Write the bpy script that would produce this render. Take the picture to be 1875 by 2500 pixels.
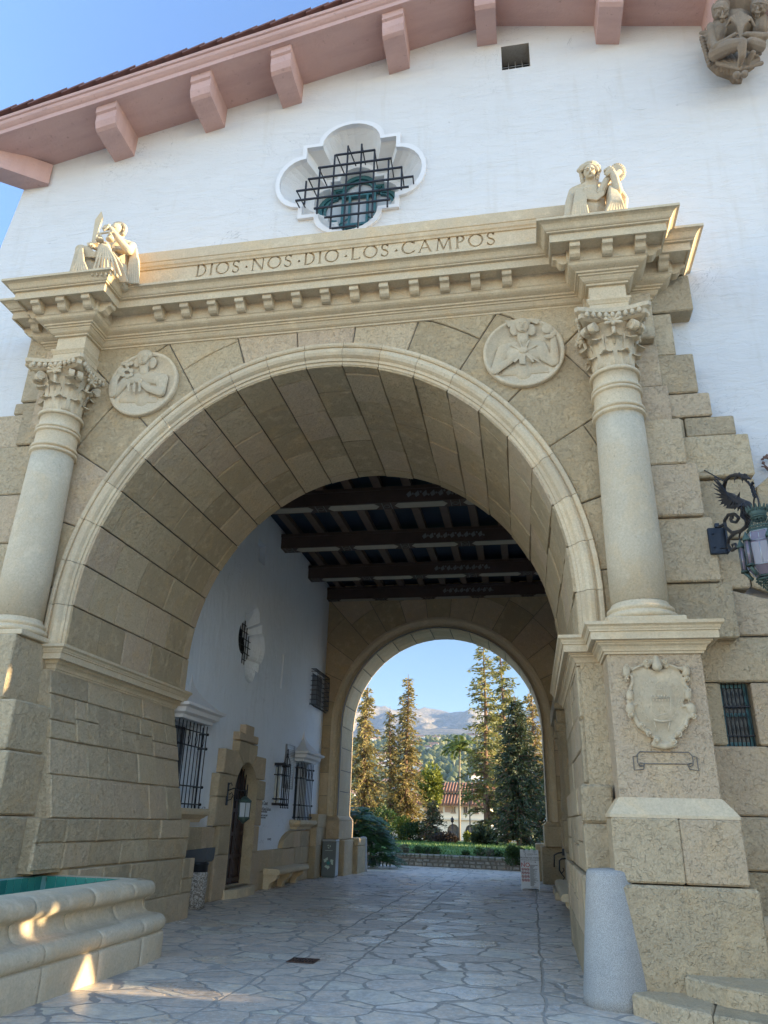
import bpy, bmesh, math, random
from mathutils import Vector, Matrix, noise
R = math.radians; PI = math.pi
rnd = random.Random(7)
for o in list(bpy.data.objects): bpy.data.objects.remove(o)
scn = bpy.context.scene
C = scn.collection
# ---------------------------------------------------------------- camera
CAM = Vector((2.81155, -9.37201, 1.6)); FPX = 1817.4
AR = Vector((0.98345971, 0.17941368, 0.02485428)); AU = Vector((0.04625354, -0.38143631, 0.92323721)); AW = Vector((-0.17512171, 0.906817, 0.38342577))
cd = bpy.data.cameras.new('camera'); cam = bpy.data.objects.new('camera', cd); C.objects.link(cam)
cd.sensor_fit = 'HORIZONTAL'; cd.sensor_width = 36; cd.lens = 36*FPX/1875
cd.clip_start = 0.05; cd.clip_end = 20000
cam.matrix_world = Matrix(((AR.x, AU.x, -AW.x, CAM.x), (AR.y, AU.y, -AW.y, CAM.y), (AR.z, AU.z, -AW.z, CAM.z), (0, 0, 0, 1)))
scn.camera = cam
# ---------------------------------------------------------------- light
SUN_EL, SUN_AZ = 7.0, 0.5      # azimuth measured from +X towards +Y
sd = Vector((math.cos(R(SUN_EL))*math.cos(R(SUN_AZ)), math.cos(R(SUN_EL))*math.sin(R(SUN_AZ)), math.sin(R(SUN_EL))))
w = bpy.data.worlds.new('World'); scn.world = w; w.use_nodes = True
nt = w.node_tree; bg = nt.nodes['Background']
sky = nt.nodes.new('ShaderNodeTexSky'); sky.sky_type = 'NISHITA'; sky.sun_disc = False
sky.sun_elevation = R(SUN_EL); sky.sun_rotation = R(90-SUN_AZ); sky.air_density = 1.0; sky.dust_density = 0.0; sky.ozone_density = 2.2
gm_ = nt.nodes.new('ShaderNodeGamma'); gm_.inputs['Gamma'].default_value = .95; nt.links.new(sky.outputs[0], gm_.inputs['Color'])
hs_ = nt.nodes.new('ShaderNodeHueSaturation'); hs_.inputs['Saturation'].default_value = 1.12; nt.links.new(gm_.outputs[0], hs_.inputs['Color'])
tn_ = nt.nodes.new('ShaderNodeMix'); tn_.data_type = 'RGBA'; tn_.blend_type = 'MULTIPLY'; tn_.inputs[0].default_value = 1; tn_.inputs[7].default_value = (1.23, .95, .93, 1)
nt.links.new(hs_.outputs[0], tn_.inputs[6]); # added ramp: sky brightened to the south to fill the facade, dimmed northward
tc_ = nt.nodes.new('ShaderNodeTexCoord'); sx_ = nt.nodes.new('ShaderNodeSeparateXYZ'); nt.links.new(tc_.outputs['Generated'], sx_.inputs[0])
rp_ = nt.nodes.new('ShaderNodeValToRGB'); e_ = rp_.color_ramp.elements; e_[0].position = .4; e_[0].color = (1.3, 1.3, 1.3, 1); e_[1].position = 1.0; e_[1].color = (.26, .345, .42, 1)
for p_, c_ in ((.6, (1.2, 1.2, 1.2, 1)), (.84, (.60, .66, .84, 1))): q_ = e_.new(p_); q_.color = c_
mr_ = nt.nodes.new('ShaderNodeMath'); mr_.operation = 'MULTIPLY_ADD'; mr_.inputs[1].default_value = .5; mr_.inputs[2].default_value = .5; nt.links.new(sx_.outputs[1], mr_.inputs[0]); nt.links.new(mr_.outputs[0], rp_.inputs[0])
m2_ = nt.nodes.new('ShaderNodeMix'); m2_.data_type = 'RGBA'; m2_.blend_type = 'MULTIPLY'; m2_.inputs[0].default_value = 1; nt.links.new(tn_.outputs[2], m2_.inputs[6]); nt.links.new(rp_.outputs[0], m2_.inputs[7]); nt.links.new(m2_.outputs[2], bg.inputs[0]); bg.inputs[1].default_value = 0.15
sl = bpy.data.lights.new('sun', 'SUN'); so = bpy.data.objects.new('sun', sl); C.objects.link(so)
sl.energy = 4.2; sl.angle = R(0.5); sl.color = (1.0, 0.78, 0.48)
so.rotation_euler = sd.to_track_quat('Z', 'Y').to_euler()
scn.view_settings.view_transform = 'Standard'; scn.view_settings.look = 'None'
scn.view_settings.exposure = 2.55; scn.view_settings.gamma = 1
scn.render.engine = 'CYCLES'
scn.cycles.max_bounces = 8; scn.cycles.diffuse_bounces = 5
# ---------------------------------------------------------------- survey helper
def at(px, py, axis, val):
    """point of the real plane axis=val that a surveyed photo point belongs to"""
    d = AW*FPX + AR*(px-937.5) - AU*(py-1250)
    i = 'xyz'.index(axis); t = (val-CAM[i])/d[i]
    return CAM + d*t
class Fr:
    """survey frame: coordinates of an enlarged detail that lies in a known plane"""
    def __init__(s, ox, oy, sc, axis, val): s.o = (ox, oy); s.s = sc; s.a = axis; s.v = val
    def p(s, a, b, off=0.0): return at(s.o[0]+a*s.s, s.o[1]+b*s.s, s.a, s.v+off)
    def r(s, a, b, n):
        q = s.p(a, b); return n*s.s*((q-CAM).dot(AW))/FPX
# ---------------------------------------------------------------- objects
WM = {}
def link(o, parent=None, loc=Vector((0, 0, 0))):
    C.objects.link(o)
    if parent is not None:
        o.parent = parent; o.matrix_parent_inverse = Matrix.Translation(-WM[parent.name])
    WM[o.name] = Vector(loc)
    return o
def thing(name, label, cat, loc=(0, 0, 0), group=None):
    o = bpy.data.objects.new(name, None); o.location = loc; o.empty_display_size = .2
    link(o, None, loc); o['label'] = label; o['category'] = cat
    if group: o['group'] = group
    return o
def tag(o, label=None, cat=None, group=None, kind=None):
    if label: o['label'] = label
    if cat: o['category'] = cat
    if group: o['group'] = group
    if kind: o['kind'] = kind
    return o
class MB:
    def __init__(s): s.v = []; s.f = []; s.t = []; s.tone = .5; s.sm = []
    def vt(s, p): s.v.append(tuple(p)); return len(s.v)-1
    def face(s, idx, smooth=False): s.f.append(tuple(idx)); s.t.append(s.tone); s.sm.append(smooth)
    def poly(s, pts, smooth=False): s.face([s.vt(p) for p in pts], smooth)
    def box(s, lo, hi, fn=None):
        x0, y0, z0 = lo; x1, y1, z1 = hi
        P = [(x0, y0, z0), (x1, y0, z0), (x1, y1, z0), (x0, y1, z0), (x0, y0, z1), (x1, y0, z1), (x1, y1, z1), (x0, y1, z1)]
        if fn: P = [fn(Vector(p)) for p in P]
        i = [s.vt(p) for p in P]
        for q in ((3, 2, 1, 0), (4, 5, 6, 7), (0, 1, 5, 4), (1, 2, 6, 5), (2, 3, 7, 6), (3, 0, 4, 7)): s.face([i[k] for k in q])
    def bbox(s, lo, hi, b=.02, fn=None):
        """box with chamfered edges: stack of rings"""
        x0, y0, z0 = lo; x1, y1, z1 = hi
        def ring(i, z):
            P = [(x0+i, y0), (x0, y0+i), (x0, y1-i), (x0+i, y1), (x1-i, y1), (x1, y1-i), (x1, y0+i), (x1-i, y0)]
            return [(a, c, z) for a, c in P]
        def inr(z): return [(x0+b, y0+b, z)]*0 + [(min(max(a, x0+b), x1-b), min(max(c, y0+b), y1-b), z) for a, c, _ in ring(b*.6, z)]
        s.rings([inr(z0), ring(b*.6, z0+b), ring(b*.6, z1-b), inr(z1)], fn=fn, cap=True, flip=True)
    def rings(s, rs, closed=True, cap=False, smooth=False, flip=False, fn=None):
        ids = [[s.vt(fn(Vector(p)) if fn else p) for p in r] for r in rs]
        for a, b in zip(ids, ids[1:]):
            n = len(a)
            for k in range(n if closed else n-1):
                q = [a[k], a[(k+1) % n], b[(k+1) % n], b[k]]
                s.face(q[::-1] if flip else q, smooth)
        if cap:
            s.face(ids[0] if flip else ids[0][::-1]); s.face(ids[-1][::-1] if flip else ids[-1])
    def prism(s, pts, d, cap=True):
        """pts: 3D polygon, d: extrude vector"""
        d = Vector(d); s.rings([[Vector(p) for p in pts], [Vector(p)+d for p in pts]], cap=cap, flip=False)
    def tube(s, pts, r, n=8, cap=True, closed=False, smooth=True):
        pts = [Vector(p) for p in pts]; m = len(pts)
        rr = r if isinstance(r, (list, tuple)) else [r]*m
        T = []
        for i in range(m):
            a = pts[(i-1) % m] if (closed or i > 0) else pts[i]; b = pts[(i+1) % m] if (closed or i < m-1) else pts[i]
            t = (b-a); T.append(t.normalized() if t.length > 1e-9 else Vector((0, 0, 1)))
        up = Vector((0, 0, 1)) if abs(T[0].z) < .9 else Vector((1, 0, 0))
        N = (up - T[0]*up.dot(T[0])).normalized(); rs = []
        for i in range(m):
            N = (N - T[i]*N.dot(T[i])); N = N.normalized() if N.length > 1e-6 else T[i].orthogonal().normalized()
            B = T[i].cross(N)
            rs.append([pts[i] + (N*math.cos(2*PI*k/n)+B*math.sin(2*PI*k/n))*rr[i] for k in range(n)])
        if closed: rs.append(rs[0])
        s.rings(rs, cap=cap and not closed, smooth=smooth)
    def lathe(s, prof, c, n=40, axis='z', smooth=True, cap=True, a0=0, a1=2*PI):
        """prof: (r, h) from bottom to top"""
        c = Vector(c); rs = []
        full = abs(a1-a0-2*PI) < 1e-6
        for r, h in prof:
            ring = []
            for k in range(n if full else n+1):
                a = a0+(a1-a0)*k/n
                q = Vector((r*math.cos(a), r*math.sin(a), h))
                if axis == 'y': q = Vector((q.x, -q.z, q.y))
                if axis == 'x': q = Vector((q.z, q.x, q.y))
                ring.append(c+q)
            rs.append(ring)
        s.rings(rs, closed=full, cap=cap and full, smooth=smooth)
    def ball(s, c, r, n=10, m=6, M=None):
        c = Vector(c); rr = r if isinstance(r, (tuple, list, Vector)) else (r, r, r); rs = []
        for j in range(m+1):
            ph = -PI/2+PI*j/m; ph = max(min(ph, PI/2-.02), -PI/2+.02)
            ring = []
            for k in range(n):
                a = 2*PI*k/n; q = Vector((rr[0]*math.cos(ph)*math.cos(a), rr[1]*math.cos(ph)*math.sin(a), rr[2]*math.sin(ph)))
                if M: q = M @ q
                ring.append(c+q)
            rs.append(ring)
        s.rings(rs, cap=True, smooth=True)
    def cap2(s, p0, p1, r0, r1, n=10):
        p0 = Vector(p0); p1 = Vector(p1); d = p1-p0
        if d.length < 1e-6: s.ball(p0, max(r0, r1)); return
        t = d.normalized(); P = []; rr = []
        for k in range(5): a = PI/2*(1-k/4); P.append(p0-t*r0*math.sin(a)); rr.append(max(r0*math.cos(a), r0*.03))
        for k in range(5): a = PI/2*k/4; P.append(p1+t*r1*math.sin(a)); rr.append(max(r1*math.cos(a), r1*.03))
        s.tube(P, rr, n)
    def sweep(s, prof, path, closed=False, cap=True, smooth=False):
        """prof [(d,z)], path plan polyline [(x,y)]; d offset to the LEFT-hand side, mitred"""
        P = [Vector((a[0], a[1])) for a in path]; m = len(P); cols = []
        for i in range(m):
            def nrm(a, b): t = (b-a).normalized(); return Vector((-t.y, t.x))
            if closed or 0 < i < m-1:
                n1 = nrm(P[i-1], P[i]); n2 = nrm(P[i], P[(i+1) % m]); k = 1+n1.dot(n2); mm = (n1+n2)/k if k > .05 else n1
            else: mm = nrm(P[0], P[1]) if i == 0 else nrm(P[-2], P[-1])
            cols.append([(P[i].x+mm.x*d, P[i].y+mm.y*d, z) for d, z in prof])
        if closed: cols.append(cols[0])
        s.rings(cols, closed=False, smooth=smooth)
        if cap and not closed:
            s.poly(cols[0][::-1]); s.poly(cols[-1])
    def build(s, name, mat, parent=None, loc=(0, 0, 0), smooth=None, fixn=True):
        me = bpy.data.meshes.new(name); me.from_pydata(s.v, [], s.f)
        a = me.attributes.new('tone', 'FLOAT', 'FACE'); a.data.foreach_set('value', s.t)
        if smooth is not None: me.polygons.foreach_set('use_smooth', [smooth]*len(s.f))
        else: me.polygons.foreach_set('use_smooth', s.sm)
        if fixn:
            bm = bmesh.new(); bm.from_mesh(me); bmesh.ops.recalc_face_normals(bm, faces=bm.faces); bm.to_mesh(me); bm.free()
        me.materials.append(mat); me.update()
        o = bpy.data.objects.new(name, me)
        if parent is None and tuple(loc) != (0, 0, 0):
            me.transform(Matrix.Translation(-Vector(loc))); o.location = loc
            link(o, None, loc)
        else: link(o, parent, (0, 0, 0))
        return o
def inset(pts, g):
    n = len(pts); out = []
    for i in range(n):
        a, b, c = Vector(pts[i-1]), Vector(pts[i]), Vector(pts[(i+1) % n])
        e1 = (b-a); e2 = (c-b)
        if e1.length < 1e-6: e1 = e2
        if e2.length < 1e-6: e2 = e1
        e1.normalize(); e2.normalize(); n1 = Vector((-e1.y, e1.x)); n2 = Vector((-e2.y, e2.x)); k = 1+n1.dot(n2)
        m = (n1+n2)/max(k, .35); out.append(b+m*g)
    return out
def block(mb, poly, fn, t, gap=.006, bev=.012, tone=None, nsub=1):
    """one dressed stone: 2D polygon (CCW) placed by fn(u,v,h)"""
    mb.tone = rnd.random() if tone is None else tone
    a = inset(poly, gap); b = inset(poly, gap); c = inset(poly, gap+bev)
    mb.rings([[fn(p[0], p[1], -.03) for p in a], [fn(p[0], p[1], t-bev) for p in b], [fn(p[0], p[1], t) for p in c]])
    mb.face([mb.vt(fn(p[0], p[1], t)) for p in c])
def rect(u0, u1, v0, v1, n=1, m=1):
    P = [(u0+(u1-u0)*k/n, v0) for k in range(n)]+[(u1, v0+(v1-v0)*k/m) for k in range(m)]+[(u1-(u1-u0)*k/n, v1) for k in range(n)]+[(u0, v1-(v1-v0)*k/m) for k in range(m)]
    return P
def ashlar(u0, u1, v0, v1, hs=(.35, .6), ws=(.6, 1.2), seed=1):
    """random coursed ashlar as rectangles"""
    r = random.Random(seed); out = []; v = v0
    while v < v1-.05:
        h = r.uniform(*hs); vv = min(v+h, v1)
        if v1-vv < hs[0]*.6: vv = v1
        u = u0-r.uniform(0, .3*ws[0])
        while u < u1-.02:
            wd = r.uniform(*ws); uu = u+wd
            if u1-uu < ws[0]*.5: uu = u1
            a, b = max(u, u0), min(uu, u1)
            if b-a > .05:
                if (vv-v) > hs[0]*1.3 and r.random() < .3 and b-a > ws[0]*.8:
                    m = v+(vv-v)*r.uniform(.4, .6); c = a+(b-a)*r.uniform(.4, .6)
                    out += [(a, b, v, m), (a, c, m, vv), (c, b, m, vv)]
                else: out.append((a, b, v, vv))
            u = uu
        v = vv
    return out
def sculpt(name, mat, parent, prims, vox=.012, sm=3, loc=(0, 0, 0)):
    """one continuous carved surface out of overlapping rounded masses"""
    mb = MB()
    for q in prims:
        if q[0] == 's': mb.ball(q[1], q[2], 14, 9, q[3] if len(q) > 3 else None)
        elif q[0] == 'c': mb.cap2(q[1], q[2], q[3], q[4])
        elif q[0] == 't': mb.tube(q[1], q[2], 8)
        elif q[0] == 'p': mb.prism(q[1], q[2])
    me = bpy.data.meshes.new(name); me.from_pydata(mb.v, [], mb.f)
    bm = bmesh.new(); bm.from_mesh(me); bmesh.ops.recalc_face_normals(bm, faces=bm.faces); bm.to_mesh(me); bm.free()
    o = bpy.data.objects.new(name, me); C.objects.link(o)
    m = o.modifiers.new('r', 'REMESH'); m.mode = 'VOXEL'; m.voxel_size = vox
    m = o.modifiers.new('s', 'SMOOTH'); m.factor = .5; m.iterations = sm
    dg = bpy.context.evaluated_depsgraph_get(); me2 = bpy.data.meshes.new_from_object(o.evaluated_get(dg))
    bpy.data.objects.remove(o)
    me2.materials.clear(); me2.materials.append(mat)
    me2.polygons.foreach_set('use_smooth', [True]*len(me2.polygons))
    o = bpy.data.objects.new(name, me2)
    if parent is None and tuple(loc) != (0, 0, 0):
        me2.transform(Matrix.Translation(-Vector(loc))); o.location = loc; link(o, None, loc)
    else: link(o, parent)
    return o
def text_obj(name, body, size, M, mat, parent, ext=.002, align='LEFT'):
    cu = bpy.data.curves.new(name, 'FONT'); cu.body = body; cu.size = size; cu.extrude = ext; cu.align_x = align
    o = bpy.data.objects.new(name, cu); C.objects.link(o)
    dg = bpy.context.evaluated_depsgraph_get(); me = bpy.data.meshes.new_from_object(o.evaluated_get(dg)); bpy.data.objects.remove(o)
    me.transform(M); me.materials.clear(); me.materials.append(mat)
    return link(bpy.data.objects.new(name, me), parent)
def frame_m(org, xd, yd):
    xd = Vector(xd).normalized(); yd = Vector(yd).normalized(); zd = xd.cross(yd)
    return Matrix(((xd.x, yd.x, zd.x, org[0]), (xd.y, yd.y, zd.y, org[1]), (xd.z, yd.z, zd.z, org[2]), (0, 0, 0, 1)))
def copy_tree(o, dloc, label=None, parent=None, rot=None):
    c = o.copy(); C.objects.link(c)
    if parent is not None: c.parent = parent
    else:
        c.location = dloc
        if rot is not None: c.rotation_euler[2] = rot
        if label: c['label'] = label
    for ch in list(o.children): copy_tree(ch, None, None, c)
    return c
# ---------------------------------------------------------------- materials
class N:
    def __init__(s, name):
        s.m = bpy.data.materials.new(name); s.m.use_nodes = True; s.t = s.m.node_tree; s.b = s.t.nodes['Principled BSDF']
        s.out = s.t.nodes['Material Output']
        s.pos = s.n('ShaderNodeNewGeometry').outputs['Position']
    def n(s, ty, **k):
        x = s.t.nodes.new(ty)
        for a, b in k.items(): setattr(x, a, b)
        return x
    def L(s, a, b): s.t.links.new(a, b)
    def setv(s, inp, v):
        if hasattr(v, 'links') or isinstance(v, bpy.types.NodeSocket): s.L(v, inp)
        else: inp.default_value = v
    def math(s, op, a, b=0.0, c=None):
        x = s.n('ShaderNodeMath', operation=op); s.setv(x.inputs[0], a); s.setv(x.inputs[1], b)
        if c is not None: s.setv(x.inputs[2], c)
        return x.outputs[0]
    def noise(s, sc, det=4, ro=.55, vec=None, dist=0.0):
        x = s.n('ShaderNodeTexNoise'); x.inputs['Scale'].default_value = sc; x.inputs['Detail'].default_value = det
        x.inputs['Roughness'].default_value = ro; x.inputs['Distortion'].default_value = dist
        s.L(vec if vec is not None else s.pos, x.inputs['Vector']); return x.outputs['Fac']
    def mapv(s, scale, vec=None, rot=(0, 0, 0), loc=(0, 0, 0)):
        x = s.n('ShaderNodeMapping'); x.inputs['Scale'].default_value = scale; x.inputs['Rotation'].default_value = rot; x.inputs['Location'].default_value = loc
        s.L(vec if vec is not None else s.pos, x.inputs['Vector']); return x.outputs[0]
    def ramp(s, f, stops, interp='LINEAR'):
        x = s.n('ShaderNodeValToRGB'); e = x.color_ramp.elements; x.color_ramp.interpolation = interp
        while len(e) < len(stops): e.new(.5)
        for i, (p, c) in enumerate(stops):
            e[i].position = p; e[i].color = (c[0], c[1], c[2], 1) if hasattr(c, '__len__') else (c, c, c, 1)
        s.setv(x.inputs[0], f); return x.outputs[0]
    def mix(s, f, a, b, mode='MIX'):
        x = s.n('ShaderNodeMix', data_type='RGBA', blend_type=mode); s.setv(x.inputs[0], f)
        for i, v in ((6, a), (7, b)):
            if isinstance(v, bpy.types.NodeSocket): s.L(v, x.inputs[i])
            else: x.inputs[i].default_value = (v[0], v[1], v[2], 1)
        return x.outputs[2]
    def attr(s, name):
        x = s.n('ShaderNodeAttribute'); x.attribute_name = name; return x.outputs['Fac']
    def bump(s, h, dist=.01, st=1.0, prev=None):
        x = s.n('ShaderNodeBump'); x.inputs['Strength'].default_value = st; x.inputs['Distance'].default_value = dist
        s.L(h, x.inputs['Height'])
        if prev is not None: s.L(prev, x.inputs['Normal'])
        s.L(x.outputs[0], s.b.inputs['Normal']); return x.outputs[0]
    def col(s, c): s.setv(s.b.inputs['Base Color'], c if isinstance(c, bpy.types.NodeSocket) else (c[0], c[1], c[2], 1))
    def rough(s, r): s.setv(s.b.inputs['Roughness'], r)
def plain(name, c, r=.6, metal=0.0, nz=0.0, nscale=8, bump=0.0):
    k = N(name)
    if nz:
        f = k.noise(nscale, 5, .6); k.col(k.mix(f, [x*(1-nz) for x in c], [min(1, x*(1+nz)) for x in c]))
    else: k.col(c)
    k.rough(r); k.b.inputs['Metallic'].default_value = metal
    if bump: k.bump(k.noise(nscale*3, 5, .6), bump)
    return k.m
def stone(name, A, B, Cc, rough_d=.02, scr=1.0, pit=0.5, scale=1.0):
    k = N(name); t = k.attr('tone')
    base = k.ramp(t, [(0, [x*.86 for x in A]), (.3, A), (.55, B), (.8, Cc), (1, [min(.8, x*1.12) for x in B])])
    big = k.noise(1.1*scale, 4, .6); base = k.mix(k.math('MULTIPLY', big, .55), base, [x*.78 for x in B])
    rust = k.noise(2.3*scale, 5, .65, dist=.6); base = k.mix(k.ramp(rust, [(.5, 0), (.72, .45)]), base, (B[0]*1.12, B[1]*.95, B[2]*.72))
    fine = k.noise(38, 6, .75); base = k.mix(k.ramp(fine, [(.38, .0), (.7, .55)]), base, [x*.58 for x in B]); pale = k.noise(4.5*scale, 6, .7, k.mapv((1, 1, 1), loc=(9, 2, 4))); base = k.mix(k.ramp(pale, [(.52, 0), (.70, .45)]), base, [min(.8, x*1.22) for x in B])
    spots = k.noise(26, 3, .5); base = k.mix(k.ramp(spots, [(.66, 0), (.74, .5)]), base, [x*.45 for x in B])
    k.col(base); k.rough(.9); k.b.inputs['Specular IOR Level'].default_value = .25
    # tool marks: thin ridge lines of warped noises kept only in patches
    wv = k.mapv((1, 1, 1.0)); l1 = k.noise(11*scale, 1, .5, k.mapv((1, 1, 1.6), rot=(.5, .3, .4)), dist=.5)
    ln = k.math('ABSOLUTE', k.math('SUBTRACT', l1, .5)); cut = k.ramp(ln, [(.0, 0), (.018, 1)])
    l2 = k.noise(15*scale, 1, .5, k.mapv((1.4, 1, 1), loc=(7, 3, 5), rot=(-.6, .8, -.3)), dist=.6)
    ln2 = k.math('ABSOLUTE', k.math('SUBTRACT', l2, .5)); cut2 = k.ramp(ln2, [(.0, 0), (.014, 1)])
    mask = k.ramp(k.noise(19*scale, 1, .5), [(.50, 1), (.55, 0)])
    mask2 = k.ramp(k.noise(21*scale, 1, .5, k.mapv((1, 1, 1), loc=(3, 9, 1))), [(.50, 1), (.55, 0)])
    c1 = k.math('MAXIMUM', cut, mask); c2 = k.math('MAXIMUM', cut2, mask2)
    h = k.math('ADD', k.math('MULTIPLY', k.math('ADD', c1, c2), .26*scr), k.math('ADD', k.math('MULTIPLY', k.noise(7*scale, 7, .7), 1.5), k.math('MULTIPLY', k.noise(24*scale, 5, .65), .45)))
    h = k.math('ADD', h, k.math('MULTIPLY', k.noise(45, 4, .6), .18*pit))
    k.bump(h, rough_d, 1.0)
    return k.m
ST = stone('rough_sandstone', (0.507, 0.380, 0.220), (0.633, 0.490, 0.301), (0.646, 0.474, 0.322), .034, 1.0)
ST2 = stone('rough_sandstone_weathered', (0.518, 0.407, 0.263), (0.611, 0.484, 0.307), (0.646, 0.484, 0.332), .042, 1.0, scale=.9)
SM = stone('smooth_sandstone', (0.599, 0.474, 0.311), (0.667, 0.534, 0.350), (0.702, 0.572, 0.386), .006, .15, .6)
CV = stone('carved_sandstone', (0.622, 0.507, 0.343), (0.657, 0.534, 0.360), (0.680, 0.551, 0.371), .003, .0, .8)
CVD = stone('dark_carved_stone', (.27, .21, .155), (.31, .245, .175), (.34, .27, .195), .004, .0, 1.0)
MORTAR = plain('mortar', (.17, .155, .13), .95, nz=.15, nscale=20, bump=.004)
GRAN = None
def mk_granite():
    k = N('grey_granite'); f = k.noise(140, 2, .6); g = k.noise(2.2, 4, .6)
    c = k.mix(k.ramp(f, [(.42, 0), (.6, 1)]), (.26, .255, .24), (.42, .41, .385))
    c = k.mix(k.ramp(g, [(.45, 0), (.7, .35)]), c, (.19, .19, .19)); k.col(c); k.rough(.75); k.bump(f, .001); return k.m
GRAN = mk_granite()
def mk_plaster(name, c, d=.03, streak=False):
    k = N(name); f = k.noise(1.3, 5, .6); f2 = k.noise(7, 5, .65)
    b = k.mix(k.ramp(f, [(.35, 0), (.75, .5)]), c, [c[0]*.93, c[1]*.92, c[2]*.90])
    sp = k.noise(5.5, 2, .5, k.mapv((1, 1, 1), loc=(4, 4, 4))); b = k.mix(k.ramp(sp, [(.76, 0), (.80, .5)]), b, [x*.6 for x in c])
    ck = k.ramp(k.math('ABSOLUTE', k.math('SUBTRACT', k.noise(.9, 5, .65, dist=1.0), .5)), [(0, 1), (.0035, 0)]); ckm = k.ramp(k.noise(.45, 2, .5, k.mapv((1, 1, 1), loc=(1, 8, 2))), [(.54, 0), (.6, .6)]); b = k.mix(k.math('MULTIPLY', ck, ckm), b, [x*.45 for x in c])
    dr = k.noise(2.4, 4, .6, k.mapv((2.2, 2.2, .22))); b = k.mix(k.ramp(dr, [(.55, 0), (.78, .30)]), b, (c[0]*.80, c[1]*.74, c[2]*.64))
    k.col(b); k.rough(.85); k.b.inputs['Specular IOR Level'].default_value = .2
    v = k.mapv((.8, .8, 2.6) if not streak else (3.5, 3.5, 1.2)); a = k.noise(1.5, 5, .62, v, dist=.7)
    ed = k.ramp(k.math('ABSOLUTE', k.math('SUBTRACT', k.noise(2.1, 3, .55, v, dist=1.2), .5)), [(0, 0), (.03, 1)])
    h = k.math('ADD', k.math('MULTIPLY', a, 1.5), k.math('MULTIPLY', ed, .12)); h = k.math('ADD', h, k.math('MULTIPLY', k.noise(30, 4, .6), .06))
    k.bump(h, d); return k.m
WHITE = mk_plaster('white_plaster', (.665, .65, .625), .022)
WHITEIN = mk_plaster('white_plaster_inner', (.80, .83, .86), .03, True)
TRIM = plain('white_trim', (.72, .70, .68), .8, nz=.05, nscale=5, bump=.004)
PINK = None
def mk_pink():
    k = N('pink_concrete'); f = k.noise(2, 5, .6); g = k.noise(9, 6, .7); st = k.noise(1.0, 3, .6, k.mapv((1, 1, 9)))
    c = k.mix(f, (.50, .31, .265), (.58, .375, .325)); c = k.mix(k.ramp(g, [(.62, 0), (.70, .55)]), c, (.24, .15, .13)); c = k.mix(k.ramp(k.noise(1.6, 4, .6, k.mapv((.5, 2.5, .5))), [(.45, 0), (.7, .35)]), c, (.36, .22, .19))
    k.col(c); k.rough(.85); k.bump(k.math('ADD', k.noise(14, 5, .6), k.math('MULTIPLY', st, .6)), .012); return k.m
PINK = mk_pink()
TILE = plain('clay_roof_tile', (.16, .07, .055), .8, nz=.4, nscale=4, bump=.004)
IRON = plain('black_iron', (.018, .018, .022), .55, .2, nz=.3, nscale=30, bump=.001)
IRON2 = plain('dark_iron_blueish', (.02, .028, .042), .55, .3, nz=.2, nscale=30)
VERD = plain('verdigris_copper', (.06, .095, .08), .6, .4, nz=.5, nscale=22, bump=.002)
TEALP = plain('teal_paint', (.035, .13, .14), .45, nz=.15, nscale=6)
def mk_glass(name, c, tr=.0, r=.08):
    k = N(name); k.col(c); k.rough(r); k.b.inputs['Specular IOR Level'].default_value = .8; k.b.inputs['Transmission Weight'].default_value = tr; return k.m
GLS = mk_glass('window_glass', (.20, .23, .26))
CURT = plain('curtain', (.45, .48, .50), .9, nz=.2, nscale=5)
PURP = mk_glass('lavender_glass', (.24, .185, .22), .35, .12)
DARK = plain('dark_void', (.012, .012, .014), .9)
LEAD = plain('lead_came', (.42, .45, .46), .4, .7)
def mk_tile():
    k = N('teal_tile'); br = k.n('ShaderNodeTexBrick'); br.offset = 0
    k.L(k.mapv((1, 1, 1)), br.inputs['Vector']); br.inputs['Scale'].default_value = 9; br.inputs['Mortar Size'].default_value = .03; br.inputs['Brick Width'].default_value = 1; br.inputs['Row Height'].default_value = 1
    g = k.noise(3, 2, .5); c = k.mix(g, (.03, .17, .14), (.06, .27, .20)); k.col(c); k.rough(.22); return k.m
TEAL = mk_tile()
GROUT = plain('tile_grout', (.20, .36, .32), .7)
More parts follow.
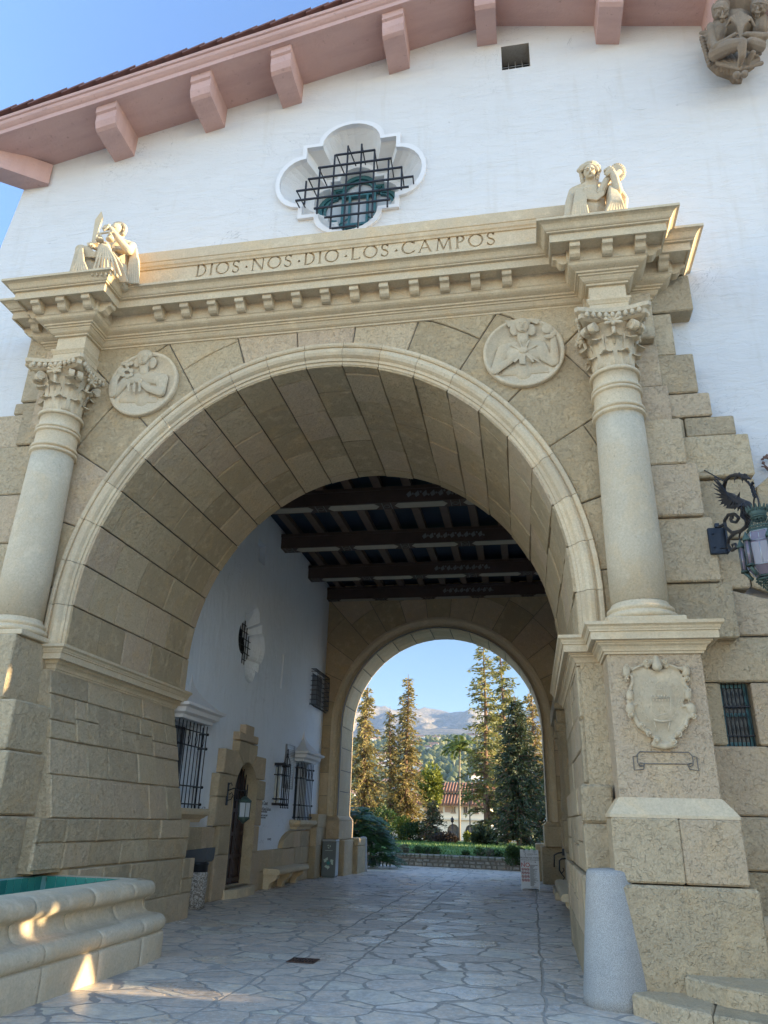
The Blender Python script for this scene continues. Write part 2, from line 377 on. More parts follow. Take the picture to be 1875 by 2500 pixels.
def mk_floor():
    k = N('flagstone_paving')
    wob = k.n('ShaderNodeTexNoise'); wob.inputs['Scale'].default_value = 2.6; wob.inputs['Detail'].default_value = 4; k.L(k.pos, wob.inputs['Vector'])
    def dist(amount, loc=(0, 0, 0)):
        vm = k.n('ShaderNodeVectorMath', operation='SCALE'); sb = k.n('ShaderNodeVectorMath', operation='SUBTRACT'); k.L(wob.outputs['Color'], sb.inputs[0]); sb.inputs[1].default_value = (.5, .5, .5)
        k.L(sb.outputs[0], vm.inputs[0]); vm.inputs['Scale'].default_value = amount
        ad = k.n('ShaderNodeVectorMath', operation='ADD'); k.L(k.pos, ad.inputs[0]); k.L(vm.outputs[0], ad.inputs[1]); return ad.outputs[0]
    vec = k.mapv((1.0, 1.35, 0), dist(.30))
    ve = k.n('ShaderNodeTexVoronoi'); ve.feature = 'DISTANCE_TO_EDGE'; ve.inputs['Scale'].default_value = 1.55; ve.inputs['Randomness'].default_value = .95; k.L(vec, ve.inputs['Vector'])
    vc = k.n('ShaderNodeTexVoronoi'); vc.feature = 'F1'; vc.inputs['Scale'].default_value = 1.55; vc.inputs['Randomness'].default_value = .95; k.L(vec, vc.inputs['Vector'])
    e = ve.outputs['Distance']; jit = k.math('MULTIPLY', k.noise(9, 3, .6), .035)
    # straight joints of the drive strip
    px = k.n('ShaderNodeSeparateXYZ'); k.L(k.pos, px.inputs[0])
    def line(x0, wd, y0=-3.0):
        wv = k.math('MULTIPLY', k.math('SUBTRACT', k.noise(1.3, 3, .6), .5), .16)
        l = k.math('ABSOLUTE', k.math('SUBTRACT', k.math('ADD', px.outputs[0], wv), x0)); l = k.ramp(l, [(wd*.7, 0), (wd*1.2, 1)])
        return k.math('MAXIMUM', l, k.math('LESS_THAN', px.outputs[1], y0))
    m = k.ramp(k.math('SUBTRACT', e, jit), [(.003, 0), (.017, 1)])
    for x0 in (-.18, .62, 2.86): m = k.math('MULTIPLY', m, line(x0, .016))
    cc = k.n('ShaderNodeSeparateColor'); k.L(vc.outputs['Color'], cc.inputs[0])
    s1 = k.ramp(cc.outputs[0], [(0, (0.602, 0.471, 0.343)), (.35, (0.761, 0.608, 0.471)), (.6, (0.820, 0.644, 0.446)), (.8, (0.708, 0.594, 0.481)), (1, (0.820, 0.738, 0.538))])
    st = k.noise(5, 6, .65, dist=.5); s1 = k.mix(k.ramp(st, [(.38, .0), (.62, .75)]), s1, (.36, .335, .30))
    st2 = k.noise(17, 5, .7); s1 = k.mix(k.ramp(st2, [(.48, .0), (.62, .6)]), s1, (.76, .73, .68)); st3 = k.noise(42, 4, .7, k.mapv((1, 2.2, 1))); s1 = k.mix(k.ramp(st3, [(.55, .0), (.68, .5)]), s1, (.25, .23, .21))
    c = k.mix(m, (.36, .325, .28), s1); k.col(c)
    rr = k.math('ADD', k.math('ADD', k.math('MULTIPLY', k.noise(3.3, 4, .6), .30), k.math('MULTIPLY', cc.outputs[2], .28)), .10); k.rough(k.math('ADD', rr, k.math('MULTIPLY', k.math('SUBTRACT', 1.0, m), .4)))
    h = k.math('ADD', k.math('MULTIPLY', m, .9), k.math('MULTIPLY', k.noise(6, 6, .65), .5)); h = k.math('ADD', h, k.math('MULTIPLY', cc.outputs[1], .35))
    h = k.math('ADD', h, k.math('MULTIPLY', k.noise(2.2, 3, .5, dist=1), .5))
    k.bump(h, .011); return k.m
FLOOR = mk_floor()
GRASS = plain('lawn_grass', (.075, .15, .03), .9, nz=.4, nscale=3, bump=.05)
SOIL = plain('soil', (.11, .08, .05), .95, nz=.4, nscale=2)
BARK = plain('bark', (.16, .095, .06), .95, nz=.45, nscale=6, bump=.03)
def mk_leaf(name, a, b, tr=.35, sc=.8, r=.6):
    k = N(name); t = k.attr('tone'); f = k.noise(sc, 3, .6)
    c = k.mix(t, a, b); c = k.mix(k.math('MULTIPLY', f, .5), c, [x*.7 for x in a]); k.col(c); k.rough(r)
    tl = k.n('ShaderNodeBsdfTranslucent'); k.L(c, tl.inputs[0]); mx = k.n('ShaderNodeMixShader'); mx.inputs[0].default_value = tr
    k.L(k.b.outputs[0], mx.inputs[1]); k.L(tl.outputs[0], mx.inputs[2]); k.L(mx.outputs[0], k.out.inputs[0]); return k.m
LF_GOLD = mk_leaf('redwood_foliage', (.17, .14, .04), (.36, .29, .09))
LF_OLIVE = mk_leaf('fir_foliage', (.12, .135, .035), (.32, .29, .08))
LF_DARK = mk_leaf('dark_fir_foliage', (.03, .05, .022), (.09, .105, .035), .25)
LF_YEL = mk_leaf('bright_foliage', (.16, .20, .03), (.36, .36, .05))
LF_BUSH = mk_leaf('bush_foliage', (.035, .07, .02), (.09, .15, .035))
LF_PURP = mk_leaf('dark_bush_foliage', (.05, .035, .03), (.10, .07, .045))
LF_GREY = mk_leaf('grey_foliage', (.12, .12, .08), (.22, .21, .14))
LF_MON = mk_leaf('philodendron_leaf', (.02, .055, .012), (.06, .15, .03), .15, r=.5)
LF_PALM = mk_leaf('palm_leaf', (.09, .14, .03), (.24, .30, .07))
CREAM = plain('cream_stucco', (.76, .66, .49), .85, nz=.08)
# ---------------------------------------------------------------- ground
def sheet(name, pts, z, mat, kind='structure', n=None):
    mb = MB(); mb.poly([(x, y, z) for x, y in pts]); o = mb.build(name, mat); tag(o, kind=kind); return o
sheet('ground', [(-6000, -2000), (6000, -2000), (6000, 9000), (-6000, 9000)], -.6, SOIL)
sheet('paved_courtyard', [(-40, -40), (40, -40), (40, 22.6), (-40, 24.5)], 0, FLOOR)
# ---------------------------------------------------------------- the stone portal
ZC, KA, RE, RI, RB, D1 = 4.2555, 1.0825, 3.837, 3.516, 3.475, 3.87
IMP = 3.76; S0 = (ZC-IMP)/3.5
def AP(s, r):
    if s < 0: return (r, ZC+s*3.5)
    if s > PI: return (-r, ZC-(s-PI)*3.5)
    return (r*math.cos(s), ZC+KA*r*math.sin(s))
portal = thing('stone_portal', 'great carved sandstone archway with columns, entablature and inscription in the white facade', 'archway', (0, 0, 0))
NS = 21; SS = [-S0+(PI+2*S0)*i/NS for i in range(NS+1)]
# backing of the vault (mortar) and face stones
mb = MB(); n = 60
rs = []
for y in (.01, D1-.01):
    r = RI+.012 if y < 1 else RB+.012
    rs.append([(AP(-S0+(PI+2*S0)*i/n, r)[0], y, AP(-S0+(PI+2*S0)*i/n, r)[1]) for i in range(n+1)])
mb.rings(rs, closed=False)
mb.build('vault_joint', plain('dark_mortar', (.085, .072, .055), .95), portal)
mb = MB()
UR = 3.5
def vfn(u, v, h):
    r = RI+(RB-RI)*v/D1+.0-h; x, z = AP(u/UR, r); return (x, v, z)
for i in range(NS):
    ys = [.0, .30, 1.15, 2.05, 2.85, 3.60, D1] if i % 2 else [.0, .72, 1.60, 2.5, 3.62, D1]
    ys = [0]+[min(max(y+rnd.uniform(-.12, .12), .2), 3.45) if 0 < y < 3.5 else y for y in ys[1:]]
    a0, a1 = SS[i]*UR, SS[i+1]*UR
    for a, b in zip(ys, ys[1:]):
        block(mb, [(a0+(a1-a0)*k/4, a) for k in range(4)]+[(a1, a)]+[(a1-(a1-a0)*k/4, b) for k in range(4)]+[(a0, b)],
              vfn, .014+rnd.uniform(0, .026), gap=.009, bev=.006)
# fix the mixed units of the inset (angle vs metres) is negligible at this radius
mb.build('vault', ST, portal)
# back face ring of the vault towards the passage and the wall above it
mb = MB(); ring = []
for i in range(61):
    s = -S0+(PI+2*S0)*i/60; ring.append(s)
rs = [[(AP(s, RB)[0], D1, AP(s, RB)[1]) for s in ring], [(AP(s, RB)[0]*1.0+.0 if False else AP(s, 4.6)[0], D1, AP(s, 4.6)[1]) for s in ring]]
mb.rings(rs, closed=False); mb.poly([(-4.6, D1, 3.5), (-4.6, D1, 10), (-4.59, D1, 10), (-4.59, D1, 3.5)])
mb.box((-4.7, D1-.4, 8.5), (5.2, D1+.01, 10.2))
mb.build('vault_back_wall', ST, portal)
# moulded front ring, one voussoir after another
prof = [(3.516, .05), (3.516, -.0), (3.555, -.005), (3.56, -.03), (3.60, -.035), (3.61, -.055), (3.63, -.085), (3.67, -.105), (3.715, -.10), (3.745, -.075), (3.755, -.05), (3.765, -.05), (3.77, -.075), (3.79, -.09), (3.825, -.09), (3.837, -.07), (3.837, .05)]
for i in range(NS):
    mb = MB(); mb.tone = rnd.random(); g = .0009
    a, b = SS[i]+g, SS[i+1]-g; rs = []
    for k in range(9):
        s = a+(b-a)*k/8; rs.append([(AP(s, r)[0], y, AP(s, r)[1]) for r, y in prof])
    mb.rings(rs, cap=True, smooth=False); o = mb.build('arch_moulding', SM, portal)
# spandrel stones
mb = MB(); back = MB()
XL, XR, ZT = -4.05, 4.15, 8.73
def ray(s):
    c, q = math.cos(s), math.sin(s)
    if s <= 0 or s >= PI: return (XR if s <= 0 else -XL)
    r1 = (XR/c if c > 1e-6 else (XL/c if c < -1e-6 else 1e9)); r2 = (ZT-ZC)/(KA*q) if q > 1e-6 else 1e9
    return min(r1, r2)
sfn = lambda u, v, h: (u, .0-h, v)
NO = 15; SO = [-S0+(PI+2*S0)*i/NO for i in range(NO+1)]
for i in range(NO):
    s0, s1 = SO[i], SO[i+1]; lo, hi = 3.835, None
    m0, m1 = ray(s0), ray(s1); span = max(m0, m1)-3.835
    cuts = [3.835]
    if span > 1.0: cuts.append(3.835+span*rnd.uniform(.42, .6))
    cuts.append(99)
    for c0, c1 in zip(cuts, cuts[1:]):
        inn = [AP(s0+(s1-s0)*k/5, min(c0, ray(s0+(s1-s0)*k/5))) for k in range(6)]
        out = [AP(s1+(s0-s1)*k/5, min(c1, ray(s1+(s0-s1)*k/5))) for k in range(6)]
        if c1 > 50:
            for k in range(5):
                p, q = out[k], out[k+1]
                pt = abs(p[1]-ZT) < 1e-6; qt = abs(q[1]-ZT) < 1e-6
                if pt != qt: out.insert(k+1, ((q[0] if pt else p[0]), ZT)); break
        # polygon CCW in (x,z): inner goes right->left for increasing s, so reverse
        P = out[::-1][::-1]
        poly = inn[::-1]+out[::-1]
        A = sum(poly[k][0]*poly[(k+1) % len(poly)][1]-poly[(k+1) % len(poly)][0]*poly[k][1] for k in range(len(poly)))
        if A < 0: poly = poly[::-1]
        cl = [poly[0]]
        for q in poly[1:]:
            if math.hypot(q[0]-cl[-1][0], q[1]-cl[-1][1]) > .02: cl.append(q)
        if math.hypot(cl[0][0]-cl[-1][0], cl[0][1]-cl[-1][1]) < .02: cl.pop()
        block(mb, cl, sfn, .015+rnd.uniform(0, .02), gap=.008, bev=.012)
mb.build('spandrel', ST, portal)
mb = MB(); rs = [[(AP(s, 3.80)[0], .012, AP(s, 3.80)[1]) for s in ring], [(AP(s, ray(s))[0], .012, AP(s, ray(s))[1]) for s in ring]]
mb.rings(rs, closed=False); mb.build('spandrel_joint', MORTAR, portal)
# ---- quoins and backing stones on both sides
def blocks_y(name, rows, mat=ST, parent=portal, seed=3):
    """rows: (x0,x1,z0,z1,y,depth)"""
    mb = MB(); r = random.Random(seed)
    for x0, x1, z0, z1, y, dp in rows:
        mb.tone = r.random(); mb.bbox((x0+.004, y, z0+.003), (x1-.004, y+dp, z1-.005), .018)
    return mb.build(name, mat, parent)
RQ = [(3.9, 4.84, 7.93, 8.72, -.2, .5), (4.0, 4.87, 7.22, 7.93, -.06, .4), (4.0, 4.93, 6.65, 7.22, -.09, .4),
      (4.0, 5.01, 5.97, 6.64, -.2, .5), (4.0, 5.13, 5.24, 5.965, -.205, .5), (4.0, 5.22, 4.39, 5.235, -.15, .5), (4.0, 5.34, 3.70, 4.385, -.11, .5)]
blocks_y('pilaster_stone', RQ, ST2, seed=5)
RO = [(4.6, 5.45, 8.49, 9.12, 0, .34), (4.5, 5.13, 7.765, 8.48, .02, .3), (4.5, 5.34, 7.125, 7.755, -.01, .33), (4.5, 5.47, 6.755, 7.12, .0, .32), (5.1, 5.73, 6.45, 6.745, .01, .31), (4.9, 5.095, 6.45, 6.745, .03, .31),
      (4.5, 5.86, 5.835, 6.445, -.02, .34), (4.5, 5.85, 5.0, 5.82, .04, .3), (4.5, 5.6, 4.35, 4.99, .06, .3)]
blocks_y('quoin_stone', RO, ST2, seed=8)
# slanted stones right of the lantern (springer of a hidden relieving arch)
mb = MB(); r = random.Random(4)
for P in ([(5.86, 5.7), (5.86, 4.995), (6.9, 4.6), (7.6, 5.4), (6.35, 6.1)], [(6.35, 6.1), (7.6, 5.4), (9, 6), (9, 7.3), (7.2, 6.9)], [(5.62, 4.98), (5.61, 4.36), (6.4, 4.05), (6.85, 4.58), (5.86, 4.98)],
          [(5.35, 4.34), (5.35, 3.76), (6.3, 3.76), (6.38, 4.03)], [(6.4, 4.03), (6.3, 3.76), (9, 3.76), (9, 5.9), (7.62, 5.36), (6.88, 4.57)]):
    A = sum(P[k][0]*P[(k+1) % len(P)][1]-P[(k+1) % len(P)][0]*P[k][1] for k in range(len(P)))
    if A < 0: P = P[::-1]
    block(mb, P, lambda u, v, h: (u, .10-h, v), .03+r.uniform(0, .03), gap=.006, bev=.015)
mb.build('relieving_stone', ST2, portal)
LO = [(-5.17, -4.6, 8.47, 9.12, -.1, .42), (-5.10, -4.4, 7.785, 8.465, -.08, .4), (-5.19, -4.4, 7.565, 7.78, -.06, .4), (-4.75, -4.0, 7.2, 8.7, -.16, .5)]
for z0, z1, xs in [(6.95, 7.56, (-9, -6.9, -5.75, -4.95, -4.0)), (6.1, 6.945, (-9, -7.6, -6.1, -5.25, -4.0)), (5.3, 6.095, (-9, -7.0, -5.6, -4.0)), (4.5, 5.295, (-9, -7.4, -6.2, -4.9, -4.0)), (3.76, 4.495, (-9, -6.8, -5.4, -4.0))]:
    for a, b in zip(xs, xs[1:]): LO.append((a, b, z0, z1, -.08+rnd.uniform(-.02, .02)-(.05 if b > -4.5 else 0), .4))
blocks_y('quoin_stone', LO, ST2, seed=9)
# ---- entablature
PROF = [(0, 8.70), (.04, 8.70), (.04, 8.73), (.06, 8.735), (.085, 8.75), (.10, 8.77), (.115, 8.785), (.12, 8.80), (.145, 8.805), (.145, 8.83), (.175, 8.835), (.18, 8.86), (.21, 8.87), (.245, 8.885), (.27, 8.905), (.28, 8.93), (.28, 8.94), (.30, 8.955),
        (.30, 9.145), (.50, 9.145), (.50, 9.115), (.53, 9.115), (.53, 9.25), (.57, 9.25), (.57, 9.272), (.585, 9.275), (.60, 9.29), (.615, 9.32), (.635, 9.35), (.665, 9.365), (.70, 9.37), (.70, 9.41), (0, 9.43)]
XRB = (3.97, 4.47); XLB = (-4.37, -3.87); YB = -.44; XRO, XLO = 4.86, -4.72
EP = [(XLO, .3), (XLO, .0), (XLB[0], .0), (XLB[0], YB), (XLB[1], YB), (XLB[1], 0), (XRB[0], 0), (XRB[0], YB), (XRB[1], YB), (XRB[1], 0), (XRO, 0), (XRO, .3)]
mb = MB(); mb.sweep([(-d, z) for d, z in PROF], EP)
mb.box((XLO+.1, .0+.003, 8.71), (XRO-.1, .35, 9.4)); mb.box((XLB[0]+.05, YB+.03, 8.71), (XLB[1]-.05, .1, 9.405)); mb.box((XRB[0]+.05, YB+.03, 8.71), (XRB[1]-.05, .1, 9.405))
mb.build('entablature', SM, portal)
def modillion(x, y, dx, dy, w=.14):
    """console under the corona; starts on the frieze face at (x,y) and runs along (dx,dy)"""
    P = [(0, 8.965), (.03, 8.955), (.07, 8.96), (.105, 8.985), (.12, 9.02), (.135, 9.04), (.155, 9.045), (.185, 9.05), (.195, 9.07), (.195, 9.14), (0, 9.14)]
    nx, ny = -dy, dx; mb = MB(); mb.tone = rnd.random()
    mb.rings([[(x+dx*a+nx*s*w/2, y+dy*a+ny*s*w/2, z) for a, z in P] for s in (-1, 1)], cap=True)
    mb.build('modillion', SM, portal)
for k in range(-7, 6): modillion(.53+.46*k, -.30, 0, -1)
for xc in (-4.12, 4.22):
    for q in (-.44, 0, .44): modillion(xc+q, YB-.30, 0, -1)
    for s in (-1, 1): modillion(xc+s*.55, YB-.17, s, 0)
for sx, xo in ((1, XRO), (-1, XLO)):
    modillion(xo+sx*.17, -.30, 0, -1)
    for yy in (-.17, .14): modillion(xo+sx*.30, yy, sx, 0)
# impost blocks above the capitals
for x0, x1 in (XRB, XLB):
    mb = MB(); mb.tone = .9
    mb.sweep([(0, 8.12), (0, 8.29), (-.012, 8.295), (-.012, 8.38), (-.02, 8.385), (-.03, 8.41), (-.05, 8.44), (-.05, 8.46), (0, 8.465), (0, 8.70), (.1, 8.70), (.1, 8.12)], [(x0, .1), (x0, YB), (x1, YB), (x1, .1)])
    mb.box((x0+.02, YB+.02, 8.13), (x1-.02, .09, 8.69)); mb.build('impost_block', SM, portal)
# ---- inscription panel, letters cut into the stone
YP = -.22
pn = MB(); pn.box((-3.6, YP, 9.40), (4.5, .28, 10.36)); panel = pn.build('inscription_panel', SM, portal)
mb = MB(); mb.tone = .3; mb.sweep([(0, 10.10), (-.02, 10.10), (-.03, 10.13), (-.05, 10.15), (-.06, 10.19), (-.06, 10.21), (-.075, 10.22), (-.075, 10.42), (0, 10.43)], [(-3.65, .2), (-3.65, YP), (4.55, YP), (4.55, .2)])
mb.box((-3.66, YP+.01, 10.37), (4.56, .29, 10.425)); mb.build('panel_coping', SM, portal)
def letter(ch):
    """strokes of a Roman capital, height 1; returns (width, list of closed polygons)"""
    th, tn, sf = .14, .075, .07
    Q = []
    def bar(x0, y0, x1, y1, w):
        d = Vector((x1-x0, y1-y0)).normalized(); n = Vector((-d.y, d.x))*w/2
        Q.append([(x0-n.x, y0-n.y), (x1-n.x, y1-n.y), (x1+n.x, y1+n.y), (x0+n.x, y0+n.y)])
    def serif(x, y, w=.15, up=0): Q.append([(x-w, y-.001), (x+w, y-.001), (x+w*.6, y+(.05 if not up else -.05)), (x-w*.6, y+(.05 if not up else -.05))] if not up else [(x-w*.6, y-.05), (x+w*.6, y-.05), (x+w, y), (x-w, y)])
    def arc(cx, cy, rx, ry, a0, a1, w0, w1, n=26):
        o, i = [], []
        for k in range(n+1):
            a = a0+(a1-a0)*k/n; w = w0+(w1-w0)*abs(math.cos(a-.35)); o.append((cx+(rx+w/2)*math.cos(a), cy+(ry+w/2)*math.sin(a))); i.append((cx+(rx-w/2)*math.cos(a), cy+(ry-w/2)*math.sin(a)))
        for k in range(n): Q.append([i[k], o[k], o[k+1], i[k+1]])
    if ch == 'I': bar(.15, 0, .15, 1, th); serif(.15, 0); serif(.15, 1, up=1); return .3, Q
    if ch == 'D': bar(.15, 0, .15, 1, th); serif(.13, 0, .13); serif(.13, 1, .13, 1); arc(.30, .5, .42, .46, -PI/2, PI/2, tn, th); bar(.1, .04, .32, .04, tn); bar(.1, .96, .32, .96, tn); return .82, Q
    if ch == 'O': arc(.5, .5, .43, .46, 0, 2*PI, tn, th, 40); return 1.0, Q
    if ch == 'S': arc(.30, .74, .19, .22, .35, PI*1.42, tn, .11, 20); arc(.30, .26, .21, .22, -PI*.85, PI*.42, tn, .11, 20); bar(.20, .56, .44, .44, th); bar(.49, .74, .52, .94, .05); bar(.08, .06, .09, .27, .05); return .6, Q
    if ch == 'N': bar(.15, 0, .15, 1, tn); bar(.13, 1, .85, 0, th); bar(.85, 0, .85, 1, tn); serif(.15, 0, .12); serif(.12, 1, .12, 1); serif(.85, 1, .12, 1); return 1.0, Q
    if ch == 'L': bar(.15, 0, .15, 1, th); serif(.15, 1, up=1); bar(.05, .04, .62, .04, tn); bar(.60, .02, .66, .2, .06); return .68, Q
    if ch == 'C': arc(.52, .5, .43, .46, .75, 2*PI-.75, tn, th, 34); bar(.86, .72, .88, .93, .05); bar(.86, .08, .88, .26, .05); return .92, Q
    if ch == 'A': bar(.12, 0, .50, 1, tn); bar(.46, 1, .86, 0, th); bar(.26, .34, .72, .34, tn); serif(.12, 0, .12); serif(.86, 0, .12); return .98, Q
    if ch == 'M': bar(.15, 0, .24, 1, tn); bar(.22, 1, .58, .05, th); bar(.56, .05, .92, 1, tn); bar(.92, 1, 1.02, 0, th); serif(.15, 0, .11); serif(1.02, 0, .11); return 1.15, Q
    if ch == 'P': bar(.15, 0, .15, 1, th); serif(.15, 0); serif(.13, 1, .13, 1); arc(.32, .73, .23, .24, -PI/2, PI/2, tn, th, 18); bar(.1, .96, .34, .96, tn); bar(.15, .49, .34, .49, tn); return .66, Q
    if ch == '.': Q.append([(.0, .30), (.26, .30), (.15, .50)]); return .28, Q
words = 'DIOS.NOS.DIO.LOS.CAMPOS'
gapw = {'.': .26}; tot = 0; lay = []
for i, ch in enumerate(words):
    wd, q = letter(ch)
    if ch == '.': tot += .17
    lay.append((tot, q)); tot += wd+(.16 if ch != '.' else .17)
xa, xb = at(477, 668, 'y', YP).x, at(1216, 588, 'y', YP).x
za = at(900, 628, 'y', YP).z-.02; hgt = .255; sx = (xb-xa)/tot
mb = MB()
for x0, qs in lay:
    for q in qs:
        mb.prism([(xa+(x0+a)*sx, YP-.01, za+b*hgt) for a, b in q][::-1], (0, .045, 0))
cut = mb.build('cut', MORTAR)
md = panel.modifiers.new('b', 'BOOLEAN'); md.operation = 'DIFFERENCE'; md.object = cut; md.solver = 'EXACT'; md.use_self = True
dg = bpy.context.evaluated_depsgraph_get(); me = bpy.data.meshes.new_from_object(panel.evaluated_get(dg)); panel.modifiers.clear(); panel.data = me
bpy.data.objects.remove(cut)
# ---- columns
def leaf(mb, c, ang, r0, z0, h, w, out, curl):
    """acanthus leaf: a cupped lobed blade rising along the bell and curling outward"""
    ca, sa = math.cos(ang), math.sin(ang); rs = []; nu, nv = 8, 9
    for layer in (0, 1):
        pass
    for j in range(nv+1):
        t = j/nv; row = []
        hz = z0+h*min(1, math.sin(t*PI*.62)/math.sin(PI*.5)) if t < .8 else z0+h*(math.sin(.8*PI*.62))-(t-.8)*h*curl
        rad = r0+out*(t**2.2)+(.0 if t < .8 else (t-.8)*.10)
        ww = w*(.55+.45*math.sin(min(1, t*1.25)*PI*.5))*(1 if t < .8 else 1-(t-.8)*2.0)*(1+.10*math.cos(j*2.6))
        for i in range(nu+1):
            u = -1+2*i/nu; side = u*ww; cup = .03*(u*u)+(.010*math.cos(u*PI*3))
            x = rad-cup; row.append((c[0]+x*ca-side*sa, c[1]+x*sa+side*ca, hz-.02*u*u*t))
        rs.append(row)
    back = [[(p[0]-.022*ca, p[1]-.022*sa, p[2]-.004) for p in row] for row in rs]
    mb.rings([r+b[::-1] for r, b in zip(rs, back)], cap=True, smooth=True)
def volute(mb, c, ang, r, z, R0=.075, w=.10):
    ca, sa = math.cos(ang), math.sin(ang); P = []
    rib = []
    for k in range(34):
        a = k/33*PI*4.2; rr = R0*(1-.82*k/33); x = r+.0+rr*math.cos(PI/2-a); zz = z+rr*math.sin(PI/2-a); rib.append((x, zz))
    stem = [(r-.17, z-.30), (r-.15, z-.17), (r-.11, z-.06), (r-.06, z+.045)]
    P = stem+rib; rr = []
    for x, zz in P: rr.append([(c[0]+x*ca-q*sa, c[1]+x*sa+q*ca, zz) for q in (-w/2, w/2)])
    # ribbon with thickness
    th = .012; rs = []
    for k, (x, zz) in enumerate(P):
        a = P[max(k-1, 0)]; b = P[min(k+1, len(P)-1)]; d = Vector((b[0]-a[0], b[1]-a[1])).normalized(); nx, nz = -d.y*th, d.x*th
        rs.append([(c[0]+X*ca-q*sa, c[1]+X*sa+q*ca, Z) for X, Z, q in ((x+nx, zz+nz, -w/2), (x+nx, zz+nz, w/2), (x-nx, zz-nz, w/2), (x-nx, zz-nz, -w/2))])
    mb.rings(rs, cap=True)
    mb.lathe([(R0*.80, -w*.40), (R0*.80, w*.40)], (0, 0, 0), 14) if False else None
    a1 = Vector((c[0]+r*ca+sa*w*.42, c[1]+r*sa-ca*w*.42, z)); a2 = Vector((c[0]+r*ca-sa*w*.42, c[1]+r*sa+ca*w*.42, z)); mb.tube([a1, a2], R0*.50, 14)
def column(cx, cy, side):
    col = portal
    z0 = 3.765
    mb = MB(); mb.tone = .7
    mb.bbox((cx-.43, cy-.43, z0), (cx+.43, cy+.3, z0+.07), .01)
    mb.lathe([(.30, z0+.06), (.40, z0+.07), (.425, z0+.10), (.43, z0+.125), (.415, z0+.15), (.385, z0+.165), (.375, z0+.17), (.372, z0+.18), (.385, z0+.19), (.392, z0+.21), (.385, z0+.23), (.36, z0+.245), (.35, z0+.25), (.345, z0+.27), (.33, z0+.30)], (cx, cy, 0), 48)
    mb.build('column_base', SM, col)
    mb = MB(); mb.tone = .75
    mb.lathe([(.334, z0+.30), (.334, 4.8), (.328, 5.4), (.318, 6.0), (.308, 6.60)], (cx, cy, 0), 56); mb.build('column_shaft', COL, col)
    mb = MB(); mb.tone = .6
    def tor(z, r, h, r0): return [(r0, z-h), (r*.985, z-h*.8), (r, z-h*.2), (r, z+h*.2), (r*.985, z+h*.8), (r0, z+h)]
    pr = [(.306, 6.59)]+tor(6.63, .345, .028, .31)+tor(6.70, .345, .028, .31)+[(.306, 6.74), (.303, 6.93)]+tor(6.96, .335, .024, .305)+tor(7.02, .332, .024, .303)+[(.298, 7.05), (.296, 7.22)]+tor(7.25, .335, .03, .30)+[(.27, 7.29)]
    mb.lathe(pr, (cx, cy, 0), 56); mb.build('column_neck_rings', SM, col)
    mb = MB(); mb.tone = .5
    mb.lathe([(.25, 7.25), (.27, 7.4), (.275, 7.6), (.29, 7.8), (.33, 7.93), (.36, 7.95), (.36, 7.97)], (cx, cy, 0), 40)
    for k in range(8): leaf(mb, (cx, cy), PI/8+k*PI/4, .27, 7.27, .25, .085, .10, .45)
    for k in range(8): leaf(mb, (cx, cy), k*PI/4, .27, 7.28, .46, .095, .16, .40)
    for k in range(4): leaf(mb, (cx, cy), PI/4+k*PI/2, .28, 7.32, .52, .12, .22, .35)
    for k in range(4):
        for q in (-.13, .13): volute(mb, (cx, cy), PI/4+k*PI/2+q, .43, 7.86, .07, .085)
    # shell flowers on each face with stem
    for k in range(4):
        a = k*PI/2; ca, sa = math.cos(a), math.sin(a)
        for j in range(7):
            b = -PI*.62+j*PI*.62/3; dx, dz = math.sin(b), math.cos(b)
            p0 = Vector((cx+.37*ca, cy+.37*sa, 7.93)); t = Vector((-sa*dx, ca*dx, dz))
            mb.cap2(p0, p0+t*.10+Vector((ca, sa, 0))*.03, .012, .028, 6)
        mb.ball((cx+.37*ca, cy+.37*sa, 7.90), .035); mb.tube([(cx+.35*ca, cy+.35*sa, 7.86), (cx+.30*ca, cy+.30*sa, 7.62)], [.03, .014], 8)
        for u in [x*.085 for x in range(-4, 5)]:
            rr = .40+.06*(abs(u)/.34)**2; mb.ball((cx+rr*ca-u*sa, cy+rr*sa+u*ca, 8.02), (.034, .034, .045), 8, 5)
    # abacus with hollow sides
    def aba(e, z):
        P = []
        for k in range(4):
            a = k*PI/2; ca, sa = math.cos(a), math.sin(a)
            for j in range(-6, 7):
                u = j/6*(.435+e); x = .385+e+.10*(abs(u)/.435)**2.2; x = min(x, .475+e)
                P.append((cx+x*ca-u*sa, cy+x*sa+u*ca, z))
        return P
    mb.rings([aba(-.06, 7.96), aba(-.02, 7.98), aba(-.02, 8.05), aba(.02, 8.07), aba(.03, 8.125)], cap=True)
    mb.build('capital', CV, col)
COL = stone('column_stone', (.57, .475, .33), (.61, .51, .355), (.64, .54, .385), .010, .25, 1.4)
column(4.215, -.28, 1); column(-4.12, -.28, -1)
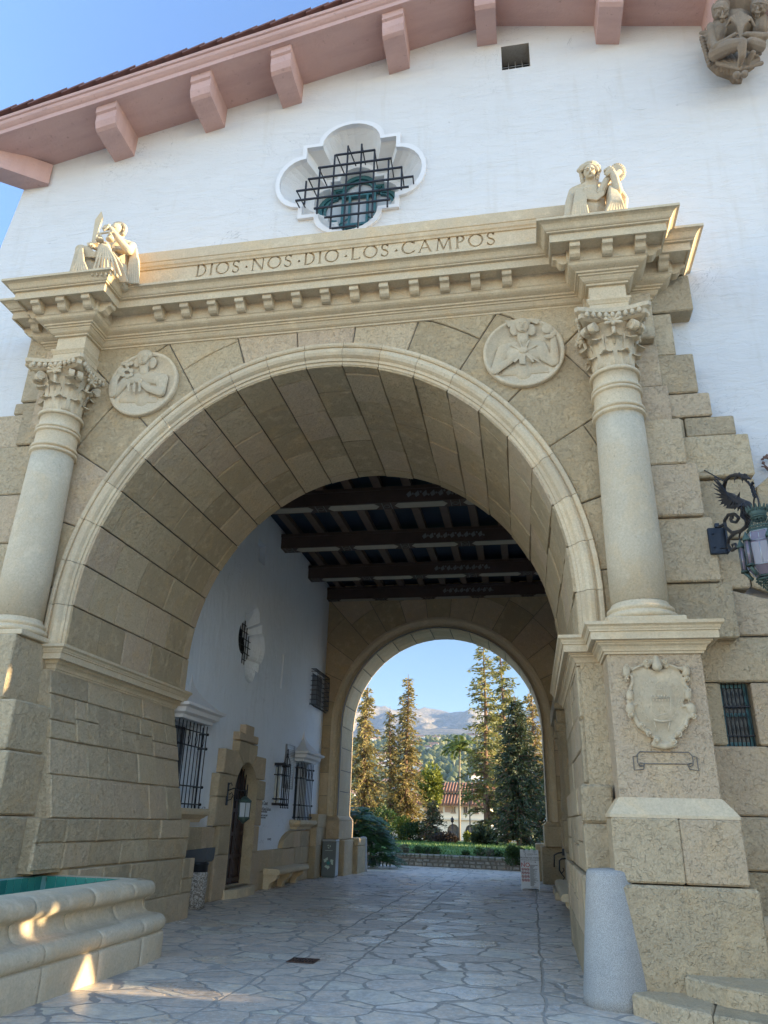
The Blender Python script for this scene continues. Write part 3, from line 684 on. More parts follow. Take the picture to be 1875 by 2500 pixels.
# ---- pedestals, piers and imposts
CAPP = [(0, 3.42), (.025, 3.42), (.03, 3.445), (.045, 3.45), (.05, 3.475), (.065, 3.50), (.095, 3.52), (.10, 3.535), (.115, 3.54), (.12, 3.565), (.15, 3.565), (.15, 3.56), (.175, 3.56), (.175, 3.645), (.19, 3.65), (.19, 3.665), (.20, 3.68), (.205, 3.70), (.225, 3.715), (.235, 3.72), (.235, 3.757), (0, 3.76)]
mb = MB(); mb.tone = .5
mb.sweep([(-d, z) for d, z in CAPP], [(4.1, D1+.02), (3.475, D1+.02), (3.475, .07), (3.75, .07), (3.75, -.58), (4.77, -.58), (4.77, .15)])
mb.box((3.5, .09, 3.43), (4.1, D1, 3.755)); mb.box((3.77, -.56, 3.43), (4.75, .2, 3.757)); mb.build('impost_cornice', SM, portal)
mb = MB(); mb.tone = .5
mb.sweep([(d, z) for d, z in CAPP], [(-4.2, D1+.02), (-3.64, D1+.02), (-3.64, .07), (-3.98, .07)])
mb.box((-4.2, .09, 3.43), (-3.66, D1, 3.755)); mb.build('impost_cornice', SM, portal)
# vault springs from a ledge above the imposts
mb = MB(); mb.tone = .5; mb.box((-3.7, .0, 3.755), (-3.49, D1, 3.79)); mb.build('springing_ledge', SM, portal)
# right pedestal
mb = MB(); r = random.Random(2)
def pbox(lo, hi, b=.015, t=None):
    mb.tone = r.random() if t is None else t; mb.bbox(lo, hi, b)
pbox((3.75, -.58, 1.87), (4.77, .12, 3.43), .012, .8)
mb.build('pedestal_shaft', ST2, portal)
mb = MB(); mb.tone = .7
mb.sweep([(.0, 1.90), (-.02, 1.88), (-.13, 1.73), (-.13, 1.70), (0, 1.70)], [(3.75, .2), (3.75, -.58), (4.77, -.58), (4.77, .2)]); mb.box((3.8, -.55, 1.71), (4.72, .15, 1.89))
mb.build('pedestal_weathering', SM, portal)
mb = MB()
pbox((3.63, -.72, 1.09), (4.30, .1, 1.705), .02, .6); pbox((4.303, -.715, 1.09), (4.90, .12, 1.705), .02, .85)
pbox((3.63, -.76, -.05), (4.97, .15, 1.075), .03, .3)
mb.build('pedestal_plinth', ST2, portal)
# right pier: passage face and narrow front return, battered courses
mb = MB()
def pier(sx, xf, z0, z1, y0, y1, seed, ws, hs, plane):
    for u0, u1, v0, v1 in ashlar(y0, y1, z0, z1, hs, ws, seed):
        def fn(u, v, h, s=sx): return (plane(v)-s*h, u, v)
        P = [(u0, v0), (u1, v0), (u1, v1), (u0, v1)]
        block(mb, P, fn, .012+rnd.uniform(0, .03), .006, .012)
RPL = lambda z: 3.36 if z < 1.12 else (3.40+.02*(z-1.12) if z < 2.05 else 3.44+.02*(z-2.05))
for (z0, z1, y0, off) in ((-.02, 1.12, -.30, 3.35), (1.12, 2.05, -.2, 3.41), (2.05, 3.43, .07, 3.475)):
    for u0, u1, v0, v1 in ashlar(y0+.32, D1, z0, z1, (.4, .62), (.7, 1.3), int(z0*10)+12):
        block(mb, [(u0, v0), (u1, v0), (u1, v1), (u0, v1)], lambda u, v, h: (off-h, u, v), .012+rnd.uniform(0, .02), .006, .012)
    hh = [z0, (z0+z1)/2+.05, z1]
    for a, b in zip(hh, hh[1:]):
        mb.tone = rnd.random(); mb.bbox((off-.03, y0, a+.003), (3.72, y0+.315, b-.003), .03)
mb.box((3.49, .0, -.05), (4.2, D1-.005, 3.44)); mb.box((3.37, .1, -.05), (3.6, D1-.01, 1.1)); mb.box((3.43, .1, 1), (3.6, D1-.01, 2.0))
mb.build('pier_facing', ST2, portal)
# left pier
mb = MB()
for (z0, z1, y0, y1, off, hs, ws) in ((-.02, .93, .5, 4.15, lambda z: -3.03, (.3, .5), (.5, 1.1)), (.93, 1.53, -.4, 4.02, lambda z: -3.14, (.25, .35), (.5, 1.0)), (1.53, 3.43, -.05, 3.9, lambda z: -3.24-.21*(z-1.53), (.42, .62), (.5, 1.15))):
    for u0, u1, v0, v1 in ashlar(y0, y1, z0, z1, hs, ws, int(z0*10)+33):
        block(mb, [(u0, v0), (u1, v0), (u1, v1), (u0, v1)][::-1], lambda u, v, h: (off(v)+h, u, v), .014+rnd.uniform(0, .03), -.006+.012, .012) if False else \
        block(mb, [(-u0, v0), (-u0, v1), (-u1, v1), (-u1, v0)], lambda u, v, h: (off(v)+h, -u, v), .014+rnd.uniform(0, .03), .006, .012)
mb.tone = .4
mb.poly([(-3.03, .3, 0), (-3.03, 4.15, 0), (-3.03, 4.15, .92), (-3.03, .3, .92)]); mb.box((-4.6, .3, -.05), (-3.035, 4.155, .92)); mb.box((-4.6, -.3, .9), (-3.145, 4.02, 1.525))
mb.prism([(-3.25, -.04, 1.52), (-3.65, -.04, 3.43), (-4.3, -.04, 3.43), (-4.3, -.04, 1.52)], (0, 3.93, 0))
mb.build('pier_facing', ST2, portal)
mb = MB(); r = random.Random(21)
for z0, z1, xr, y in ((2.92, 3.77, -3.74, -.74), (2.3, 2.915, -3.50, -.80), (1.55, 2.295, -3.44, -.82), (.8, 1.545, -3.36, -.86), (-.05, .795, -3.3, -.9)):
    xs = [-9, -7.4, -6.3, -5.2, xr]
    for a, b in zip(xs, xs[1:]): mb.tone = r.random(); mb.bbox((a+.004, y, z0+.003), (b, .05 if b == xr else .3, z1-.003), .025)
mb.build('left_pedestal', ST2, portal)
# right-hand base wall with its window opening
RWB = [(4.75, 5.085, 2.5, 3.215, .1, .5), (5.415, 6.3, 2.5, 3.215, .1, .5), (4.75, 5.9, 3.22, 3.755, .09, .5), (5.905, 8, 3.22, 3.755, .1, .5), (4.75, 5.5, 1.75, 2.495, .08, .5), (5.505, 7, 1.75, 2.495, .1, .5), (4.75, 6.1, 1.2, 1.745, .06, .5), (6.105, 8, 1.2, 1.745, .07, .5), (4.75, 5.7, .55, 1.195, .05, .5), (5.705, 8, .55, 1.195, .05, .5), (4.75, 8, -.05, .545, .03, .5), (6.305, 9, 1.75, 3.215, .11, .5)]
blocks_y('base_wall_stone', RWB, ST2, seed=17)
win = MB(); win.box((5.085, .27, 2.5), (5.415, .292, 3.22)); wf = win.build('window', plain('dark_window', (.02, .03, .035), .3), portal)
mb = MB()
for x in (5.10, 5.385): mb.box((x-.022, .235, 2.5), (x+.022, .268, 3.22))
for z in (2.53, 2.86, 3.19): mb.box((5.12, .24, z-.02), (5.365, .266, z+.02))
mb.build('frame', TEALP, wf)
mb = MB()
for x in (5.12, 5.165, 5.21, 5.255, 5.30, 5.345, 5.385): mb.tube([(x, .20, 2.5), (x, .20, 3.22)], .006, 6)
for z in (2.62, 2.95): mb.box((5.09, .19, z-.008), (5.41, .21, z+.008))
for k in range(5):
    for j in range(4):
        cx, cz = 5.15+.05*k, 2.70+.13*j
        mb.tube([(cx, .215, cz-.055), (cx+.02, .215, cz), (cx, .215, cz+.055), (cx-.02, .215, cz)], .004, 5, closed=True)
mb.build('grille', IRON, wf)
mb = MB(); mb.tone = .6; mb.lathe([(.02, 4.98), (.11, 4.98), (.13, 5.02), (.13, 9), (.02, 9)], (0, -.08, .66), 20, axis='x'); mb.box((4.99, -.2, -.05), (9, .04, .56)); mb.build('ledge_moulding', SM, portal)
# ---------------------------------------------------------------- the white gabled building
YW = .30
house = thing('courthouse', 'white plastered gabled building with pink eaves and barred quatrefoil window above the stone portal', 'building', (0, YW, 0))
PK = (2.68, 15.62); SL = .2385
def gz(x): return PK[1]-abs(x-PK[0])*SL
def fill2d(name, outer, holes, y, mat, parent):
    cu = bpy.data.curves.new(name, 'CURVE'); cu.dimensions = '2D'; cu.fill_mode = 'BOTH'
    for P in [outer]+holes:
        sp = cu.splines.new('POLY'); sp.points.add(len(P)-1); sp.use_cyclic_u = True
        for i, (a, b) in enumerate(P): sp.points[i].co = (a, b, 0, 1)
    o = bpy.data.objects.new(name, cu); C.objects.link(o)
    dg = bpy.context.evaluated_depsgraph_get(); me = bpy.data.meshes.new_from_object(o.evaluated_get(dg)); bpy.data.objects.remove(o)
    me.transform(Matrix(((1, 0, 0, 0), (0, 0, 1, y), (0, 1, 0, 0), (0, 0, 0, 1)))); me.materials.clear(); me.materials.append(mat)
    return link(bpy.data.objects.new(name, me), parent)
QX, QZ = .165, 12.2
def quat(s=1.0, n=12, dx=0, dz=0, e=0.0):
    """lobed outline: a square with a half-round lobe on each side"""
    hx, hz, lb = .83*s+e, .80*s+e, .535*s+e; P = []
    def lobe(cx, cz, a0, rx, rz):
        for k in range(n+1):
            a = a0+PI*k/n; P.append((QX+dx+cx+rx*math.cos(a), QZ+dz+cz+rz*math.sin(a)))
    P.append((QX+dx+hx, QZ+dz-hz))
    lobe(hx, 0, -PI/2, .47*s, lb); P.append((QX+dx+hx, QZ+dz+hz))
    lobe(0, hz, 0, lb, .46*s); P.append((QX+dx-hx, QZ+dz+hz))
    lobe(-hx, 0, PI/2, .47*s, lb); P.append((QX+dx-hx, QZ+dz-hz))
    lobe(0, -hz, PI, lb, .46*s); return P
q1 = quat(1.0)
wl = [(-7.9, 2.0), (-6.75, 10.9), (-6.66, 11.6), (-6.50, 13.0), (-6.35, 13.3), (-6.35, gz(-6.35)+.1), PK, (14, gz(14)), (14, 0), (4.9, 0), (4.9, 8.6), (-4.7, 8.6), (-4.7, 2.0)]
wl[6] = (PK[0], PK[1]+.1); wl[7] = (14, gz(14)+.1)
vent = [(3.06, 14.37), (3.575, 14.37), (3.575, 14.99), (3.06, 14.99)]
vent = [(at(1225.7, 171.7, 'y', YW).x, at(1225.7, 171.7, 'y', YW).z), (at(1294.8, 160.3, 'y', YW).x, at(1225.7, 171.7, 'y', YW).z), (at(1294.8, 160, 'y', YW).x, at(1222, 115, 'y', YW).z), (at(1225.7, 160, 'y', YW).x, at(1222, 115, 'y', YW).z)]
fill2d('facade_wall', wl, [q1, vent], YW, WHITE, house)
mb = MB()
L = wl[:6]; mb.rings([[(x, YW, z) for x, z in L], [(x+.02, YW+.25, z) for x, z in L], [(x+.25, YW+1.5, z) for x, z in L], [(x+.25, 16, z) for x, z in L]], closed=False)
mb.build('side_wall', WHITE, house)
# quatrefoil: raised frame, splayed reveal in two steps, window behind
q0 = quat(1.0, e=.075); q2 = quat(.80, dz=.0); q3 = quat(.70); q4 = quat(.70)
mb = MB()
mb.rings([[(a, YW-.06, b) for a, b in q0], [(a, YW-.06, b) for a, b in q1]]); mb.rings([[(a, YW+.0, b) for a, b in q0], [(a, YW-.06, b) for a, b in q0]])
mb.rings([[(a, YW-.06, b) for a, b in q1], [(a, YW+.03, b) for a, b in q1]])
mb.build('quatrefoil_frame', TRIM, house)
mb = MB(); mb.rings([[(a, YW+.03, b) for a, b in q1], [(a, YW+.50, b) for a, b in q3]]); mb.rings([[(a, YW+.50, b) for a, b in q3], [(a, YW+.50, b) for a, b in quat(.62)], [(a, YW+.75, b) for a, b in quat(.60)]])
mb.build('quatrefoil_reveal', WHITE, house)
WY = YW+.72
win = MB(); win.poly([(a, WY+.05, b) for a, b in quat(.60)]); wq = win.build('window', CURT, house)
mb = MB()
def ringpoly(A, B, y0, y1): mb.rings([[(a, y1, b) for a, b in A], [(a, y0, b) for a, b in A], [(a, y0, b) for a, b in B], [(a, y1, b) for a, b in B]])
ringpoly(quat(.605), quat(.54), WY-.04, WY+.04); ringpoly(quat(.52), quat(.49), WY-.02, WY+.04)
for x in (-.30, .30): mb.box((QX+x-.03, WY-.03, QZ-.60), (QX+x+.03, WY+.03, QZ+.50))
for x in (-.17, .17): mb.box((QX+x-.02, WY-.045, QZ-.42), (QX+x+.02, WY+.03, QZ+.28))
for z in (-.42, .28): mb.box((QX-.29, WY-.046, QZ+z-.025), (QX+.29, WY+.025, QZ+z+.025))
for z in (.33, -.47): mb.box((QX-.6, WY-.03, QZ+z-.02), (QX+.6, WY+.028, QZ+z+.02))
mb.box((QX-.012, WY-.01, QZ+.33), (QX+.012, WY+.02, QZ+.7)); 
for sx in (-1, 1):
    for sz in (-1, 1): mb.tube([(QX+sx*.17, WY-.03, QZ+sz*.25), (QX+sx*.42, WY-.03, QZ+sz*.43)], .016, 5)
mb.build('frame', TEALP, wq)
gp = MB(); GY = .1
def gbar(x0, z0, x1, z1, off=0):
    gp.box((min(x0, x1)-.014, GY-.014+off, min(z0, z1)-.014), (max(x0, x1)+.014, GY+.014+off, max(z0, z1)+.014))
for x, z0, z1 in ((-.577, 11.51, 12.01), (-.34, 11.26, 12.31), (-.082, 10.89, 12.55), (.152, 10.81, 12.73), (.401, 10.84, 12.73), (.64, 11.03, 12.55), (.898, 11.22, 12.31), (1.132, 11.57, 12.06)): gbar(x, z0, x, z1)
for z, x0, x1 in ((12.542, -.05, .64), (12.29, -.36, .94), (12.05, -.53, 1.13), (11.805, -.73, 1.33), (11.583, -.73, 1.25), (11.35, -.38, .93), (11.12, -.18, .67), (10.86, -.04, .36)): gbar(x0, z, x1, z, -.016)
for x, z in ((-.05, 12.542), (.64, 12.542), (-.36, 12.29), (.94, 12.29), (-.53, 12.05), (1.13, 12.05), (1.33, 11.805), (-.73, 11.805), (-.73, 11.583), (.152, 12.73), (.401, 12.73)): gp.tube([(x, GY, z), (x+(.05 if x < .16 else -.02), YW+.22, z-.02)], .012, 6)
gp.build('window_grille', IRON, wq)
# vent
(vx0, vz0), (vx1, _), (_, vz1), _ = vent
mb = MB(); V = [(vx0, vz0), (vx1, vz0), (vx1, vz1), (vx0, vz1)]
mb.rings([[(a, YW, b) for a, b in V], [(a, YW+.42, b) for a, b in V]]); mb.build('vent_reveal', stone('vent_plaster', (.42, .37, .30), (.46, .41, .34), (.5, .45, .37), .004, 0), house)
mb = MB(); mb.poly([(a, YW+.40, b) for a, b in V]); mb.build('vent_opening', DARK, house)
mb = MB()
for k in range(1, 4): x = vx0+(vx1-vx0)*k/4; mb.box((x-.008, YW+.33, vz0), (x+.008, YW+.345, vz1))
for k in range(1, 5): z = vz0+(vz1-vz0)*k/5; mb.box((vx0, YW+.332, z-.008), (vx1, YW+.343, z+.008))
mb.build('vent_grid', plain('galvanised_wire', (.45, .45, .45), .5, .5), house)
# soffit, fascia and tiles
OY = -.60
def gpt(x, y, dz): return (x, y, gz(x)+dz)
XL0 = -6.92; XE = 14
mb = MB(); mb.rings([[gpt(XL0, OY, 0), gpt(PK[0], OY, 0), gpt(XE, OY, 0)], [gpt(XL0, YW+.2, 0), gpt(PK[0], YW+.2, 0), gpt(XE, YW+.2, 0)]], closed=False)
mb.build('soffit', PINK, house)
FP = [(OY+.02, -.003), (OY-.02, -.003), (OY-.02, .10), (OY-.05, .12), (OY-.09, .16), (OY-.10, .19), (OY-.10, .24), (OY-.13, .25), (OY-.14, .31), (OY-.10, .36), (OY+.3, .37)]
mb = MB(); xs = [XL0+i*(PK[0]-XL0)/14 for i in range(15)]+[PK[0]+i*(XE-PK[0])/10 for i in range(1, 11)]
mb.rings([[gpt(x, y, dz+.012*noise.noise(Vector((x*1.5, 0, 0)))) for y, dz in FP] for x in xs], closed=False, cap=False); mb.build('fascia', PINK, house)
mb = MB(); x = XL0
while x < PK[0]-.1:
    mb.tone = rnd.random(); l = .42; dz = rnd.uniform(-.012, .012)
    mb.rings([[gpt(x, OY-.17, .37+dz), gpt(x, OY+.5, .37+dz), gpt(x, OY+.5, .41+dz), gpt(x, OY-.17, .41+dz)], [gpt(x+l, OY-.17, .43+dz), gpt(x+l, OY+.5, .43+dz), gpt(x+l, OY+.5, .47+dz), gpt(x+l, OY-.17, .47+dz)]], cap=True); x += .335
mb.build('edge_tiles', TILE, house)
mb = MB(); mb.rings([[gpt(XL0, OY-.1, .36), gpt(PK[0], OY-.1, .36), gpt(XE, OY-.1, .36)], [(x, 16, z) for x, y, z in (gpt(XL0, 0, .36), gpt(PK[0], 0, .36), gpt(XE, 0, .36))]], closed=False); mb.build('roof', TILE, house)
BR = [(YW+.02, 0), (YW+.02, -.50), (-.38, -.50), (-.44, -.46), (-.485, -.34), (-.49, -.18), (-.53, -.155), (-.54, -.02), (-.54, 0)]
def bracket(x0, x1, nm='eave_bracket', h=1.0):
    mb = MB(); mb.tone = rnd.random(); xm = (x0+x1)/2
    mb.rings([[(x, y, gz(x)+.01+dz*h) for y, dz in BR] for x in (x0, x0+.02, x1-.02, x1)], cap=True); return mb.build(nm, PINK, house)
for x0, x1 in ((-4.61, -4.215), (-2.775, -2.395), (-1.25, -.875), (.82, 1.21), (2.49, 2.86), (4.615, 5.01)): bracket(x0, x1)
# diagonal bracket at the corner
mb = MB(); P0 = Vector((-6.25, .25)); dr = Vector((-.80, -.60)); nr = Vector((.60, -.80))
prof = [(-.25, 0), (-.25, -.50), (.95, -.50), (1.05, -.44), (1.12, -.25), (1.18, -.15), (1.2, 0)]
mb.rings([[(P0.x+dr.x*a+nr.x*s, P0.y+dr.y*a+nr.y*s, 13.49+dz) for a, dz in prof] for s in (-.20, .20)], cap=True); mb.build('corner_bracket', PINK, house)
# big pink bracket next to the carved corbel
mb = MB()
x0, x1 = 6.42, 6.62; mb.rings([[(x, y, z) for y, z in ((YW+.02, 14.6), (YW+.02, 14.05), (-.2, 14.05), (-.5, 14.3), (-.55, 14.9), (YW+.02, 14.9))] for x in (x0, x1)], cap=True); mb.build('balcony_bracket', PINK, house)
# carved corbel with two children among leaves, carries the balcony above
FC = Fr(1700, 0, .10549, 'y', -.12)
cor = []
def cs(a, b, n, off=0, e=None): cor.append(('s', FC.p(a, b, off), FC.r(a, b, n) if e is None else tuple(FC.r(a, b, q) for q in e)))
def cc(pts, rr, off): 
    P = [FC.p(a, b, o) for (a, b), o in zip(pts, off)]; rr = [FC.r(800, 900, q) for q in rr]
    for i in range(len(P)-1): cor.append(('c', P[i], P[i+1], rr[i], rr[i+1]))
base = [(60, 820), (150, 1200), (260, 1450), (480, 1640), (820, 1750), (900, 1850), (1150, 1850), (1200, 1640), (1500, 1450), (1600, 1250), (1650, 900), (1700, 300), (1700, -200), (150, -200), (150, 400)]
A = [FC.p(800+(a-800)*.86, 700+(b-700)*.90, .25) for a, b in base]; cor.append(('p', A, (0, .35, 0)))
for k in range(30):
    t = PI*(.02+.96*k/29); ex, ey = 850-math.cos(t)*760, 700+math.sin(t)*1010; ix_, iy_ = 850-math.cos(t)*520, 700+math.sin(t)*760
    cor.append(('c', FC.p(ix_, iy_, .0), FC.p(ex, ey, .12), FC.r(800, 900, 75), FC.r(800, 900, 34)))
for a, b, r_, o in ((850, 300, 620, .2), (850, 800, 520, .15), (900, 1250, 380, .1), (980, 1550, 200, .05)): cs(a, b, r_, o)
for sx, (hx, hy) in ((1, (560, 260)), (-1, (1460, 150))):
    cs(hx, hy, 0, -.28, (185, 185, 225)); cs(hx-60*sx*0, hy-90, 0, -.22, (200, 190, 160))
    for (fx, fy, fr, fo) in ((45, 60, 0, 0), (-45, 25, 34, -.425), (125, 15, 34, -.415), (-75, 110, 60, -.375), (130, 105, 55, -.37), (45, 215, 52, -.39)): 
        if fr: cs(hx+fx*sx, hy+fy, fr, fo)
    P_ = [((hx+42*sx, hy-5), (hx+48*sx, hy+75)), ((hx-10*sx, hy+130), (hx+100*sx, hy+125)), ((hx+5*sx, hy+155), (hx+85*sx, hy+150)), ((hx-110*sx, hy-25), (hx+0*sx, hy-35)), ((hx+80*sx, hy-40), (hx+170*sx, hy-30))]
    for (a_, b_), r0, r1, o0 in zip(P_, (14, 20, 18, 14, 14), (30, 20, 18, 14, 14), (-.45, -.445, -.44, -.44, -.435)): cor.append(('c', FC.p(a_[0], a_[1], o0), FC.p(b_[0], b_[1], o0-.01), FC.r(800, 900, r0), FC.r(800, 900, r1)))
    for k in range(8): cor.append(('c', FC.p(hx-20, hy-210, -.2), FC.p(hx-150+k*45, hy-95+abs(k-3)*12, -.40+abs(k-3.5)*.012), FC.r(800, 900, 45), FC.r(800, 900, 30)))
for (pts, rr, off) in (
    (((540, 500), (500, 760), (430, 1000)), (150, 190, 170), (-.12, -.12, -.10)),
    (((330, 620), (370, 900), (430, 1080)), (95, 85, 75), (-.18, -.2, -.24)), (((430, 1080), (700, 930), (900, 800)), (80, 65, 50), (-.24, -.32, -.38)),
    (((460, 1230), (760, 1080), (1040, 1010)), (170, 160, 120), (-.14, -.3, -.42)), (((1060, 1060), (1060, 1300), (1010, 1480)), (100, 80, 60), (-.42, -.36, -.25)),
    (((1500, 480), (1480, 700)), (140, 160), (-.12, -.14)), (((1570, 850), (1350, 830), (1150, 800)), (95, 85, 60), (-.3, -.36, -.38)), (((1450, 1080), (1250, 1010)), (150, 130), (-.2, -.34)), (((1300, 1240), (1200, 1450)), (70, 50), (-.3, -.2))): cc(pts, rr, off)
for k in range(9):   # fronds rising from the held stem
    t = -1+k/4; 
    cc(((1020, 900), (1020+t*60, 600), (1020+t*230, 300+abs(t)*120), (1020+t*330, 330+abs(t)*280)), (26, 30, 36, 24), (-.36, -.40, -.42, -.36))
for k in range(10):  # radiating leaves at the foot
    a = -1.15+2.3*k/9; cc(((1000, 1600), (1000+math.sin(a)*480*1.15, 1600-math.cos(a)*330)), (26, 52), (-.2, -.06))
for k in range(9): cs(130+k*22, 900+k*75, 60, .05)
cs(930, 1740, 85, -.24); cs(1110, 1720, 85, -.24); cs(1000, 1830, 70, -.15)
for hx, hy in ((560, 260), (1460, 150)):
    cor.append(('s', FC.p(hx-60, hy-10, -.44), .012)); 
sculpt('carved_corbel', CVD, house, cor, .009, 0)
# ---------------------------------------------------------------- medallions
def relief(name, FRm, cx, cy, prims, extra=None):
    c = FRm.p(cx, cy); rr = .575
    g = thing(name, extra, 'relief', (c.x, 0, c.z)) if False else None
MR = Fr(1150, 760, .1507, 'y', -.03); ML = Fr(0, 500, .36166, 'y', -.03)
def medallion(c, lab, prims, r=.585):
    mb = MB(); mb.tone = .6
    mb.lathe([(r, -.05), (r, .085), (r-.012, .095), (r-.05, .095), (r-.065, .06), (.01, .06)], (c.x, 0, c.z), 64, axis='y')
    o = mb.build('medallion_disc', CV, portal); o['label'] = lab
    s = sculpt('bust_relief', CV, o, prims, .0075, 1)
    for v in s.data.vertices: v.co.y = -.055+(v.co.y+.02)*.36
    return o
def rel(FRm, sc, lst):
    out = []
    def flat(p, off): return Vector((p.x, -.05+off*2.6, p.z))
    for q in lst:
        if q[0] == 's': n = FRm.r(q[1][0], q[1][1], 1); p = FRm.p(*q[1]); out.append(('s', flat(p, q[3]), (q[2][0]*n, q[2][1]*n, q[2][2]*n)))
        else:
            P = [FRm.p(*a) for a in q[1]]; n = FRm.r(q[1][0][0], q[1][0][1], 1); rr = [a*n for a in q[2]]
            for i in range(len(P)-1): out.append(('c', flat(P[i], q[3]), flat(P[i+1], q[3]), rr[i], rr[i+1]))
    return out
# right: winged cap youth holding a bundle of arrows and a small gear in raised hand
lst = [('s', (830, 300), (105, 110, 135), -.075), ('s', (830, 250), (130, 90, 115), -.04), ('s', (700, 350), (70, 60, 110), -.04), ('s', (980, 350), (70, 60, 110), -.04), ('c', ((835, 330), (840, 500)), (95, 90), -.03),
       ('c', ((560, 640), (840, 600), (1110, 600)), (110, 120, 120), -.0), ('s', (720, 720), (200, 170, 160), .0), ('s', (960, 720), (200, 170, 170), .0), ('c', ((835, 640), (850, 1010)), (175, 150), .03), ('s', (835, 330), (185, 120, 190), .01), ('c', ((560, 1010), (1180, 960)), (70, 70), .01),
       ('c', ((530, 660), (450, 860), (390, 1010)), (105, 90, 75), -.02), ('c', ((390, 1010), (620, 860), (800, 700)), (75, 60, 48), -.05), ('s', (850, 690), (80, 60, 60), -.07),
       ('c', ((1130, 640), (1200, 780), (1330, 860)), (115, 90, 75), -.02), ('c', ((1350, 850), (1350, 650), (1330, 480)), (80, 65, 50), -.03), ('s', (1260, 460), (90, 60, 45), -.05), ('s', (1230, 330), (95, 60, 95), -.04), ('s', (1330, 390), (60, 50, 60), -.03)]
for a in range(-4, 5): lst.append(('c', ((860, 720), (860+math.sin(a*.3)*-260, 720-abs(math.cos(a*.3))*190 if a % 2 else 720+150)), (14, 20), -.06))
for k in range(5):
    lst += [('c', ((720, 230), (560+k*12, 200+k*25)), (16, 12), -.04), ('c', ((950, 200), (1110-k*10, 180+k*18)), (16, 12), -.04)]
for k in range(5): lst.append(('c', ((790+k*20, 770), (800+k*18, 900)), (13, 15), -.06))
lst += [('c', ((500, 1060), (1250, 1000)), (14, 14), .0), ('c', ((540, 980), (1200, 940)), (12, 12), .0), ('c', ((460, 430), (460, 600)), (10, 10), .01), ('c', ((330, 460), (330, 800)), (10, 10), .01), ('c', ((390, 440), (390, 760)), (10, 10), .01), ('c', ((490, 450), (650, 440)), (10, 10), .01)]
lst += [('s', (785, 275), (16, 16, 10), -.115), ('s', (875, 275), (16, 16, 10), -.115), ('c', ((830, 270), (832, 315)), (10, 16), -.125), ('s', (832, 350), (34, 16, 9), -.125), ('s', (832, 385), (30, 20, 16), -.11)]
cR = MR.p(858, 720)
medallion(Vector((3.02, 0, 7.955)), 'round relief of a youth in a winged cap holding a sheaf of arrows', rel(MR, 1, lst))
# left: youth with grapes and fruit branch
lst = [('s', (988, 1060), (38, 40, 52), -.075), ('s', (990, 1035), (58, 40, 45), -.04), ('s', (940, 1080), (26, 22, 40), -.03), ('s', (1045, 1085), (26, 22, 42), -.03), ('c', ((985, 1080), (985, 1140)), (34, 32), -.03),
       ('c', ((880, 1190), (985, 1170), (1100, 1190)), (42, 48, 48), .0), ('c', ((980, 1180), (965, 1320)), (66, 60), .03), ('s', (990, 1070), (72, 45, 75), .01), ('c', ((830, 1325), (1050, 1325)), (24, 24), .01), ('c', ((1105, 1190), (1095, 1280)), (44, 34), -.02), ('c', ((1095, 1280), (1020, 1260), (960, 1215)), (32, 24, 18), -.05),
       ('c', ((860, 1200), (780, 1290)), (38, 30), -.01), ('c', ((775, 1290), (790, 1200), (830, 1150)), (30, 24, 18), -.04), ('s', (835, 1140), (30, 22, 26), -.05), ('s', (955, 1210), (30, 20, 18), -.07), ('c', ((760, 1300), (1080, 1330)), (5, 5), .02), ('c', ((800, 1340), (1040, 1345)), (4, 5), .02)]
for k in range(9): lst.append(('s', (850+(k % 3)*26, 1090+(k//3)*38+(k % 2)*10), (17, 15, 17), -.05))
for k in range(26): lst.append(('s', (885+(k*37 % 110), 1225+(k*23 % 60)), (9, 9, 9), -.075))
for k in range(8): lst.append(('c', ((1080, 1170), (1075+k*13, 1040+k*17)), (5, 4), .01))
for k in range(6): lst.append(('c', ((1010-k*2, 1020+k*3), (1075, 1010+k*4)), (5, 5), -.02))
lst += [('s', (972, 1052), (6, 7, 4), -.125), ('s', (1005, 1052), (6, 7, 4), -.125), ('c', ((988, 1050), (990, 1068)), (4, 6), -.13), ('s', (989, 1082), (12, 8, 3.5), -.128), ('s', (989, 1094), (11, 9, 6), -.115)]
medallion(Vector((-2.955, 0, 7.95)), 'round relief of a youth with grapes and a fruiting branch', rel(ML, 1, lst))
# ---------------------------------------------------------------- cartouche on the right pedestal
FK = Fr(1500, 1550, .15827, 'y', -.60)
def kp(a, b, off=0): p = FK.p(a, b); return Vector((p.x, -.585+off, p.z))
kr = FK.r(700, 900, 1)
pr = []
shield = [(420, 480), (640, 560), (870, 480), (1010, 560), (1080, 700), (1130, 880), (1060, 1050), (1160, 1150), (1090, 1400), (960, 1560), (780, 1680), (560, 1580), (380, 1400), (270, 1180), (200, 1060), (280, 880), (250, 700), (260, 560)]
pr.append(('p', [kp(a, b, .03) for a, b in shield], (0, -.05, 0)))
pr.append(('s', kp(670, 1050, .02), (330*kr, .075, 480*kr)))
def scroll(x, y, R0, L, horiz=True):
    """curled edge roll of the frame: a short cylinder with a spiral eye"""
    d = (L/2, 0) if horiz else (0, L/2)
    pr.append(('c', kp(x-d[0], y-d[1], -.035), kp(x+d[0], y+d[1], -.035), R0*kr, R0*kr))
for x, y, R0, L in ((185, 570, 58, 70), (1100, 560, 58, 70), (235, 940, 55, 60), (1130, 930, 55, 60), (240, 1140, 70, 40), (1180, 1150, 70, 40)): scroll(x, y, R0, L, False)
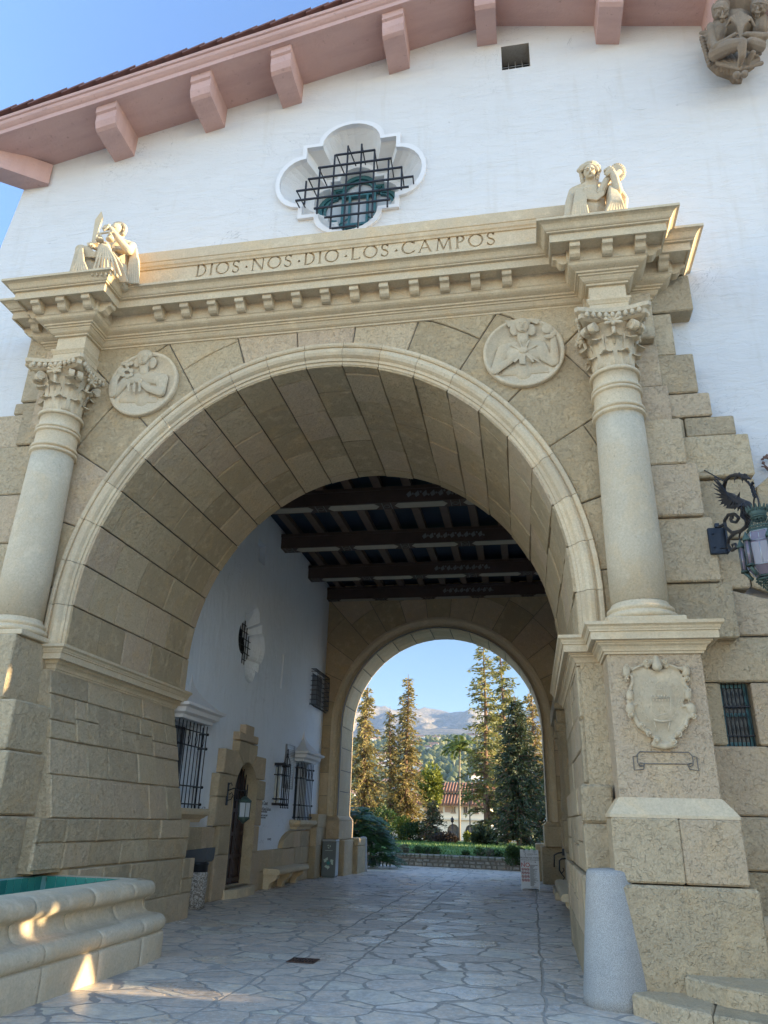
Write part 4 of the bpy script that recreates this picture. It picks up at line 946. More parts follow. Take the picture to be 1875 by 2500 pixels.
for x, y, R0 in ((190, 690, 30), (1110, 690, 30), (250, 1240, 48), (1200, 1260, 44), (420, 1395, 42), (1090, 1400, 36), (525, 1525, 44), (980, 1530, 44), (640, 1640, 48), (900, 1650, 48), (480, 430, 42), (780, 430, 42)):
    pr.append(('s', kp(x, y, -.055), (R0*kr, .035, R0*kr)))
for P, w_ in (([(480, 430), (360, 510), (180, 530)], 24), ([(780, 430), (940, 520), (1110, 520)], 24), ([(270, 640), (270, 760), (230, 860)], 26), ([(1060, 680), (1090, 780), (1150, 850)], 26), ([(270, 1180), (340, 1330), (380, 1410), (520, 1500)], 34), ([(1150, 1230), (1110, 1330), (1090, 1400), (980, 1520)], 34), ([(540, 1560), (600, 1570), (680, 1600), (670, 1660), (600, 1670)], 26), ([(980, 1560), (900, 1580), (850, 1610), (870, 1670), (930, 1680)], 26), ([(620, 1690), (770, 1720), (910, 1690)], 50), ([(200, 1030), (330, 1080)], 20), ([(1180, 1060), (1050, 1110)], 20)):
    for a, b in zip(P, P[1:]): pr.append(('c', kp(a[0], a[1], -.03), kp(b[0], b[1], -.03), w_*kr, w_*kr))
pr += [('c', kp(560, 400, -.02), kp(500, 490, -.04), 32*kr, 40*kr), ('c', kp(720, 400, -.02), kp(790, 490, -.04), 32*kr, 40*kr), ('c', kp(640, 360, -.02), kp(650, 500, -.07), 50*kr, 80*kr)]
cart = sculpt('cartouche', CV, portal, pr, .0085, 2)
mb = MB()
def kline(P, w_=6, off=-.062, cl=False): mb.tube([kp(a, b, off-.035*max(0, 1-((a-670)/330)**2-((b-1050)/480)**2)) for a, b in P], w_*kr, 5, closed=cl)
kline([(550, 960), (550, 1200), (640, 1260), (770, 1230), (850, 1200), (850, 970)]); kline([(550, 990), (850, 980)]); kline([(625, 960), (625, 860), (745, 860), (770, 960)])
kline([(675, 1200), (675, 1120), (710, 1090), (750, 1120), (755, 1200)])
for k in range(6): kline([(560+k*50, 985), (560+k*50, 945)], 10); kline([(590+k*45, 1010), (590+k*45, 1040)], 6)
for s in (-1, 1):
    for k in range(9):
        a = -1.1+k*.28; cx, cz = 690+s*310*math.cos(a), 1030+350*math.sin(a); d = (s*-math.sin(a)*70, -70*math.cos(a)*-1)
        kline([(cx-30*s, cz+40), (cx+20*s, cz+10), (cx+25*s, cz-50), (cx-15*s, cz-20)], 5, cl=True)
for k in range(12): a = k*PI/6; kline([(680+35*math.cos(a), 790+35*math.sin(a)), (680+70*math.cos(a), 790+60*math.sin(a))], 6)
kline([(590, 1320), (690, 1345), (760, 1345), (850, 1330)], 16); kline([(600, 1350), (640, 1500)], 9); kline([(840, 1350), (820, 1500)], 9)
def curl(x, y, R0, dirn=1, off=-.085):
    mb = MB(); mb.tube([kp(x+R0*(1-t/3.2)*math.cos(t*2.4*dirn+1.6), y+R0*(1-t/3.2)*math.sin(t*2.4*dirn+1.6), off) for t in [k*.16 for k in range(19)]], R0*kr*.17, 6); mb.build('scroll_curl', CV, cart)
for x, y, R0, dn in ((185, 690, 40, 1), (1110, 690, 40, -1), (250, 1240, 55, 1), (1200, 1260, 50, -1), (415, 1395, 48, -1), (1085, 1420, 40, 1), (530, 1530, 50, 1), (980, 1535, 50, -1), (640, 1640, 55, 1), (900, 1650, 50, -1), (485, 425, 48, -1), (775, 420, 48, 1), (185, 490, 36, 1), (1090, 480, 36, -1), (235, 850, 34, 1), (1130, 860, 34, -1), (240, 1015, 34, -1), (1150, 1025, 34, 1)): curl(x, y, R0, dn)
for a0, a1 in (((420, 480), (260, 560)), ((870, 480), (1040, 560))): kline([a0, ((a0[0]+a1[0])/2, (a0[1]+a1[1])/2-10), a1], 14, -.05)
mb.build('castle_relief', CV, cart)
mb = MB()
def gro(P): mb.tube([kp(a, b, -.002) for a, b in P], .006, 5)
gro([(400, 1800), (700, 1805), (1150, 1812), (1200, 1860), (1220, 1950), (1215, 2010), (1165, 2030), (1150, 2000), (1200, 1975), (1130, 1990), (480, 1985), (400, 1970), (385, 2000), (440, 2020)]); gro([(400, 1800), (355, 1840), (358, 1960), (400, 2030), (450, 2020), (465, 1985)])
gro([(355, 1865), (290, 1875), (310, 2085), (455, 2070), (460, 2000)]); gro([(1205, 1870), (1275, 1885), (1300, 2095), (1165, 2070), (1130, 1990)])
mb.build('incised_ribbon', MORTAR, portal)
# ---------------------------------------------------------------- statues
def S(F, lst):
    out = []
    for q in lst:
        if q[0] == 's':
            n = F.r(q[1][0], q[1][1], 1); out.append(('s', F.p(q[1][0], q[1][1], q[3]), tuple(a*n for a in q[2]) if hasattr(q[2], '__len__') else q[2]*n))
        else:
            offs = q[3] if hasattr(q[3], '__len__') else [q[3]]*len(q[1]); P = [F.p(a[0], a[1], o) for a, o in zip(q[1], offs)]; n = F.r(q[1][0][0], q[1][0][1], 1); rr = [a*n for a in q[2]]
            for i in range(len(P)-1): out.append(('c', P[i], P[i+1], rr[i], rr[i+1]))
    return out
FA = Fr(1330, 380, .1507, 'y', -.62)
stA = thing('seated_statue', 'sandstone seated woman with wreathed hair raising a wheat sheaf on the right cornice', 'statue', (4.3, -.5, 9.41))
body = [('s', (725, 270), (98, 105, 125), -.05), ('s', (728, 330), (72, 80, 62), -.10), ('c', ((735, 340), (735, 480)), (82, 92), 0), ('c', ((500, 590), (735, 530), (1010, 560)), (95, 125, 100), .06), ('c', ((735, 640), (740, 980)), (240, 280), .12),
        ('c', ((480, 610), (430, 760), (390, 1000)), (105, 95, 90), (.06, -.05, -.15)), ('c', ((1060, 640), (1110, 600), (1180, 560)), (100, 90, 80), (.05, -.1, -.18)),
        ('c', ((1185, 560), (1140, 380), (1080, 250)), (75, 66, 52), (-.18, -.2, -.16)), ('s', (1030, 250), (75, 60, 55), -.16), ('c', ((1080, 215), (985, 290)), (34, 26), -.20), ('c', ((1110, 235), (1005, 320)), (28, 22), -.20),
        ('c', ((1050, 195), (970, 240)), (30, 22), -.19), ('s', (735, 255), (16, 18, 14), -.20), ('c', ((735, 200), (738, 250)), (10, 18), -.185), ('s', (737, 285), (32, 18, 9), -.175), ('s', (740, 335), (34, 25, 24), -.165),
        ('c', ((640, 215), (700, 195)), (10, 10), -.155), ('c', ((760, 190), (810, 205)), (10, 10), -.155), ('s', (672, 232), (22, 12, 10), -.145), ('s', (790, 222), (22, 12, 10), -.145)]
stb = sculpt('body', CV, stA, S(FA, body), .008, 1)
hair = [('s', (730, 200), (150, 130, 85), .02)]
for k in range(13):
    a = PI*(.02+.96*k/12); hair.append(('s', (725+160*math.cos(a), 250-110*math.sin(a)), (36, 36, 34), -.02)); hair.append(('s', (725+128*math.cos(a), 240-85*math.sin(a)), (30, 30, 28), -.08))
for s_ in (-1, 1):
    for k in range(5): hair.append(('s', (725+s_*(135-k*8), 280+k*42), (40, 42, 36), -.0))
hair += [('s', (860, 180), (42, 40, 36), -.02), ('s', (555, 240), (40, 40, 36), 0)]
sculpt('hair', CV, stA, S(FA, hair), .008, 0)
drap = [('c', ((740, 700), (745, 1000)), (225, 270), .06), ('c', ((1100, 540), (1130, 760), (1120, 1000)), (95, 130, 150), (-.05, -.12, -.1))]
for k in range(7): drap.append(('c', ((520+k*22, 560-k*5), (480+k*30, 760), (440+k*45, 1010)), (26, 24, 26), (-.15, -.22, -.25)))
for k in range(7): drap.append(('c', ((1060+k*16, 510+k*12), (1075+k*28, 740), (960+k*60, 1000)), (26, 25, 26), (-.22, -.31, -.34+k*.02)))
for k in range(4): drap.append(('c', ((640+k*8, 540+k*30), (720, 620+k*28), (840, 640+k*26), (950, 590+k*15)), (22, 24, 24, 20), -.19))
for k in range(6): drap.append(('c', ((660+k*32, 500), (670+k*30, 600)), (17, 15), -.13))
for k in range(5): drap.append(('c', ((430-k*6, 640), (360-k*4+k*20, 880), (330+k*25, 1010)), (26, 26, 26), (-.08, -.17, -.20)))
drap += [('c', ((1210, 580), (1300, 700), (1290, 860)), (60, 50, 50), (.05, .1, .05))]
sculpt('robe', CV, stA, S(FA, drap), .008, 1)
sh = [('c', ((900, 620), (1010, 400), (1190, 280)), (75, 62, 60), (-.1, -.12, -.06)), ('s', (1180, 270), (112, 70, 125), .0)]
for k in range(22): a = 2*PI*k/22; sh.append(('s', (1180+118*math.cos(a), 270-130*math.sin(a)), (20, 26, 20), -.02)); sh.append(('c', ((1150, 300), (1180+108*math.cos(a), 270-118*math.sin(a))), (10, 17), -.06))
sculpt('wheat_sheaf', CV, stA, S(FA, sh), .007, 0)
FB = Fr(160, 500, .12056, 'y', -.62)
stB = thing('seated_statue', 'sandstone seated figure with upright sword and scales, partly sunlit, on the left cornice', 'statue', (-3.9, -.5, 9.41))
body = [('s', (1030, 500), (120, 120, 135), -.02), ('c', ((1060, 560), (1080, 740)), (80, 90), .03), ('c', ((960, 860), (1150, 820), (1300, 850)), (110, 130, 110), (.05, .08, .1)), ('c', ((1110, 860), (1150, 1500)), (190, 230), .15),
        ('c', ((1340, 850), (1290, 940)), (100, 82), (0, -.12)), ('c', ((1270, 930), (1080, 700), (930, 490)), (84, 66, 48), (-.14, -.24, -.3)), ('s', (850, 460), (75, 60, 60), -.30), ('c', ((880, 420), (800, 430)), (32, 26), -.33), ('c', ((830, 430), (760, 480)), (30, 24), -.33), ('c', ((850, 470), (780, 520)), (28, 22), -.33), ('c', ((1090, 740), (940, 870)), (80, 60), .0),
        ('c', ((700, 900), (600, 880)), (45, 40), -.1), ('s', (530, 840), (70, 60, 62), -.14), ('c', ((500, 800), (450, 850)), (20, 16), -.2), ('c', ((540, 820), (470, 880)), (20, 16), -.2), ('c', ((560, 860), (500, 905)), (20, 16), -.2),
        ('c', ((975, 480), (960, 520)), (14, 20), -.12), ('s', (1010, 455), (28, 14, 12), -.13), ('s', (985, 570), (26, 24, 20), -.09)]
sculpt('body', CV, stB, S(FB, body), .008, 1)
hair = [('s', (1080, 480), (140, 135, 125), .05)]
for k in range(12): a = PI*(-.25+.9*k/11); hair.append(('s', (1075+140*math.cos(a), 500-130*math.sin(a)), (38, 38, 34), .0)); hair.append(('s', (1150+20*math.cos(a*2), 540+k*12), (44, 50, 34), .05))
sculpt('hair', CV, stB, S(FB, hair), .008, 0)
drap = [('s', (330, 930), (130, 130, 110), -.15), ('s', (800, 880), (140, 130, 120), -.22), ('c', ((330, 960), (240, 1400)), (125, 150), (-.15, -.2)), ('c', ((800, 920), (760, 1400)), (140, 180), (-.22, -.25)), ('c', ((330, 1000), (560, 1100), (800, 1000)), (110, 120, 120), -.08),
        ('c', ((820, 920), (1000, 1150), (1080, 1450)), (120, 130, 140), (-.15, -.05, .0)), ('c', ((1380, 860), (1420, 1150), (1400, 1560)), (60, 85, 95), (.1, .1, .05)), ('c', ((560, 1150), (560, 1500)), (200, 260), -.05), ('c', ((1150, 1300), (1200, 1650)), (120, 120), -.05), ('c', ((950, 900), (1180, 950)), (60, 50), -.08)]
for k in range(7): drap.append(('c', ((340+k*14, 840), (400+k*50, 1060), (560+k*34, 1030-k*10), (760, 880)), (16, 18, 18, 14), (-.30, -.27, -.27, -.36)))
for k in range(7): drap.append(('c', ((740+k*20, 800+k*8), (640+k*60, 1100), (540+k*95, 1420)), (18, 22, 24), (-.41, -.44, -.46)))
for k in range(6): drap.append(('c', ((290+k*10, 850), (230+k*28, 1150), (130+k*70, 1420)), (18, 20, 24), (-.32, -.37, -.41)))
for k in range(6): drap.append(('c', ((1350+k*14, 880), (1290+k*34, 1200), (1250+k*46, 1590)), (16, 20, 22), (-.03, -.07, -.12)))
for k in range(6): drap.append(('c', ((900+k*12, 960), (1010+k*24, 1200), (1100+k*32, 1560)), (14, 17, 20), (-.27, -.25, -.22)))
sculpt('robe', CV, stB, S(FB, drap), .008, 1)
sw = MB()
P = [FB.p(a, b, -.14) for a, b in ((530, 730), (600, 300), (722, 130), (748, 250), (650, 560), (600, 740))]
sw.prism(P, (0, .03, 0)); sw.prism([FB.p(a, b, -.17) for a, b in ((430, 770), (640, 720), (650, 760), (440, 830))], (0, .09, 0)); sw.cap2(FB.p(520, 780, -.13), FB.p(470, 930, -.13), .03, .03); sw.build('sword', CV, stB, smooth=False)
sc_ = [('c', ((655, 590), (950, 545)), (20, 20), -.36)]
for x, y in ((690, 715), (900, 700)):
    sc_ += [('s', (x, y), (82, 80, 40), -.36), ('c', ((x-60, y-20), (x-5, y-130)), (20, 16), -.36), ('c', ((x+60, y-20), (x+5, y-130)), (20, 16), -.36), ('c', ((x, y-10), (x, y-130)), (26, 20), -.3)]
sculpt('scales', CV, stB, S(FB, sc_), .008, 0)
# ---------------------------------------------------------------- dragon bracket and lantern
FL = Fr(1700, 1080, .1808, 'x', 5.25)
LN = thing('wall_lantern', 'large lavender glass lantern hanging from a black winged dragon bracket at the right edge', 'lantern', tuple(FL.p(300, 1150)))
def lp(a, b, off=0): return FL.p(a, b, off)
lr = FL.r(500, 900, 1)
mb = MB(); pa, pb = Vector((5.14, -.16, 5.06)), Vector((5.34, -.16, 4.70)); 
mb.bbox((5.13, -.20, 4.72), (5.33, -.15, 5.06), .008); mb.box((5.315, -.26, 4.72), (5.335, -.15, 5.06)); mb.box((5.22, -.22, 5.06), (5.27, -.17, 5.11))
for z in (4.80, 4.98): mb.ball((5.18, -.205, z), .012)
mb.build('mounting_plate', IRON2, LN)
dr = []
def dl(P, R_, offs=0): 
    for (a, b), (c_, d_), r0, r1 in zip(P, P[1:], R_, R_[1:]): dr.append(('c', lp(a, b, offs), lp(c_, d_, offs), r0*lr, r1*lr))
neck = [(370, 700), (372, 600), (400, 510), (460, 455), (540, 435), (610, 450), (650, 480)]; dl(neck, [34, 30, 26, 24, 24, 28, 34])
dl([(650, 470), (700, 480), (740, 500)], [30, 20, 8]); dl([(650, 490), (680, 530), (735, 590)], [18, 14, 10]); dl([(600, 440), (570, 395)], [16, 4]); dl([(650, 430), (690, 435)], [14, 4]); dl([(620, 470), (625, 570)], [18, 4]); dl([(560, 470), (515, 500), (512, 560)], [14, 12, 4])
dl([(370, 700), (470, 740), (560, 810), (680, 860), (700, 960), (690, 1060)], [40, 60, 70, 70, 52, 40])
dl([(700, 1050), (680, 1130), (600, 1200), (480, 1220), (400, 1150), (380, 1060), (430, 980), (520, 970), (575, 1020), (540, 1080), (470, 1070), (455, 1030), (500, 1020)], [36, 30, 26, 24, 24, 24, 24, 24, 22, 20, 18, 16, 14])
dl([(640, 1170), (520, 1230), (440, 1300), (425, 1390), (480, 1460), (545, 1420), (530, 1370), (480, 1380), (490, 1410)], [22, 24, 24, 24, 24, 22, 18, 14, 12])
dl([(370, 1110), (310, 1140)], [26, 26]); dl([(430, 1430), (330, 1430), (200, 1437), (165, 1437)], [12, 10, 12, 4]); dl([(200, 1415), (205, 1460)], [10, 10])
dl([(550, 790), (570, 720), (590, 660)], [34, 18, 6]); dl([(640, 870), (620, 980)], [50, 20]); dl([(590, 1230), (575, 1300), (610, 1330)], [14, 12, 6])
sculpt('dragon', IRON, LN, dr, .010, 1)
mb = MB()
def feather(a, b, c_, d_, w_, off, o2):
    p, q = lp(a, b, off), lp(c_, d_, o2); d = (q-p); n = d.cross(Vector((1, 0, .2))).normalized()*w_*lr; m = p+d*.6
    mb.rings([[p+n*.5, p-n*.5, p-n*.5+Vector((.01, 0, 0)), p+n*.5+Vector((.01, 0, 0))], [m+n, m-n, m-n+Vector((.012, 0, 0)), m+n+Vector((.012, 0, 0))], [q+n*.15, q-n*.15, q-n*.15+Vector((.008, 0, 0)), q+n*.15+Vector((.008, 0, 0))]], cap=True)
for k, (c_, d_) in enumerate([(232, 455), (228, 500), (225, 560), (235, 620), (240, 690), (262, 740), (290, 790), (320, 840), (360, 865), (395, 890)]): feather(420+k*6, 700+k*10, c_, d_, 17, -.03-k*.004, -.10)
for k in range(7): feather(420+k*30, 760+k*14, 330+k*45, 820+k*22, 22, -.07, -.09)
for k in range(8): feather(640-k*8, 800+k*8, 640-k*35, 860+k*4, 22, -.09, -.13)
for k in range(7): feather(660, 900+k*25, 740-k*2, 920+k*40, 14, .0, -.03)
for k in range(5): feather(600, 930, 585+k*18, 1010+k*14, 16, -.05, -.07)
mb.build('wing_feathers', IRON, LN)
mb = MB()
ht = lp(745, 575); mb.tube([lp(700, 530), lp(725, 580), ht, lp(770, 550), lp(755, 540)], .012, 6)
ringc = lp(810, 832)
ch = [ht+(ringc+Vector((0, 0, .09))-ht)*t for t in [k/6 for k in range(7)]]
for k in range(6):
    c_ = (ch[k]+ch[k+1])/2; d = (ch[k+1]-ch[k]).normalized(); s_ = Vector((1, 0, 0)) if k % 2 else d.cross(Vector((1, 0, 0))).normalized()
    mb.tube([c_+d*.035*math.cos(t)+s_*.018*math.sin(t) for t in [2*PI*i/10 for i in range(10)]], .007, 5, closed=True)
mb.tube([ringc+Vector((0, .083*math.cos(t), .083*math.sin(t))) for t in [2*PI*i/20 for i in range(20)]], .009, 6, closed=True)
mb.build('chain', IRON, LN)
mb = MB(); mb.tube([lp(5, 318, -.0), lp(390, 535)], .008, 6); mb.build('stay_rod', IRON, LN)
LSC = .60
LC = Vector((5.25, ringc.y-.0, 0)); zt = lp(830, 890).z
def hexr(r, z, a0=PI/6, n=6): return [(LC.x+r*math.cos(a0+2*PI*k/n), LC.y+r*math.sin(a0+2*PI*k/n), z) for k in range(n)]
zc = zt; 
mb = MB()
mb.lathe([(.12, zc-.13), (.16, zc-.02), (.155, zc-.02), (.10, zc-.13)], (LC.x, LC.y, 0), 24, cap=False)
for k in range(16): a = 2*PI*k/16; mb.cap2((LC.x+.15*math.cos(a), LC.y+.15*math.sin(a), zc-.04), (LC.x+.18*math.cos(a), LC.y+.18*math.sin(a), zc+.03), .022, .012, 6)
mb.lathe([(.02, zc-.14), (.13, zc-.14), (.14, zc-.16), (.12, zc-.175), (.02, zc-.175)], (LC.x, LC.y, 0), 24)
for z, r in ((zc-.19, .12), (zc-.36, .22), (zc-.40, .225)): mb.tube([Vector(p) for p in hexr(r, z)], .014, 6, closed=True)
for k in range(6):
    for j in range(5):
        t = j/4
        for i in range(1+j//2+1):
            a = PI/6+k*PI/3; b = a+PI/3; r = .12+.10*t; f = (i+.5)/(2+j//2)
            p = Vector((LC.x+r*(math.cos(a)*(1-f)+math.cos(b)*f), LC.y+r*(math.sin(a)*(1-f)+math.sin(b)*f), zc-.19-.17*t)); mb.tube([p+Vector((.018*math.cos(q)*-math.sin(a+.5), .018*math.cos(q)*math.cos(a+.5), .018*math.sin(q))) for q in [2*PI*u/7 for u in range(7)]], .006, 4, closed=True)
mb.rings([hexr(.225, zc-.41), hexr(.24, zc-.45)], cap=True)
bz = zc-1.22
for z, r in ((bz, .20), (bz-.05, .21)): mb.tube([Vector(p) for p in hexr(r, z)], .016, 6, closed=True)
for j in range(5):
    r = .18-.03*j
    for i in range(14-2*j): a = 2*PI*i/(14-2*j); mb.tube([Vector((LC.x+r*math.cos(a)+.022*math.cos(q)*-math.sin(a), LC.y+r*math.sin(a)+.022*math.cos(q)*math.cos(a), bz-.08-.035*j+.02*math.sin(q))) for q in [2*PI*u/7 for u in range(7)]], .007, 4, closed=True)
mb.lathe([(.03, bz-.34), (.05, bz-.30), (.02, bz-.26), (.06, bz-.22)], (LC.x, LC.y, 0), 12)
mb.build('lantern_crown', VERD, LN)
z1, z2, z3, z4 = zc-.45, zc-.62, zc-1.05, zc-1.20
gl = MB(); gl.rings([hexr(.24, z1), hexr(.27, z2)]); gl.rings([hexr(.27, z2), hexr(.33, z2-.05), hexr(.30, z3), hexr(.19, z4)])
gl.build('lantern_glass', PURP, LN)
mb = MB()
for k in range(6):
    a = PI/6+k*PI/3; e = lambda r, z, da=0: Vector((LC.x+r*math.cos(a+da), LC.y+r*math.sin(a+da), z))
    mb.tube([e(.243, z1), e(.273, z2)], .007, 5); mb.tube([e(.333, z2-.05), e(.303, z3), e(.193, z4)], .007, 5)
    for (r, z) in ((.243, z1), (.275, z2), (.305, z3)): mb.tube([e(r, z), e(r, z, PI/3)], .006, 5)
    mb.tube([e(.285, z2-.05, PI/6), e(.262, z3, PI/6)], .005, 5); mb.tube([e(.21, z1, PI/6), e(.235, z2, PI/6)], .005, 5)
mb.build('lantern_came', LEAD, LN)
for k in range(6):
    a = PI/6+k*PI/3; c_ = (LC.x+.36*math.cos(a), LC.y+.36*math.sin(a), 0); mb = MB()
    mb.lathe([(.055, z3-.02), (.065, z3-.03), (.065, z3), (.03, z3+.0)], c_, 10); mb.lathe([(.062, z2-.02), (.068, z2+.01), (.05, z2+.05), (.02, z2+.11), (.006, z2+.15)], c_, 10)
    for q in range(5): b = 2*PI*q/5; mb.tube([(c_[0]+.05*math.cos(b), c_[1]+.05*math.sin(b), z3), (c_[0]+.05*math.cos(b), c_[1]+.05*math.sin(b), z2)], .006, 4)
    mb.tube([(c_[0], c_[1], z3-.03), (LC.x+.26*math.cos(a), LC.y+.26*math.sin(a), z4-.02)], .03, 6)
    tu = mb.build('corner_turret', VERD, LN); mb = MB(); mb.lathe([(.046, z3), (.046, z2-.02)], c_, 10); mb.build('turret_glass', PURP, tu)
for o in list(LN.children)+[q for p_ in LN.children for q in p_.children]:
    if o.name.split('.')[0] in ('lantern_crown', 'lantern_glass', 'lantern_came', 'corner_turret', 'turret_glass'):
        for v in o.data.vertices: v.co = Vector((LC.x, LC.y, zt))+(v.co-Vector((LC.x, LC.y, zt)))*LSC
# ---------------------------------------------------------------- bollard, steps
def bollard(x, y, rb, rt, h, lab, n=48):
    mb = MB(); mb.lathe([(rb*1.0, -.02), (rb, .1), (rt+(rb-rt)*.04, h-.06), (rt-.005, h-.02), (rt-.03, h-.003), (.01, h+.012)], (x, y, 0), n)
    o = mb.build('bollard', GRAN, None, (x, y, 0)); tag(o, lab, 'bollard'); return o
bollard(3.575, -.55, .335, .225, 1.20, 'large tapered granite bollard against the corner of the right pedestal')
def slabs(name, polys, z0, z1, mat):
    mb = MB()
    for P in polys:
        mb.tone = rnd.random(); A = sum(P[k][0]*P[(k+1) % len(P)][1]-P[(k+1) % len(P)][0]*P[k][1] for k in range(len(P)))
        if A < 0: P = P[::-1]
        a = inset(P, .004); b = inset(P, .02); mb.rings([[(p[0], p[1], z0) for p in a], [(p[0], p[1], z1-.015) for p in a], [(p[0], p[1], z1) for p in b]], cap=True)
    o = mb.build(name, mat); return o
o = slabs('stone_steps', [[(3.72, -.70), (3.66, -.93), (3.95, -1.35), (4.23, -1.62), (4.5, -.6)], [(4.23, -1.62), (4.62, -1.85), (5.4, -2.15), (5.4, -.6), (4.5, -.6)], [(5.4, -2.15), (7, -2.6), (9, -3), (9, 0), (5.4, 0)]], 0, .17, ST2)
tag(o, 'low worn stone steps at the foot of the right pedestal', 'steps')
m2 = MB(); m2.tone = .6
for P in ([(4.2, -.72), (4.16, -.86), (4.42, -1.28), (4.75, -1.5), (5.3, -1.5), (5.3, -.4)], [(5.3, -1.5), (9, -2.0), (9, 0), (5.3, -.1)]):
    a = inset(P, .004) if sum(P[k][0]*P[(k+1) % len(P)][1]-P[(k+1) % len(P)][0]*P[k][1] for k in range(len(P))) > 0 else inset(P[::-1], .004); b = inset(a, .02)
    m2.rings([[(p[0], p[1], .17) for p in a], [(p[0], p[1], .31) for p in a], [(p[0], p[1], .325) for p in b]], cap=True)
m2.build('upper_step', ST2, o)
# ---------------------------------------------------------------- fountain
ft = thing('fountain_basin', 'carved stone fountain basin with rolled mouldings and teal tiles in front of the left pier', 'fountain', (-3, -2, 0))
FPATH = [(-3.4, .66), (-1.98, .66), (-1.80, .60), (-1.72, .44), (-1.70, -.4), (-1.70, -1.7), (-1.72, -2.7), (-1.72, -4.2), (-2.2, -4.7), (-6, -4.7)]
FPATH = [(-3.4, .62), (-2.02, .62), (-1.82, .55), (-1.74, .40), (-1.70, -.4), (-1.70, -1.7), (-1.70, -2.7), (-1.72, -4.2), (-2.2, -4.7), (-6, -4.7)]
FPR = [(.05, -.02), (.05, .26), (.035, .285), (.0, .29), (.02, .30), (.05, .33), (.06, .38), (.045, .43), (.0, .465), (-.06, .475), (-.09, .48), (-.14, .485), (-.185, .50), (-.22, .54), (-.24, .60), (-.235, .635), (-.20, .655), (-.16, .67), (-.125, .70), (-.115, .74), (-.125, .79), (-.16, .83), (-.23, .855), (-.33, .862), (-.42, .862), (-.50, .858), (-.52, .85), (-.52, .80)]
def smoothp(P, it=1):
    for _ in range(it):
        Q = [P[0]]
        for a, b in zip(P, P[1:]): Q += [(a[0]*.75+b[0]*.25, a[1]*.75+b[1]*.25), (a[0]*.25+b[0]*.75, a[1]*.25+b[1]*.75)]
        Q.append(P[-1]); P = Q
    return P
fp2 = smoothp(FPR, 1)
# split along the path into stones
def resample(P, step):
    out = []; 
    for a, b in zip(P, P[1:]):
        L_ = math.hypot(b[0]-a[0], b[1]-a[1]); n_ = max(1, int(L_/step))
        for k in range(n_): out.append((a[0]+(b[0]-a[0])*k/n_, a[1]+(b[1]-a[1])*k/n_))
    out.append(P[-1]); return out
PP = smoothp(FPATH, 1)
def fsweep(pr, joints, mat, nm, seed):
    # cumulative length
    Q = resample(PP, .08); cl = [0]
    for a, b in zip(Q, Q[1:]): cl.append(cl[-1]+math.hypot(b[0]-a[0], b[1]-a[1]))
    mb = MB(); r = random.Random(seed); nm_ = []
    def nrm(i):
        a = Q[max(i-1, 0)]; b = Q[min(i+1, len(Q)-1)]; t = Vector((b[0]-a[0], b[1]-a[1])).normalized(); return Vector((-t.y, t.x))
    for j0, j1 in zip(joints, joints[1:]):
        mb.tone = r.random(); idx = [i for i in range(len(Q)) if j0+.05 <= cl[i] <= j1-.05]; rs = []
        if not idx: continue
        def cutp(Lq):
            i = max(k for k in range(len(Q)) if cl[k] <= Lq); i = min(i, len(Q)-2); t_ = (Lq-cl[i])/max(1e-6, cl[i+1]-cl[i]); return ((Q[i][0]+(Q[i+1][0]-Q[i][0])*t_, Q[i][1]+(Q[i+1][1]-Q[i][1])*t_), nrm(i))
        jj = min(j1, cl[-1]-.01)
        sec = [cutp(j0+.003), cutp(j0+.012)]+[(Q[i], nrm(i)) for i in idx]+[cutp(jj-.012), cutp(jj-.003)]
        for si, (q_, n_) in enumerate(sec):
            e = .007 if si in (0, len(sec)-1) else 0
            rs.append([(q_[0]+n_.x*(d-e), q_[1]+n_.y*(d-e), z-e*.4) for d, z in pr])
        if len(rs) > 1: mb.rings(rs, closed=False, smooth=True)
    return mb.build(nm, mat, ft)
ix = lambda z0, z1: [q for q in fp2 if z0 <= q[1] <= z1+1e-6]
k1 = next(i for i, q in enumerate(fp2) if q[0] < .001 and q[1] > .28); k2 = next(i for i, q in enumerate(fp2) if q[1] > .47 and q[0] < -.07); k3 = next(i for i, q in enumerate(fp2) if q[1] > .655)
FSM = stone('fountain_sandstone', (.60, .50, .35), (.64, .535, .38), (.67, .565, .41), .010, .1, 1.3)
fsweep(fp2[:k1+2], [0, 1.35, 2.35, 3.3, 4.3, 5.2, 6.2, 7.5, 9, 12], FSM, 'basin_plinth', 1)
fsweep(fp2[k1+1:k2+2], [0, 1.7, 2.7, 3.75, 4.6, 5.6, 6.8, 8.5, 12], FSM, 'lower_roll', 2)
fsweep(fp2[k2+1:k3+2], [0, 1.55, 2.6, 3.6, 4.5, 5.4, 6.6, 8.2, 12], FSM, 'hollow_moulding', 3)
fsweep(fp2[k3+1:], [0, 1.5, 2.35, 3.25, 4.3, 5.1, 6.4, 8, 12], FSM, 'rim_roll', 4)
mb = MB(); n_ = len(PP); rs = []
for zz, dd in ((.86, -.515), (.3, -.515)):
    row = []
    for i in range(n_):
        a = PP[max(i-1, 0)]; b = PP[min(i+1, n_-1)]; t = Vector((b[0]-a[0], b[1]-a[1])).normalized(); row.append((PP[i][0]-t.y*dd, PP[i][1]+t.x*dd, zz))
    rs.append(row)
mb.rings(rs, closed=False); mb.build('inner_tiles', TEAL, ft)
mb = MB(); r = random.Random(3)
for k in range(34):     # glazed tiles on the wall above the water, in front of the pier
    y0 = .0-k*.135; mb.tone = r.random()
    for z0 in (.775,):
        mb.bbox((-3.22, y0-.120, z0-.10), (-3.205, y0, z0+.085), .003)

